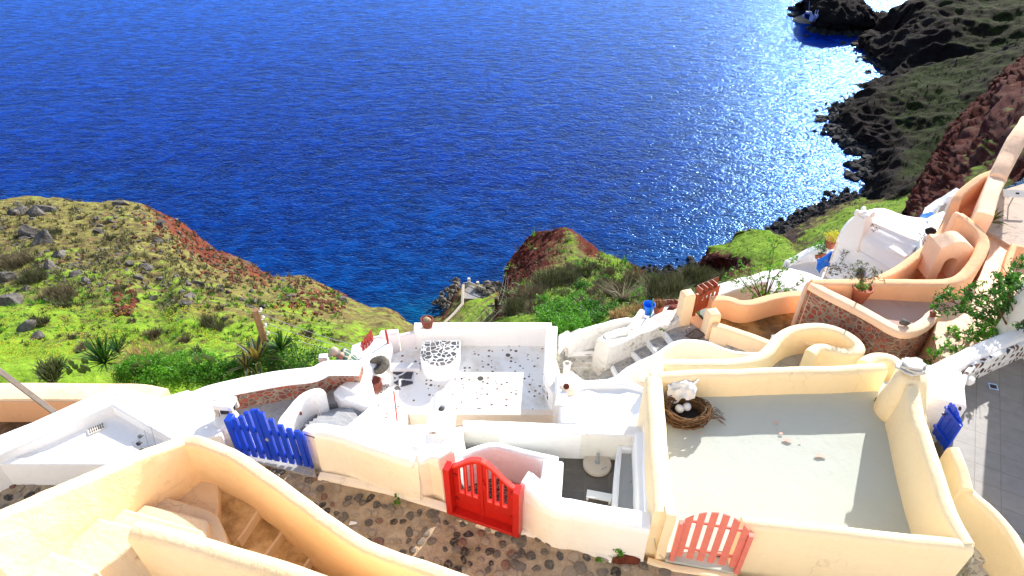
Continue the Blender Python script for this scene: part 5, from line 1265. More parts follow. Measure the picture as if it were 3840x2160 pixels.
low = [([(1500, 700), (1660, 780), (1892, 905), (1700, 1195), (1600, 1290), (1300, 1200)], -8.95), ([(1800, 800), (2080, 1045), (1895, 1300), (1600, 1300)], -9.12), ([(2000, 900), (2285, 1215), (2165, 1395), (1700, 1400)], -9.29),
       ([(2150, 1000), (2460, 1330), (2390, 1460), (2300, 1600), (1900, 1500)], -9.46), ([(2350, 1150), (2700, 1440), (2650, 1700), (2100, 1600)], -9.63), ([(2600, 1300), (3000, 1560), (2800, 1900), (2300, 1800)], -9.8)]
for p, z in low:
    mb = MB(); mb.prism(W('c2', p, z), -10.9 + z * .001); mb.build('lower_step', STEPF, t, bevel=.02, bseg=3)
for (a0, a1), z in zip([((1892, 905), (1700, 1195)), ((2080, 1045), (1895, 1300)), ((2285, 1215), (2165, 1395)), ((2460, 1330), (2390, 1460))], (-8.95, -9.12, -9.29, -9.46)):
    A, B = P('c2', *a0, z), P('c2', *a1, z); d_ = (B - A).normalized(); n_ = Vector((-d_.y, d_.x, 0)); n_ = n_ if n_.x > 0 else -n_
    A = A - d_ * .1; mb = MB(); mb.hexa([A + Vector((0, 0, -.22)) - n_ * .02, B + Vector((0, 0, -.22)) - n_ * .02, B + Vector((0, 0, -.22)) + n_ * .03, A + Vector((0, 0, -.22)) + n_ * .03], [A + Vector((0, 0, .008)) - n_ * .02, B + Vector((0, 0, .008)) - n_ * .02, B + Vector((0, 0, .004)) + n_ * .02, A + Vector((0, 0, .004)) + n_ * .02]); mb.build('lit_riser_board', STEPL, t, bevel=.01)  # lighter boards stand in for the light falling on the step fronts
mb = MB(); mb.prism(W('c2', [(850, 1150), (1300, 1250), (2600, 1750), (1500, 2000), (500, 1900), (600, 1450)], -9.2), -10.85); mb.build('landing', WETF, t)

# ================================================================ unseen white houses added behind the viewpoint to bounce sunlight
t = thing('bounce_house', 'row of white cave houses rising up the slope behind the viewpoint', 'house')
BK = plaster('bounce_house_white', (.62, .60, .57), amt=.3, grime=.2)  # tone lowered to limit how much sunlight these blocks bounce
mb = MB(); mb.box((0, -3.4, -7.0), 46, 5.0, 10.4); mb.build('lower_wall', BK, t, bevel=.05)
mb = MB(); mb.box((3, -8.5, -1.5), 52, 5.0, 14); mb.build('middle_wall', BK, t, bevel=.05)
mb = MB(); mb.box((-4, -14, 3), 60, 6, 18); mb.build('upper_wall', OCHL, t, bevel=.05)
for k in range(7):
    mb = MB(); mb.box((-18 + 6 * k, -5.97, 1.2), .9, .08, 1.9); mb.build('door', BLUE, t)
# ================================================================ white vaulted house
t = thing('vaulted_house', 'white barrel vaulted house with a crowned chimney above the shore', 'house')
def sheet(mb, rows, nu, nv, amp=0):
    R = [resamp([list(p) + [0, 0, 0] for p in r], nu) for r in rows]
    cols = [resamp([R[j][i] for j in range(len(R))], nv) for i in range(nu)]
    vs = [Vector(cols[i][j][:3]) for j in range(nv) for i in range(nu)]
    vs = [v + noise.noise_vector(v * 1.2) * amp for v in vs]
    mb.add(vs, [(j * nu + i, j * nu + i + 1, (j + 1) * nu + i + 1, (j + 1) * nu + i) for j in range(nv - 1) for i in range(nu - 1)])
e0, e1, e2 = P('d1', 325, 1265, -13.6), P('d1', 650, 1449, -13.4), P('d1', 1050, 1680, -13.2)
b = MB()
def vert(p, z): return Vector((p.x, p.y, z))
sheet(b, [[P('d1', 325, 1268, -13.6), P('d1', 480, 1352, -13.5), P('d1', 650, 1449, -13.4), P('d1', 1000, 1655, -13.2)],
          [P('d1', 360, 1180, -13.2), P('d1', 560, 1270, -13.1), P('d1', 760, 1370, -13.0), P('d1', 1120, 1540, -12.85)],
          [P('d1', 430, 1080, -12.95), P('d1', 620, 1150, -12.85), P('d1', 860, 1270, -12.75), P('d1', 1230, 1420, -12.6)],
          [P('d1', 540, 990, -12.8), P('d1', 720, 1060, -12.7), P('d1', 950, 1165, -12.6), P('d1', 1320, 1305, -12.45)],
          [P('d1', 700, 925, -12.8), P('d1', 860, 912, -12.75), P('d1', 1130, 1005, -12.65), P('d1', 1460, 1045, -12.5)],
          [P('d1', 720, 940, -13.4), P('d1', 900, 940, -13.4), P('d1', 1150, 1020, -13.4), P('d1', 1480, 1080, -13.4)],
          [P('d1', 720, 1000, -16), P('d1', 900, 1000, -16), P('d1', 1150, 1060, -16), P('d1', 1480, 1120, -16)]], 26, 40)
b.build('roof', WHITE, t, angle=60)
b = MB()
for a, c in ((e0, e1), (e1, e2)):
    b.hexa([vert(a, -16), vert(c, -16), vert(c, -16) + Vector((.3, .4, 0)), vert(a, -16) + Vector((.3, .4, 0))], [a + Vector((0, 0, -.015)), c + Vector((0, 0, -.015)), c + Vector((.3, .4, 0)), a + Vector((.3, .4, 0))])
gable = [P('d1', 325, 1268, -13.6), P('d1', 360, 1180, -13.2), P('d1', 430, 1080, -12.95), P('d1', 540, 990, -12.8), P('d1', 700, 925, -12.8), P('d1', 720, 940, -13.4)]
n = len(gable); b.add([vert(p, -16) for p in gable] + gable, [(i, i + 1, n + i + 1, n + i) for i in range(n - 1)], 0, False)
b.build('wall', WHITE, t)
b = MB(); b.wall([P('d1', 720, 1062, -12.66), P('d1', 950, 1162, -12.56), P('d1', 1200, 1268, -12.45), P('d1', 1320, 1302, -12.4)], .05, -12.9, .02); b.build('ridge', WHITE, t)
q = P('d1', 585, 1150, -12.9)
b = MB()
def sq(c, h, z): return [c + Matrix.Rotation(.6, 3, 'Z') @ Vector((i * h, j * h, 0)) + Vector((0, 0, z)) for i, j in ((-1, -1), (1, -1), (1, 1), (-1, 1))]
loft(b, [sq(q, .42, -.6), sq(q, .33, 0), sq(q, .21, .48), sq(q, .2, .54)]); ch = b.build('chimney', WHITE, t, bevel=.03)
b = MB()
for p in sq(q, .18, .62): b.lathe(p, [(.07, -.1), (.08, 0), (.06, .07), (.001, .1)], 10)
b.lathe(q + Vector((0, 0, .62)), [(.18, -.06), (.18, 0), (.08, .07), (.001, .1)], 12)
b.build('crown', WHITE, ch)
b = MB(); b.prism([P('d1', 930, 1370, -12.75), P('d1', 1210, 1285, -12.6), P('d1', 1325, 1300, -12.6), P('d1', 1300, 1420, -12.6), P('d1', 1130, 1500, -12.75)], -16); b.build('annexe', WHITE, t, bevel=.03)
b = MB(); b.prism([P('d1', 1325, 1240, -12.2), P('d1', 1470, 1255, -12.2), P('d1', 1450, 1330, -12.2), P('d1', 1310, 1400, -12.3)], -16); b.build('annexe_tower', plaster('grey_white', (.8, .8, .8)), t, bevel=.03)
b = MB(); b.wall([P('d1', 1480, 1050, -12.3), P('d1', 1560, 1010, -12.2), P('d1', 1640, 975, -12.1)], .5, -15, .15); b.wall([P('d1', 1560, 1010, -12.2), P('d1', 1530, 1130, -12.1), P('d1', 1500, 1240, -12.0)], .5, -15, .15)
b.build('rear_wall', WHITE, t, wobble=.02)
# window: arched, set in front wall
d_ = (e1 - e0); d_.z = 0; nx_ = Vector((d_.y, -d_.x, 0)).normalized()
q = P('c6', 1365, 560, -14.0)
a_ = e0 + (e1 - e0) * 0.62
pw = Plane(vert(e1, -14.35) + d_.normalized() * -.0, vert(e1, -14.35) + d_.normalized() * .34)
fr = MB()
k = 10
pts = [(0, 0), (.34, 0)] + [(.17 + .17 * math.cos(math.pi * i / k), .28 + .17 * math.sin(math.pi * i / k)) for i in range(k + 1)]
fr.add([pw.at(x, h, .012) for x, h in pts], [tuple(range(len(pts)))], 0, False); wn = fr.build('window', BLACK, t)
fr = MB(); fr.tube([pw.at(x, h, .02) for x, h in pts + pts[:1]], .02, 6); fr.build('frame', paint('pale_blue_frame', (.35, .42, .6)), wn)
stone('stone', 'c6', 1885, 330, -11.9, .17, RBLACK, 'dark stone on the back wall of the vaulted house', seed=6)
# white bits, courtyard and dome below the house
t = thing('courtyard', 'white paved courtyard left of the vaulted house', 'courtyard')
b = MB(); b.prism(W('c6', [(800, 570), (960, 480), (1180, 460), (1180, 700), (900, 720)], -15.2), -17.5); b.build('floor', plaster('white_paving', (.80, .74, .68), amt=.4, grime=.2), t)
b = MB(); b.wall([P('c6', 1160, 425, -14.4), P('c6', 1060, 440, -14.6), P('c6', 960, 480, -14.8), P('c6', 880, 530, -15), P('c6', 820, 560, -15.1)], .3, -18, .08, 1); b.build('wall', WHITE2, t, wobble=.04)
t = thing('white_dome_house', 'low white domed roof and walls behind the leafy shrub', 'house')
b = MB()
q = P('c6', 840, 740, -14.0)
rings = []
for zz, r in ((-3, 1.5), (-.4, 1.45), (-.05, 1.2), (.18, .85), (.3, .4), (.33, .05)):
    rings.append([q + Vector((math.cos(6.283 * i / 24) * r * 1.15, math.sin(6.283 * i / 24) * r * .8, zz)) for i in range(24)])
loft(b, rings); b.build('dome', WHITE, t, angle=70)
b = MB(); b.wall(W('c6', [(250, 790, -13.2), (380, 740, -13.2), (500, 705, -13.2), (640, 680, -13.2)]), .5, -16, .1); b.build('wall', WHITE, t, wobble=.02)
def crumple(name, pts, label, mat, cat='tarpaulin', amp=.1):
    b = MB(); n = 12
    for j in range(n):
        for i in range(n):
            a, c = i / (n - 1), j / (n - 1)
            q = pts[0].lerp(pts[1], a).lerp(pts[3].lerp(pts[2], a), c)
            q = q + noise.noise_vector(q * 3.1) * amp * 1.6 + Vector((0, 0, amp * 1.5 * math.sin(a * 3.14) * math.sin(c * 3.14)))
            b.v.append(q)
    for j in range(n - 1):
        for i in range(n - 1): b.f.append([j * n + i, j * n + i + 1, (j + 1) * n + i + 1, (j + 1) * n + i]); b.m.append(0); b.sm.append(True)
    o = b.build(name, mat, None, angle=30, tagkw=dict(label=label, cat=cat)); md = o.modifiers.new('s', 'SOLIDIFY'); md.thickness = .02
crumple('tarpaulin', [P('c6', 1040, 525, -14.4), P('c6', 1155, 470, -14.2), P('c6', 1145, 570, -14.6), P('c6', 1050, 655, -14.9)], 'crumpled bright blue tarpaulin in the courtyard beside the vaulted house', TARP)
crumple('tarpaulin', [P('c6', 1800, 215, -13.4), P('c6', 1870, 180, -13.0), P('c6', 1940, 215, -13.0), P('c6', 1870, 245, -13.4)], 'crumpled bright blue tarpaulin behind the roof of the vaulted house', TARP)
t = thing('white_stairs', 'white stair wall dropping down behind the vaulted house', 'wall'); b = MB()
b.wall([P('d1', 1430, 920, -13.6), P('d1', 1560, 830, -13.4), P('d1', 1680, 765, -13.2), P('d1', 1800, 680, -13.0)], .35, -16, .05); b.build('wall', WHITE, t, wobble=.03)
b = MB(); b.wall([P('d1', 1650, 750, -12.9), P('d1', 1760, 740, -12.8)], .3, -13.5, .04); b.build('canopy', CLOTH, t)
b = MB(); b.box(P('d1', 1590, 920, -13.4), .5, .08, .5, .4); b.build('panel', SLATE, t)
# ================================================================ vegetation builders
def leafcloud(name, pts_r, n, size, mat, parent=None, seed=1, aspect=.45, up=.0, clump=0, shape=1.):
    "leaves as small folded quads filling the given spheres unevenly"
    rnd = random.Random(seed); vs = []; fs = []
    tot = sum(r ** 2 for _, r in pts_r)
    for c, r in pts_r:
        k = int(n * r * r / tot)
        cl = []
        for _ in range(max(3, k // 18)):
            d = Vector((rnd.gauss(0, 1), rnd.gauss(0, 1), rnd.gauss(0, 1))).normalized()
            cl.append(Vector(c) + Vector((d.x, d.y, d.z * shape)) * r * rnd.uniform(.45, 1.05))
        for _ in range(k):
            q = rnd.choice(cl) + Vector((rnd.gauss(0, 1), rnd.gauss(0, 1), rnd.gauss(0, 1))) * r * .16
            s = size * rnd.uniform(.6, 1.4)
            a = Vector((rnd.gauss(0, 1), rnd.gauss(0, 1), rnd.gauss(0, .7) + up)).normalized()
            b_ = a.cross(Vector((rnd.gauss(0, 1), rnd.gauss(0, 1), rnd.gauss(0, 1)))).normalized()
            i = len(vs)
            vs += [q - a * s * .5, q + b_ * s * aspect * .5, q + a * s * .5, q - b_ * s * aspect * .5]
            fs.append((i, i + 1, i + 2, i + 3))
    me = bpy.data.meshes.new(name); me.from_pydata([tuple(v) for v in vs], [], fs); me.materials.append(mat)
    o = bpy.data.objects.new(name, me); COL.objects.link(o)
    if parent: o.parent = parent
    return o
def stems(parent, base, tips, r, mat=BARK, seed=0):
    b = MB(); rnd = random.Random(seed)
    for tp in tips:
        m_ = base.lerp(tp, .5) + Vector((rnd.uniform(-.1, .1), rnd.uniform(-.1, .1), 0)) * (tp - base).length
        b.tube([base, base.lerp(m_, .5), m_, tp], [r, r * .8, r * .55, r * .2], 5)
    return b.build('branches', mat, parent)
def bush(name, label, cat, c, R, n, size, mat, seed=1, group=None, flat=.7, aspect=.45, lobes=6, spiky=0):
    rnd = random.Random(seed); c = Vector(c)
    t = thing(name, label, cat, (0, 0, 0), group=group)
    sph = [(c + Vector((rnd.uniform(-1, 1) * R[0], rnd.uniform(-1, 1) * R[1], rnd.uniform(.1, 1) * R[2] * flat)), min(R) * rnd.uniform(.55, .95)) for _ in range(lobes)] + [(c + Vector((0, 0, R[2] * .3)), min(R))]
    leafcloud('foliage', sph, n, size, mat, t, seed, aspect, shape=.8)
    stems(t, c + Vector((0, 0, -.15)), [s[0] for s in sph], .03 * max(R), seed=seed)
    return t
def tuft(b, c, R, n, rnd, w=.02, m=0, lean=1.):
    for _ in range(n):
        a = rnd.uniform(0, 6.283); e = rnd.uniform(.25, 1.45)
        d = Vector((math.cos(a) * math.cos(e) * lean, math.sin(a) * math.cos(e) * lean, math.sin(e))) * R * rnd.uniform(.6, 1.1)
        s = Vector((-d.y, d.x, 0)); s = s.normalized() * w if s.length > 1e-6 else Vector((w, 0, 0))
        p = Vector(c) + Vector((rnd.uniform(-1, 1), rnd.uniform(-1, 1), 0)) * R * .25
        b.add([p - s * .5, p + s * .5, p + d * .6 + s * .35, p + d, p + d * .6 - s * .35], [(0, 1, 2, 4), (4, 2, 3)], m, False)
def raw(b, name, mat, parent=None, tagkw=None):
    me = bpy.data.meshes.new(name); me.from_pydata([tuple(v) for v in b.v], [], b.f)
    for p, m in zip(me.polygons, b.m): p.material_index = m
    for x in (mat if isinstance(mat, (list, tuple)) else [mat]): me.materials.append(x)
    o = bpy.data.objects.new(name, me); COL.objects.link(o)
    if parent: o.parent = parent
    if tagkw: tag(o, **tagkw)
    return o
def drybush(label, c, R, mat, seed, group, n=420, cat='bush', name='dry_bush', w=.014):
    b = MB(); rnd = random.Random(seed); c = Vector(c)
    for _ in range(max(3, int(n / 60))):
        tuft(b, c + Vector((rnd.uniform(-.6, .6) * R, rnd.uniform(-.6, .6) * R, -.05)), R * rnd.uniform(.6, 1), 60, rnd, w * rnd.uniform(.8, 1.6))
    return raw(b, name, mat, tagkw=dict(label=label, cat=cat, group=group))
# --- hedge bushes above the garden wall
HN = ['hillside']
hedge = [((1150, 1385), (.75, .4, .45), LEAFG, 'bright green bush left of the cactus behind the garden wall'), ((1300, 1400), (.7, .4, .45), LEAFG, 'bright green bush in the middle of the hedge above the white wall crown'),
         ((1450, 1390), (.65, .4, .4), LEAFG, 'bright green bush right of the prickly pear'), ((1700, 1400), (.7, .4, .4), LEAFD, 'dark green bush at the foot of the big agave'),
         ((2000, 1370), (.75, .45, .6), LEAFD, 'dark glossy bush below the yucca at the garden wall'), ((2230, 1330), (.75, .45, .65), LEAFD, 'dark glossy rounded bush nearest the man in the cap'), ((1560, 1440), (.6, .3, .3), LEAFG, 'small bright green bush low against the white wall crown'), ((1010, 1440), (.5, .35, .3), LEAFG, 'low bright green bush at the left end of the hedge')]
for k, ((u, v), R, mt, lab) in enumerate(hedge):
    q = P('c1', u, v, -12.7)
    bush('leafy_bush', lab, 'bush', q, R, 5200, .055, mt, seed=20 + k, group='leafy bushes of the hedge above the garden wall', lobes=9)
# --- big dry bushes on the hillside (positions found on the slope)
spots = [(110, 580, 1.5), (240, 700, 1.25), (430, 820, 1.2), (265, 1030, .7), (1130, 1100, .62), (1560, 1050, 1.0), (620, 1215, .55), (1465, 1240, .5), (1360, 1160, .45), (880, 770, .55), (975, 1010, .3), (520, 1130, .35), (1010, 850, .35), (350, 360, .9), (1560, 800, .4), (790, 270, .45), (1630, 910, .35), (480, 890, .6), (1390, 1110, .3), (820, 390, .5), (600, 240, .4), (1900, 860, .4), (2280, 1100, .5)]
for k, (u, v, R) in enumerate(spots):
    q = hit(HN, 'c1', u, v)
    lab = {0: 'largest grey brown dry bush at the left edge of the hillside', 4: 'pale dry bush standing alone in the yellow flowers', 5: 'grey green dry bush left of the wooden pole'}.get(k, 'grey brown dry bush on the grassy hillside')
    drybush(lab, q, R * .62, [DRY, DRYG][k % 2], 100 + k, 'dry bushes on the left hillside' if lab.startswith('grey brown dry') else None, n=int(500 + R * 500), w=.016)
t_ = drybush('golden straw coloured grass clump behind the cactus', P('c1', 1080, 1330, -13.0), .75, STRAW, 77, None, n=900, cat='grass clump', name='straw_clump', w=.012)
# --- scrub and stones spread over the slopes: stuff
def sample_on(names, c, box, n, rnd, test=None):
    out = []
    while n > 0:
        n -= 1
        u = rnd.uniform(box[0], box[2]); v = rnd.uniform(box[1], box[3])
        d = ray(c, u, v).normalized(); best = None
        for nme in TERRAINS:
            h = TERRAINS[nme].ray_cast(Vector((0, 0, 0)), d)
            if h[0] is not None and (best is None or h[3] < best[0]): best = (h[3], h[0], h[1], nme)
        if best and best[3] in names: out.append((best[1], best[2], u, v))
    return out
rnd = random.Random(11)
b = MB()
for q, nn, u, v in sample_on(HN, 'c1', (-60, 90, 2560, 1180), 3000, rnd):
    far = -q.z / 30
    r = rnd.choice([.10, .14, .2, .28, .34]) * (.6 + .6 * far) * (.6 if v > 900 else 1)
    tuft(b, q - Vector((0, 0, .05)), r, 16, rnd, .035 * (.5 + far), rnd.choice([0, 0, 1, 1, 2] if v < 760 else [1, 2, 3, 3, 2]))
raw(b, 'hillside_scrub', [DRY, DRYG, LEAFO, LEAFG], tagkw=dict(label='low tussocks of dry scrub and grass dotted over the left hillside', cat='scrub', kind='stuff'))
b = MB()
for q, nn, u, v in sample_on(HN, 'c1', (-60, 880, 2350, 1330), 6000, rnd):
    if noise.noise(q * .55) < .04 and rnd.random() < .9: continue
    s = rnd.uniform(.015, .034) * (-q.z / 18)
    p = q + Vector((0, 0, s + rnd.uniform(0, .06)))
    b.add([p + Vector((-s, 0, 0)), p + Vector((0, -s, s * .4)), p + Vector((s, 0, 0)), p + Vector((0, s, s * .4))], [(0, 1, 2, 3)], 0, False)
raw(b, 'yellow_flowers', FLOW, tagkw=dict(label='drifts of small yellow flowers in the bright grass', cat='flowers', kind='stuff'))
# rocks ----------------------------------------------------------
def rockmesh(seed, mat, sub=2, sharp=1.):
    bm = bmesh.new(); bmesh.ops.create_icosphere(bm, subdivisions=sub, radius=1)
    rnd = random.Random(seed)
    planes = [(Vector((rnd.gauss(0, 1), rnd.gauss(0, 1), rnd.gauss(0, 1))).normalized(), rnd.uniform(.42, .78)) for _ in range(12)]
    for v in bm.verts:
        for n_, d_ in planes:
            k = v.co.dot(n_) - d_
            if k > 0: v.co -= n_ * k * sharp
        v.co += noise.noise_vector(v.co * 2 + Vector((seed, 0, 0))) * .09
    me = bpy.data.meshes.new('rock'); bm.to_mesh(me); bm.free(); me.materials.append(mat); return me
RM = [rockmesh(i, RGREY, 3) for i in range(6)]
RMB = [rockmesh(10 + i, RBLACK) for i in range(4)]
def rock(me, loc, s, label, group=None, name='boulder', seed=0):
    rnd = random.Random(seed); o = bpy.data.objects.new(name, me); COL.objects.link(o); o.location = loc
    o.scale = (s * rnd.uniform(.8, 1.2), s * rnd.uniform(.7, 1.1), s * rnd.uniform(.5, .85)); o.rotation_euler = (rnd.uniform(-.4, .4), rnd.uniform(-.4, .4), rnd.uniform(0, 6))
    return tag(o, label, 'rock', group)
big = [(310, 175, 1.05, 'largest grey boulder near the left crest of the hillside'), (265, 200, .8, 'grey boulder leaning in front of the largest crest boulder'), (150, 190, .7, 'bluish grey boulder left of the crest boulders'), (905, 130, .85, 'lone dark boulder on the skyline of the hillside'),
       (240, 350, 1.1, 'black hollowed boulder below the crest rocks'), (320, 400, .9, 'pale slanting boulder right of the black one'), (440, 500, .6, 'tall grey rock standing in the dry bushes'), (375, 590, .75, 'pale boulder among dry bushes at mid slope'),
       (550, 650, .5, 'flat pale rock below the mid slope boulder'), (640, 700, .5, 'low flat pale rock in the grass'), (1095, 595, .5, 'squared grey rock right of centre on the slope'), (960, 570, .4, 'small grey rock left of the squared rock'), (1020, 670, .42, 'pale rock below the squared rock'),
       (1190, 270, .6, 'brown rock lying near the red cliff edge'), (1160, 400, .5, 'grey rock among red earth near the cliff'), (1480, 720, .4, 'upright pale grey rock on the red earth'), (1410, 810, .45, 'rounded brown rock below the upright rock'), (1380, 870, .42, 'broad flat pale rock above the wooden pole'), (1130, 825, .4, 'flat grey rock in the dry grass'),
       (740, 330, .5, 'dark rock in the middle of the upper slope'), (40, 690, .7, 'grey rock at the left edge below the dry bush'), (60, 860, .9, 'big grey outcrop at the left edge of the meadow'), (180, 1060, .6, 'brown rock sunk in the flower meadow'), (260, 1120, .4, 'grey slab leaning on the brown meadow rock'), (1665, 975, .3, 'small pale rock near the wooden pole'), (95, 200, .5, 'small rounded rock at the far left crest'), (130, 125, .4, 'small dark rock at the far left skyline'), (2545, 845, .55, 'pale grey slab at the lower right tip of the slope'), (1860, 890, .35, 'reddish rock on the right shoulder of the slope')]
for k, (u, v, s, lab) in enumerate(big):
    q = hit(HN, 'c1', u, v + 8, -30)
    rock(RM[k % 6], q, s * .9 * (.5 + .5 * min(1.2, -q.z / 28)), lab, seed=k)
for k, (q, nn, u, v) in enumerate(sample_on(HN, 'c1', (0, 150, 2300, 900), 120, rnd)):
    rock(RM[k % 6], q, rnd.uniform(.14, .3) * (-q.z / 26), 'small grey rock lying on the grassy hillside', 'small rocks on the left hillside', 'small_rock', 200 + k)
# loose red and grey stones: stuff
def scatter_stones(name, label, pts, smin, smax, mats, seed, kindmesh=1):
    rnd = random.Random(seed); b = MB()
    base = []
    for k in range(5):
        me = rockmesh(50 + k + seed, mats[0], 1); base.append(([v.co.copy() for v in me.vertices], [tuple(p.vertices) for p in me.polygons])); bpy.data.meshes.remove(me)
    for q in pts:
        vs, fs = rnd.choice(base); s = rnd.uniform(smin, smax); R = Matrix.Rotation(rnd.uniform(0, 6), 3, 'Z'); z = rnd.uniform(.5, .9)
        b.add([q + R @ Vector((v.x * s, v.y * s, v.z * s * z)) for v in vs], fs, rnd.randrange(len(mats)), False)
    return raw(b, name, mats, tagkw=dict(label=label, cat='stones', kind='stuff'))
RRED = mat_rock('red_scoria', (.05, .010, .006), (.24, .062, .032), 3, .05)
pts = []
for q, nn, u, v in sample_on(HN, 'c1', (850, 150, 2560, 960), 3600, rnd):
    ridge = [(1000, 150), (1320, 290), (1600, 490), (1850, 590), (2040, 680), (2340, 770), (2560, 850)]
    yr = next((a[1] + (b_[1] - a[1]) * (u - a[0]) / (b_[0] - a[0]) for a, b_ in zip(ridge, ridge[1:]) if a[0] <= u <= b_[0]), 900)
    dd = (v - yr) / 170
    if rnd.random() < math.exp(-dd * dd * 1.2) * (1.1 if noise.noise(q * .25) > -.05 else .25): pts.append(q)
scatter_stones('red_stones', 'crumbling red lava stones along the cliff edge of the hillside', pts, .06, .22, [RRED, RRED, mat_rock('brown_scoria', (.05, .02, .01), (.20, .10, .055), 3, .05)], 3)
pts = [q for q, nn, u, v in sample_on(HN, 'c1', (0, 120, 2500, 760), 1300, rnd) if noise.noise(q * .2 + Vector((5, 5, 5))) > .05]
scatter_stones('loose_stones', 'small loose grey stones strewn over the hillside', pts, .05, .16, [RGREY, RLAVA], 4)
# --- middle slope vegetation
CN = ['crag_slope']
cb = [(960, 640, 1.7, DRYG), (1120, 600, 1.4, DRYG), (820, 740, 1.5, DRY), (720, 850, 1.3, DRYG), (1260, 520, 1.1, DRYG), (1500, 520, .9, DRY), (1450, 610, .9, DRYG), (1700, 580, 1.1, DRY), (1900, 650, 1.2, DRYG), (2050, 620, 1.3, DRYG), (2000, 700, 1.2, DRYG), (2200, 620, 1.1, DRYG), (1380, 680, .8, DRY), (1560, 700, 1.0, DRY), (1640, 650, .9, DRYG), (900, 830, .8, DRY), (2300, 560, 1.2, DRYG), (2450, 580, 1.0, DRYG), (1380, 470, .8, DRYG), (1180, 480, .8, DRY), (1850, 560, .8, DRY), (1330, 790, .7, DRY), (1700, 860, .6, STRAW), (1600, 900, .5, STRAW)]
for k, (u, v, R, mt) in enumerate(cb):
    q = hit(CN, 'c8', u, v + 25, -20)
    drybush('large rounded grey green bush on the shaded flank of the crag slope' if k == 0 else 'grey green scrub bush on the slope below the red crag', q, R * .75, mt, 300 + k, 'scrub bushes below the red crag' if k else None, n=int(700 + 500 * R), w=.022)
gb = [(1080, 870, 1.0), (1200, 900, 1.0), (1330, 870, 1.0), (1440, 840, .8), (1100, 960, .9), (1250, 980, .9), (1380, 930, .8), (1030, 790, .8), (1190, 760, .8), (1290, 640, .7), (1180, 1030, .7), (1430, 560, .6), (1520, 650, .5), (1700, 700, .6)]
for k, (u, v, R) in enumerate(gb):
    q = hit(CN, 'c8', u, v + 20, -16)
    bush('leafy_bush', 'bright green bush on the slope behind the mosaic terrace', 'bush', q - Vector((0, 0, .2)), (R * .75, R * .6, R * .5), 3800, .075, LEAFG if k % 3 else LEAFD, seed=60 + k, group='green bushes behind the mosaic terrace', lobes=7)
b = MB()
for q, nn, u, v in sample_on(CN, 'c8', (560, 170, 2571, 900), 2600, rnd):
    if v < 420 + max(0, 1250 - u) * .35 and rnd.random() < .9: continue
    tuft(b, q - Vector((0, 0, .05)), rnd.choice([.15, .25, .4, .55]) * (-q.z / 28), 14, rnd, .05 * (-q.z / 28), rnd.choice([0, 1, 1, 2, 3]))
raw(b, 'slope_scrub', [DRY, DRYG, LEAFO, LEAFG], tagkw=dict(label='low tussocks of scrub covering the slope of the red crag', cat='scrub', kind='stuff'))
# bare branches
b = MB(); q0 = hit(CN, 'c8', 1620, 760, -20)
for k in range(26):
    a = rnd.uniform(-1.2, 1.2); p1 = q0 + Vector((math.sin(a) * .5, rnd.uniform(-.3, .3), rnd.uniform(.2, .6))); p2 = p1 + Vector((math.sin(a) * .9, rnd.uniform(-.3, .3), rnd.uniform(.2, .9))); b.tube([q0, p1, p2], [.03, .018, .005], 4)
b.build('bare_bush', paint('bleached_twigs', (.45, .38, .3), .9), tagkw=dict(label='bare leafless bush with bleached branches on the slope', cat='bush'))
# --- other slopes
b = MB()
for q, nn, u, v in sample_on(['headland', 'shore_slope'], 'c6', (130, 40, 1900, 700), 2200, rnd):
    tuft(b, q - Vector((0, 0, .1)), rnd.choice([.2, .35, .6]) * (-q.z / 75), 8, rnd, .07 * (-q.z / 75), rnd.choice([0, 1, 1, 2]))
raw(b, 'shore_scrub', [DRY, DRYG, LEAFO], tagkw=dict(label='scrub tussocks on the headland and the shore slope', cat='scrub', kind='stuff'))
b = MB()
for q, nn, u, v in sample_on(['cliff_slope', 'far_cliff', 'red_cliff'], 'c7', (900, 0, 2174, 1449), 1100, rnd):
    tuft(b, q - Vector((0, 0, .2)), rnd.choice([.5, .8, 1.2]) * (-q.z / 90), 7, rnd, .2 * (-q.z / 90), rnd.choice([0, 1, 1]))
raw(b, 'cliff_scrub', [mat_leaf('scrub_painted_shade', [(.012, .014, .006), (.03, .032, .012)], .9, .1), mat_leaf('green_scrub_painted_shade', [(.012, .02, .006), (.03, .045, .014)], .9, .1)], tagkw=dict(label='dark scrub scattered over the shaded cliffs', cat='scrub', kind='stuff'))  # scrub colours darkened to stand in for the shade on the cliffs
# --- shore rocks
pts = []
def along(c, line, n, spread, z=SEA):
    L = [P(c, u, v, z) for u, v in line]; out = []
    for _ in range(n):
        k = rnd.randrange(len(L) - 1); p = L[k].lerp(L[k + 1], rnd.random()); out.append(p + Vector((rnd.gauss(0, spread), rnd.gauss(0, spread), rnd.uniform(-.2, .3))))
    return out
pts += along('c6', [(760, 380), (850, 300), (1000, 240), (1130, 190), (1290, 112), (1440, 95)], 950, 1.9)
pts += along('c8', [(1760, 560), (1900, 560), (2050, 540), (2250, 520), (2350, 560)], 420, 1.6)
scatter_stones('shore_rocks', 'black rocks piled along the beach at the foot of the slopes', pts, .35, 1.5, [RBLACK], 8)
pts = along('c7', [(1150, 1230), (1140, 1150), (1180, 1070), (1090, 1010), (990, 950), (940, 900), (905, 820), (1000, 740), (1090, 680)], 520, 2.6) + along('c7', [(1060, 310), (1150, 400), (1250, 500), (1300, 560)], 120, 3) + along('c7', [(1250, 1400), (1150, 1360), (1080, 1370)], 60, 2)
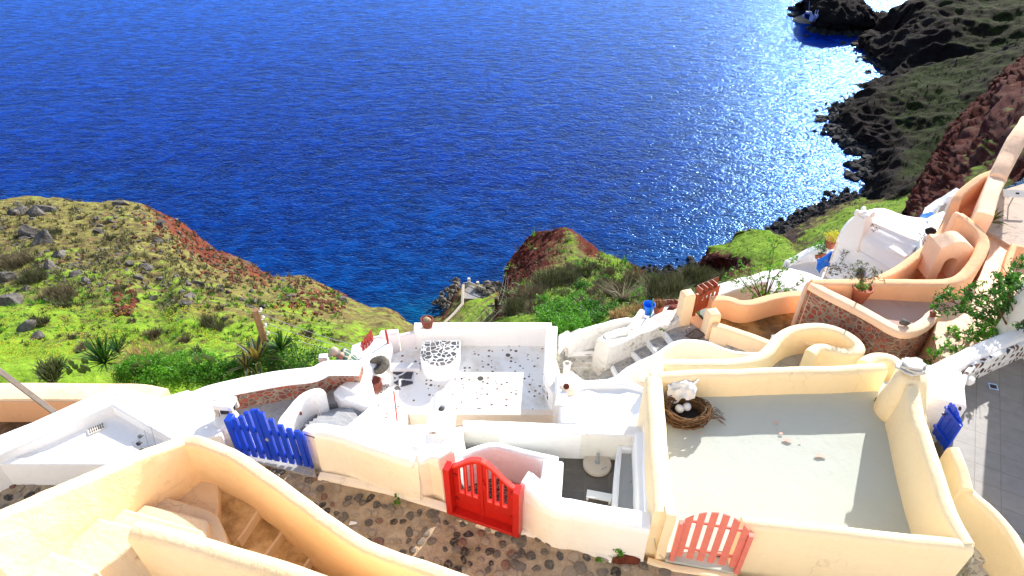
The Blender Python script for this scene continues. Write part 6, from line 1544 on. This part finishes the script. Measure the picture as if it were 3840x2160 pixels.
pts += along('d6', [(640, 250), (560, 230), (480, 200), (520, 300)], 26, 2) + along('d6', [(420, 320), (500, 350)], 14, 1.2) + along('d6', [(2150, 480), (2300, 540), (2450, 580), (2380, 640)], 60, 2.2) + along('d6', [(860, 650), (1300, 735), (2000, 735)], 120, 1.5) + along('d6', [(2000, 950), (2150, 880), (2300, 840), (2500, 820)], 50, 3)
scatter_stones('cliff_foot_rocks', 'dark rocks scattered at the waterline below the far cliffs and islet', pts, .6, 2.6, [RBLACK], 9)
for k, (c, u, v, s, lab) in enumerate([('d6', 705, 795, 1.3, 'small black rock in the sea left of the islet'), ('d6', 2500, 405, 1.1, 'small black rock in the bright water right of the islet'), ('c7', 835, 1320, 1.6, 'black rock in the glitter off the rocky beach'), ('c7', 885, 1335, .9, 'tiny black rock beside the larger one off the beach'), ('c7', 950, 910, 2.2, 'black rock at the point of the dark slope')]):
    rock(RMB[k % 4], P(c, u, v, SEA), s, lab, name='sea_rock', seed=k)
# foam
# ================================================================ island works
t = thing('island_quay', 'pale quay with white steps and railing on the dark islet', 'quay')
b = MB(); b.prism(W('d6', [(430, 405), (500, 370), (620, 330), (700, 400), (790, 440), (860, 470), (700, 470), (560, 450)], -94.1), SEA - 2); b.build('platform', plaster('sandy_concrete', (.34, .29, .22)), t)
b = MB(); b.wall([P('d6', 720, 245, -87.5), P('d6', 780, 262, -87.5), P('d6', 835, 250, -87.3)], .5, -88.3, .1); b.wall([P('d6', 830, 262, -87.5), P('d6', 880, 340, -88.6), P('d6', 925, 395, -89.8)], .45, -91, .1); b.wall([P('d6', 640, 320, -92.2), P('d6', 700, 295, -91.5)], .5, -93, .1)
b.build('stair_wall', paint('white_stair_painted_shade', (.28, .32, .55)), t)  # white steps darkened and blued, their shadow put into the paint
b = MB()
for u in (915, 965): b.wall([P('d6', u, 320, -87.2), P('d6', u + 20, 215, -84.6)], .3, -88.2, .1)
b.wall([P('d6', 905, 322, -87.4), P('d6', 990, 318, -87.4)], .5, -88.6, .1); b.build('chapel_stair', paint('white_stair_painted_shade2', (.28, .32, .55)), t)  # same dark blue paint standing in for shadow on white steps
b = MB(); b.tube([P('d6', 780, 235, -86.8), P('d6', 790, 30, -79.5)], .09, 6); b.build('mast', paint('pale_mast', (.55, .6, .8)), t)
# ================================================================ harbour terrace below
t = thing('harbour_house', 'grey stone harbour terrace with a railed lookout far below by the water', 'terrace')
HZ = -84
b = MB(); b.prism(W('c8', [(225, 640), (270, 615), (400, 670), (425, 690), (400, 730), (345, 750), (225, 745)], HZ), -97); b.build('lookout', mat_tiles('harbour_paving', (.34, .32, .30), (.28, .27, .25), (.2, .19, .18), 1, 1), t)
b = MB(); b.prism(W('c8', [(225, 760), (330, 760), (340, 800), (250, 960), (60, 960), (150, 860), (215, 800)], HZ - 1.2), -97); b.build('ramp', plaster('harbour_ramp', (.38, .34, .28), grime=.4), t)
b = MB(); b.wall([P('c8', 226, 620, HZ + .9), P('c8', 220, 700, HZ + .7), P('c8', 218, 790, HZ + .3), P('c8', 150, 870, HZ + .2), P('c8', 60, 960, HZ + .2)], .55, HZ - 4, .1); b.build('side_wall', plaster('harbour_wall', (.5, .43, .34)), t)
b = MB()
for a, c in (((226, 612), (280, 600)), ((280, 600), (355, 635)), ((355, 635), (420, 660))):
    A, B = P('c8', *a, HZ + 1), P('c8', *c, HZ + 1); b.tube([A, B], .07, 5); b.tube([A + Vector((0, 0, -.9)), B + Vector((0, 0, -.9))], .05, 5)
    k = int((B - A).length / .3)
    for i in range(k + 1): q = A.lerp(B, i / k); b.tube([q, q + Vector((0, 0, -.95))], .05, 4)
b.build('railing', plaster('pale_rail', (.6, .56, .5)), t)
for u, v in ((278, 604), (355, 636)):
    b = MB(); q = P('c8', u, v, HZ + .3); b.box(q, .55, .55, 2.0, tx=.9, ty=.9); b.build('pillar', plaster('pale_pillar', (.62, .58, .52)), t)
b = MB(); b.prism([P('c8', 345, 760, HZ - .3), P('c8', 420, 742, HZ - .1), P('c8', 410, 780, HZ - .4), P('c8', 330, 815, HZ - .6)], -90); b.build('shed_roof', paint('pale_blue_roof', (.45, .5, .62)), t)
hp = along('c8', [(130, 690), (190, 640), (100, 800), (60, 860)], 60, 1.2, -90) + along('c8', [(120, 700), (160, 900), (0, 950)], 60, 2., -94) + along('c8', [(430, 680), (500, 670), (550, 710), (430, 730)], 60, 1.0, -84)
scatter_stones('harbour_rocks', 'dark rocks around the harbour lookout', hp, .4, 1.3, [mat_rock('harbour_rock', (.05, .045, .035), (.2, .17, .13), 1.2, .2)], 12)
g0 = TR('c8', [(-40, 960, -94, .8, .2), (60, 900, -93, .8, .3), (150, 800, -91, .6, .4), (210, 700, -89, .9, .3), (300, 620, -94, 1)])
g1 = TR('c8', [(-40, 1100, -80, .5, .4), (100, 1050, -78, .5, .4), (250, 980, -76, .3, .5), (420, 800, -80, .3, .6), (560, 690, -86, .8, .3)])
g2 = TR('c8', [(100, 1400, -40, .3, .5), (300, 1250, -40, .3, .5), (450, 1150, -40, .2, .6), (540, 1000, -44, .3, .4), (640, 880, -48, .5, .4)])
terrain('harbour_slope', 'brown scrubby slope around the harbour lookout', [[*map(lambda q: q, drop(g0, 2, -6))], g0, g1, g2], 70, 60, 1.0, .1, TERR, .8)
# ================================================================ poles and wires
def pole(label, c, u, v, ztop, zbase, r, mat, name='utility_pole', lean=(0, 0)):
    p = P(c, u, v, ztop); t = thing(name, label, 'pole')
    base = Vector((p.x + lean[0], p.y + lean[1], zbase)); b = MB(); b.tube([base, p], [r * 1.15, r], 10); b.build('shaft', mat, t); return t, p
t, p1 = pole('weathered wooden utility pole at the lower edge of the meadow', 'c1', 1895, 915, -11.0, -13.9, .085, WOOD, lean=(.02, -.05))
for k in range(4):
    b = MB(); q = p1 + Vector((.09, 0, -.06 - .26 * k)); b.tube([q + Vector((-.05, 0, 0)), q + Vector((.05, 0, .0)), q + Vector((.06, 0, .06))], .013, 5); b.lathe(q + Vector((.06, 0, .055)), [(.03, 0), (.035, .03), (.02, .06), (.001, .07)], 8)
    b.build('insulator', CLOTH, t)
def wire(a, b_, sag, label, r=.006):
    pts = []
    for i in range(25):
        s = i / 24; q = a.lerp(b_, s); q.z -= sag * 4 * s * (1 - s); pts.append(q)
    m = MB(); m.tube(pts, r, 4); m.build('power_cable', paint('cable', (.25, .25, .25)), tagkw=dict(label=label, cat='cable', group='overhead cables below the mosaic terrace'))
t, p2 = pole('thin dark utility pole standing below the red crag', 'c8', 515, 740, -24, -36, .10, paint('dark_pole', (.05, .03, .02)))
b = MB(); b.tube([p2 + Vector((-.5, 0, -.6)), p2 + Vector((.5, 0, -.5))], .05, 5); b.build('crossarm', BLACK, t)
t, p3 = pole('slender dark pole on the far side of the red crag flank', 'c8', 588, 545, -45, -55, .16, BLACK)
for k in range(3):
    wire(p1 + Vector((.1, 0, -.1 - .3 * k)), p2 + Vector((-.4 + .4 * k, 0, -.6)), 2.2, 'thin cable sagging from the wooden pole to the dark pole', .008)
    wire(p2 + Vector((-.4 + .4 * k, 0, -.6)), p3 + Vector((.2 * k, 0, 0)), 1, 'thin cable from the dark pole toward the crag', .012)
# ================================================================ garden plants
def agave(label, c, R, n, mats, seed, name='agave', wid=.07, droop=.5, loc=None):
    t = thing(name, label, name.replace('_', ' ')); rnd = random.Random(seed); q = c
    for layer, (mt, ww, off) in enumerate(((mats[0], wid, 0), (mats[1], wid * .5, .006))):
        rnd = random.Random(seed); b = MB()
        for k in range(n):
            a = 2.4 * k + rnd.uniform(-.3, .3); e = rnd.uniform(.35, 1.4); L = R * rnd.uniform(.75, 1.1)
            d = Vector((math.cos(a) * math.cos(e), math.sin(a) * math.cos(e), math.sin(e))); s = Vector((-math.sin(a), math.cos(a), 0))
            pts = []
            for i in range(7):
                x = i / 6; pts.append(q + d * L * x + Vector((0, 0, -droop * L * x ** 2.5 * (1.2 - math.sin(e)) + off * 2)) - d * 0 + Vector((0, -off, 0)))
            vs = []; fs = []
            for i, p in enumerate(pts):
                x = i / 6; w_ = ww * (math.sin(min(1, x * 1.6 + .25) * math.pi / 2) if x < .5 else (1 - (x - .5) * 2) ** .8) + .002
                vs += [p - s * w_, p + Vector((0, 0, -w_ * .4)), p + s * w_]
            for i in range(6): fs += [(i * 3, i * 3 + 1, i * 3 + 4, i * 3 + 3), (i * 3 + 1, i * 3 + 2, i * 3 + 5, i * 3 + 4)]
            b.add(vs, fs)
        raw(b, 'blades' if layer == 0 else 'blade_core', mats[layer], t)
    return t
agave('large agave with yellow edged blades beside the wooden pole', P('c1', 1915, 1290, -12.35), 1.05, 12, (AGY, AGG), 4, wid=.075)
agave('low sprawling agave with yellow edged blades in the hedge', P('c1', 1830, 1340, -12.3), .7, 8, (AGY, AGG), 8, wid=.05, droop=.8)
agave('big spiky yucca rising left of the straw clump', P('c1', 780, 1310, -12.9), .85, 70, (LEAFY, LEAFY), 5, 'yucca', .022, .15)
agave('smaller spiky yucca leaning right of the big one', P('c1', 880, 1230, -12.95), .55, 40, (LEAFY, LEAFY), 6, 'yucca', .02, .15)
agave('spiky dark yucca crowning the glossy bush by the pole', P('c1', 2090, 1210, -12.1), .52, 55, (LEAFY, LEAFY), 7, 'yucca', .02, .1)
agave('variegated agave with yellow stripes by the sandy yard', P('d1', 2120, 1080, -10.8), .62, 22, (AGY, AGG), 12, wid=.05)
def cactus(label, q, pads, seed):
    t = thing('prickly_pear', label, 'cactus'); rnd = random.Random(seed)
    for k in range(pads):
        b = MB(); c = q + Vector((rnd.uniform(-.3, .3), rnd.uniform(-.1, .1), rnd.uniform(.05, .5))); M = Matrix.Rotation(rnd.uniform(-.6, .6), 3, 'Y') @ Matrix.Rotation(rnd.uniform(-.7, .7), 3, 'Z')
        h = rnd.uniform(.1, .14)
        b.lathe(c, [(.001, -h), (.03, -h * .8), (.065, -.02), (.075, h * .4), (.05, h * .85), (.001, h)], 14, sy=.22, M=M); b.build('pad', CACT, t)
cactus('prickly pear cactus with flat green pads left of the bright bushes', P('c1', 1060, 1400, -12.6), 7, 2)
cactus('prickly pear cactus with flat green pads in the middle of the hedge', P('c1', 1545, 1350, -12.5), 6, 3)
cactus('spreading prickly pear cactus at the foot of the big yucca', P('c1', 600, 1390, -12.8), 12, 4)
drybush('jumbled grey green spiky cactus mound at the left end of the hedge', P('c1', 350, 1400, -12.9), .5, LEAFO, 44, None, n=500, w=.03, name='cactus_mound', cat='cactus')
t = thing('white_post', 'stubby white post with a dark hollow beside the man in the cap', 'post'); q = P('d3', 1455, 190, -11.7)
b = MB(); b.box(q + Vector((0, 0, -.4)), .26, .2, .9, .1, tx=.85, ty=.85); b.build('post', WHITE2, t, bevel=.03)
b = MB(); b.lathe(q + Vector((.02, -.11, -.22)), [(.06, 0), (.05, .02), (.001, .02)], 12, M=Matrix.Rotation(1.57, 3, 'X')); b.build('hollow', TERRAD, t)
# trees and shrubs at the right
def shrubtree(label, base, tips, n, size, mat, seed, r=.05, name='shrub', rad=.32, cat='shrub'):
    t = thing(name, label, cat); rnd = random.Random(seed); b = MB(); sph = []
    for tp in tips:
        m_ = base.lerp(tp, .55) + Vector((rnd.uniform(-.12, .12), rnd.uniform(-.12, .12), .05))
        b.tube([base, base.lerp(m_, .5), m_, tp], [r, r * .7, r * .45, r * .15], 6)
        sph.append((tp, rad * rnd.uniform(.7, 1.1))); sph.append((m_.lerp(tp, .5), rad * .6))
        for _ in range(5):
            e = tp + Vector((rnd.uniform(-1, 1), rnd.uniform(-1, 1), rnd.uniform(-.6, .8))) * rad; b.tube([m_.lerp(tp, rnd.uniform(.3, 1)), e], [r * .2, .003], 4)
    b.build('trunk', BARK, t); leafcloud('crown', sph, n, size, mat, t, seed, .42); return t
def T(c, lst): return [P(c, *a) for a in lst]
shrubtree('leafy green tree reaching over the orange yard at the right edge', P('c6', 2400, 1050, -11.3), T('c6', [(2540, 560, -9.2), (2480, 640, -9.2), (2350, 700, -9.3), (2180, 780, -9.5), (2020, 840, -9.8), (1970, 890, -9.9), (2200, 900, -9.8), (2330, 830, -9.6), (2450, 780, -9.4), (2560, 700, -9.3), (2400, 920, -9.9), (2250, 1000, -10.2), (2540, 850, -9.6), (2480, 950, -10)]), 3600, .085, LEAFD, 31, .045, 'leafy_tree', .27, 'tree')
qq = P('c5', 2380, 430, -10.45) + Vector((1.15, 1.95, 1.1))
shrubtree('leafy tree branches overhanging the tiled terrace at the right edge', qq + Vector((.5, .4, -1.2)), [qq + Vector((.35 * math.cos(k * 1.3) * (1 + k * .12), .5 * math.sin(k * 1.3) * (1 + k * .1), .1 * (k % 3))) for k in range(9)], 1500, .085, LEAFD, 39, .035, 'leafy_tree', .2, 'tree')
shrubtree('glossy green shrub filling the gap behind the white studded wall', P('c6', 2150, 1230, -11.9), T('c6', [(1900, 1240, -11), (1960, 1150, -11), (2050, 1230, -10.9), (2130, 1120, -10.9), (2200, 1060, -10.6), (2300, 1100, -10.6), (2400, 1070, -10.5), (2500, 1000, -10.4), (2050, 1080, -11), (1880, 1290, -11.3), (2420, 1000, -10.4)]), 2600, .085, LEAFG, 32, .03, 'leafy_shrub', .24)
shrubtree('airy pale green shrub growing behind the sunken terrace wall', P('c6', 640, 870, -13.2), T('c6', [(730, 400, -12), (690, 520, -12), (480, 570, -12.2), (420, 610, -12.3), (520, 640, -12.2), (600, 600, -12.1), (700, 640, -12.1), (800, 590, -12.0), (850, 560, -12.0), (780, 700, -12.2), (620, 720, -12.3), (500, 720, -12.4), (560, 800, -12.4), (820, 750, -12.3), (720, 780, -12.4), (400, 690, -12.4), (600, 830, -12.5), (960, 700, -12.2)]), 1500, .075, LEAFG, 33, .03, 'airy_shrub', .26)
shrubtree('bare reddish shrub against the wall of the vaulted house', P('c6', 1220, 660, -15), T('c6', [(1480, 320, -12.7), (1260, 400, -13.5), (1150, 590, -14), (1220, 560, -14.2), (1300, 600, -14.2), (1130, 640, -14.6), (1250, 500, -13.9), (1280, 640, -14.6)]), 900, .06, mat_leaf('reddish_leaves', [(.10, .04, .02), (.2, .12, .04), (.12, .15, .04)]), 34, .025, 'bare_shrub', .28)
shrubtree('dried seed head stalks in front of the vaulted roof', P('c6', 1860, 500, -12.5), T('c6', [(1750, 265, -11.2), (1830, 270, -11.2), (1800, 345, -11.5)]), 120, .04, STRAW, 35, .012, 'dry_stalks', .1, 'plant')
# potted olive
q = P('c6', 1342, 842, -11.04)
t = thing('potted_olive', 'small olive tree in a terracotta pot on the orange terrace', 'potted tree')
b = MB(); b.lathe(q, [(.15, 0), (.2, .22), (.225, .36), (.25, .37), (.25, .43), (.21, .43), (.2, .36), (.001, .35)], 26); b.build('pot', TERRA, t)
leafcloud('low_flowers', [(q + Vector((-.05, -.02, .45)), .14)], 320, .05, LEAFG, t, 3)
b = MB(); top = P('c6', 1375, 670, -10.0); b.tube([q + Vector((.05, .05, .35)), q.lerp(top, .6) + Vector((.03, 0, 0)), top], [.03, .02, .012], 7)
tips = T('c6', [(1340, 580, -9.7), (1390, 600, -9.8), (1460, 630, -9.9), (1500, 660, -10), (1350, 700, -10.1), (1300, 640, -9.9), (1440, 700, -10.1)])
for e in tips: b.tube([q.lerp(top, .8), e], [.012, .004], 5)
b.build('trunk', BARK, t); leafcloud('crown', [(e, .16) for e in tips], 900, .05, LEAFO, t, 5, .3)
for k, (u, v, z, mt, lab) in enumerate([(1035, 490, -14.9, LEAFG, 'leafy potted plant in terracotta at the left of the courtyard pots'), (1080, 480, -14.8, LEAFD, 'leafy potted plant in terracotta beside the first courtyard pot'), (1150, 400, -14.2, FLOW, 'yellow flowering plant on the courtyard wall')]):
    q = P('c6', u, v, z); t = thing('potted_plant', lab, 'potted plant'); b = MB(); b.lathe(q, [(.14, -.3), (.2, 0), (.22, .02), (.18, .02), (.001, 0)], 16); b.build('pot', TERRA, t); leafcloud('foliage', [(q + Vector((0, 0, .2)), .28)], 500, .07, mt, t, 50 + k)
# amphora stones, bucket and clay pots by the rough wall
q = P('d2', 1385, 290, -12.6)
t = thing('blue_bucket', 'bright blue plastic bucket at the top of the rough wall', 'bucket', q)
b = MB(); b.lathe((0, 0, 0), [(.11, -.05), (.16, .28), (.175, .29), (.16, .30), (.145, .26), (.10, 0), (.001, .0)], 20); b.build('body', TARP, t)
b = MB(); b.tube([(.03, -.17, -.1), (.04, -.17, .62)], .018, 6); b.build('green_stake', paint('green_stake', (.01, .16, .10)), t)
t = thing('dry_plant', 'dead brown plant standing in a cardboard coloured pot beside the bucket', 'plant'); q = P('d2', 1510, 260, -12.6)
b = MB(); rr = random.Random(4); tuft(b, q + Vector((0, 0, .1)), .3, 120, rr, .02); raw(b, 'stalks', mat_leaf('dead_brown', [(.2, .09, .03), (.35, .2, .08)]), t)
b = MB(); b.lathe(q, [(.12, -.1), (.15, .15), (.001, .14)], 14); b.build('pot', TERRA, t)
for k, (u, v) in enumerate([(1355, 215), (1405, 205), (1440, 190), (1475, 175), (1520, 175), (1585, 175), (1625, 170), (1665, 172), (1740, 170)]):
    stone('red_stone', 'd2', u, v, -12.72, .11, TERRAD, 'round red lava stone lining the top edge of the white ledge', seed=30 + k, group='red lava stones along the white ledge')
stone('red_stone', 'd2', 1705, 262, -12.62, .2, mat_rock('dark_red_lava', (.06, .012, .01), (.25, .06, .04), 9, .03), 'largest dark red lava stone beside the orange gate post', seed=41)
# rusty grate on the stairs
t = thing('wire_grate', 'rusty wire crate lid lying on the grey stairs below the orange posts', 'grate')
A, B, C_, D = P('d2', 1840, 580, -12.5), P('d2', 1960, 495, -12.45), P('d2', 2080, 560, -12.4), P('d2', 1980, 625, -12.45)
b = MB()
for k in range(8):
    a = k / 7; b.tube([A.lerp(B, a), D.lerp(C_, a)], .008, 4); b.tube([A.lerp(D, a), B.lerp(C_, a)], .008, 4)
for p, q in ((A, B), (B, C_), (C_, D), (D, A)): b.tube([p, q], .018, 5)
b.build('bars', paint('rusty_iron', (.12, .07, .045), .8), t)
b = MB(); b.hexa([x + Vector((0, 0, -.03)) for x in (A.lerp(C_, .35), B.lerp(C_, .5), C_, D.lerp(C_, .3))], [x + Vector((0, 0, -.01)) for x in (A.lerp(C_, .35), B.lerp(C_, .5), C_, D.lerp(C_, .3))]); b.build('cloth', SLATE, t)
stone('rubble_heap', 'd2', 1820, 560, -12.75, .01, RGREY, 'x') if 0 else None
# weeds in cracks
for k, (c, u, v, z, r, lab) in enumerate([('c4', 565, 750, -10.38, .09, 'little green weed at the foot of the cream wall left of the red gate'), ('c4', 2210, 1190, -10.38, .16, 'green weed growing in the broken corner of the cream wall'), ('c5', 1605, 330, -9.94, .12, 'green weed with yellow flower in the terrace corner'), ('d2', 1540, 500, -12.55, .12, 'green tuft growing at the foot of the rough wall'), ('c4', 2075, 1195, -10.38, .06, 'tiny green weed near the broken wall corner'), ('d3', 110, 950, -11.5, .25, 'yellow green plant left of the box chimney')]):
    q = P(c, u, v, z); t = thing('weed', lab, 'weed'); leafcloud('leaves', [(q + Vector((0, 0, r * .5)), r)], 60 + int(300 * r), .05 if r < .2 else .07, LEAFG, t, 70 + k)
stone('broken_stones', 'c4', 2280, 1185, -10.36, .14, RRED, 'broken red stones exposed at the corner of the cream wall', seed=51, sq=(1.6, .6, .7))
b = MB(); q = P('c4', 245, 920, -10.38); b.hexa([q + Vector(p) for p in ((-.07, -.03, 0), (.06, -.01, 0), (.07, .03, 0), (-.05, .05, 0))], [q + Vector(p) for p in ((-.07, -.03, .006), (.06, -.01, .006), (.07, .03, .006), (-.05, .05, .006))])
b.build('paper_scrap', CLOTH, tagkw=dict(label='scrap of white paper lying on the cobbled lane', cat='paper'))
# thin cable down the wall joint
b = MB(); b.tube([P('c5', 178, 1045, -9.4), P('c5', 182, 1150, -9.75), P('c5', 205, 1290, -10.2), P('c5', 250, 1345, -10.34), P('c5', 320, 1330, -10.33)], .008, 5)
b.build('thin_cable', paint('cream_cable', (.5, .42, .3)), tagkw=dict(label='thin cable running down the joint between white and yellow walls', cat='cable'))
# exposed red masonry scar on the orange wall
t = thing('masonry_scar', 'patch of exposed red stones in the upper orange wall', 'wall patch'); b = MB()
sc = [P('d1', 1725, 985, -10.28), P('d1', 1765, 990, -10.3), P('d1', 1760, 1150, -10.75), P('d1', 1735, 1200, -10.85), P('d1', 1690, 1170, -10.75)]
b.add([p * .995 for p in sc], [(0, 1, 2, 3, 4)], 0, False); o = b.build('stones', REDST, t); md = o.modifiers.new('s', 'SOLIDIFY'); md.thickness = .03
# ================================================================ person
def skinbody(name, chains, mat, parent, sub=2):
    vs = []; es = []; rs = []; key = {}
    for ch in chains:
        prev = None
        for (p, r) in ch:
            k = tuple(round(x, 3) for x in p)
            if k not in key: key[k] = len(vs); vs.append(p); rs.append(r)
            if prev is not None: es.append((prev, key[k]))
            prev = key[k]
    me = bpy.data.meshes.new(name); me.from_pydata(vs, es, []); o = bpy.data.objects.new(name, me); COL.objects.link(o)
    md = o.modifiers.new('skin', 'SKIN'); md.use_smooth_shade = True
    for i, r in enumerate(rs):
        s = me.skin_vertices[0].data[i]; s.radius = r if isinstance(r, tuple) else (r, r); s.use_root = (i == 0)
    ms = o.modifiers.new('sub', 'SUBSURF'); ms.levels = sub; ms.render_levels = sub
    me.materials.append(mat); o.parent = parent; return o
q = P('d3', 1600, 140, -11.55)
t = thing('person', 'man in a cream cap and green and white checked shirt bending by the white stairs', 'person', q, .35)
SK = paint('skin', (.48, .27, .19), .6, .05, .3)
def mat_check():
    m = N('green_checked_shirt'); x = m.n('ShaderNodeTexBrick'); m.l(m.mapv((1, 1, 1), (0, 0, .4), m.tc.outputs['Object']), x.inputs['Vector']); x.offset = 0
    x.inputs['Scale'].default_value = 1; x.inputs['Brick Width'].default_value = .16; x.inputs['Row Height'].default_value = .16; x.inputs['Mortar Size'].default_value = .022
    x.inputs['Color1'].default_value = (.04, .11, .09, 1); x.inputs['Color2'].default_value = (.07, .09, .15, 1); x.inputs['Mortar'].default_value = (.36, .34, .24, 1)
    return m.fin(x.outputs[0], .9)
# local frame: origin at head; facing -x and down (bending forward)
pel = (.42, .02, -.62)
body = skinbody('body', [[(pel, (.14, .12)), ((.34, .02, -.42), (.13, .15)), ((.22, .01, -.24), (.13, .17)), ((.13, .0, -.13), (.08, .1)), ((.05, 0, -.07), .055), ((0, 0, 0.0), (.085, .08)), ((-.02, 0, .07), (.07, .065))],
    [((.22, .01, -.24), (.13, .17)), ((.2, -.19, -.2), .06), ((.08, -.25, -.42), .05), ((-.1, -.2, -.6), .038), ((-.15, -.18, -.66), .03)],
    [((.22, .01, -.24), (.13, .17)), ((.2, .2, -.2), .06), ((.06, .24, -.44), .05), ((-.12, .16, -.6), .038), ((-.17, .15, -.66), .03)],
    [(pel, (.14, .12)), ((.4, -.1, -.72), .1), ((.34, -.11, -1.1), .07), ((.42, -.11, -1.5), .045), ((.3, -.12, -1.53), .035)],
    [(pel, (.14, .12)), ((.4, .12, -.72), .1), ((.34, .13, -1.1), .07), ((.42, .13, -1.5), .045), ((.3, .14, -1.53), .035)]], SK, t)
skinbody('shirt', [[((.40, .02, -.56), (.165, .17)), ((.34, .02, -.42), (.16, .18)), ((.22, .01, -.24), (.155, .19)), ((.14, .0, -.15), (.09, .12))],
    [((.22, .01, -.24), (.155, .19)), ((.2, -.2, -.2), .085), ((.08, -.255, -.42), .07), ((-.06, -.22, -.56), .055)], [((.22, .01, -.24), (.155, .19)), ((.2, .21, -.2), .085), ((.06, .245, -.44), .07), ((-.08, .19, -.56), .055)]], mat_check(), t)
skinbody('trousers', [[((.42, .02, -.64), (.16, .17)), ((.4, -.1, -.76), .115), ((.34, -.11, -1.1), .085), ((.42, -.11, -1.46), .065)], [((.42, .02, -.64), (.16, .17)), ((.4, .12, -.76), .115), ((.34, .13, -1.1), .085), ((.42, .13, -1.46), .065)]], paint('dark_trousers', (.05, .06, .1), .9), t)
b = MB(); M = Matrix.Rotation(-.45, 3, 'Y')
b.lathe((-.01, 0, .03), [(.112, 0), (.112, .04), (.10, .09), (.06, .125), (.001, .135)], 20, M=M)
b.add([Vector((-.01, 0, .03)) + M @ Vector(p) for p in [(-.07, -.09, .01), (-.16, -.075, -.005), (-.21, 0, -.01), (-.16, .075, -.005), (-.07, .09, .01), (-.07, .09, .02), (-.16, .075, .007), (-.21, 0, .002), (-.16, -.075, .007), (-.07, -.09, .02)]], [(0, 1, 2, 3, 4), (5, 6, 7, 8, 9), (0, 1, 8, 9), (1, 2, 7, 8), (2, 3, 6, 7), (3, 4, 5, 6)])
b.build('cap', paint('cream_cap', (.42, .36, .28), .9), t)
b = MB(); b.lathe((.03, 0, -.01), [(.098, -.05), (.104, 0), (.1, .04), (.001, .05)], 16); b.build('hair', paint('grey_hair', (.25, .22, .2), .9), t)
for s_ in (-1, 1):
    b = MB(); b.lathe((-.01, s_ * .095, -.01), [(.001, -.03), (.012, -.01), (.012, .02), (.001, .03)], 8); b.build('ear', SK, t)
    b = MB(); b.lathe((-.085, s_ * .03, .005), [(.001, -.009), (.009, 0), (.001, .009)], 8); b.build('eye', BLACK, t)
b = MB(); b.lathe((-.1, 0, -.025), [(.001, -.03), (.018, -.015), (.01, .01), (.001, .03)], 8); b.build('nose', SK, t)
b = MB(); b.lathe((-.083, 0, -.06), [(.001, -.006), (.02, 0), (.001, .006)], 8, sx=.5); b.build('mouth', paint('lips', (.3, .12, .1)), t)
for s_, y in ((-1, -.18), (1, .15)):
    b = MB(); hb = Vector((-.15 if s_ < 0 else -.17, y, -.66)); b.tube([hb, hb + Vector((-.03, 0, -.05))], [.03, .034], 8)
    for k in range(4): f = hb + Vector((-.03, -.026 + .017 * k, -.05)); b.tube([f, f + Vector((-.012, 0, -.035 - .006 * (k in (1, 2)))), f + Vector((.0, 0, -.06))], .008, 6)
    b.tube([hb + Vector((-.01, -.03, -.02)), hb + Vector((-.03, -.045, -.05))], .009, 6); b.build('hand', SK, t)
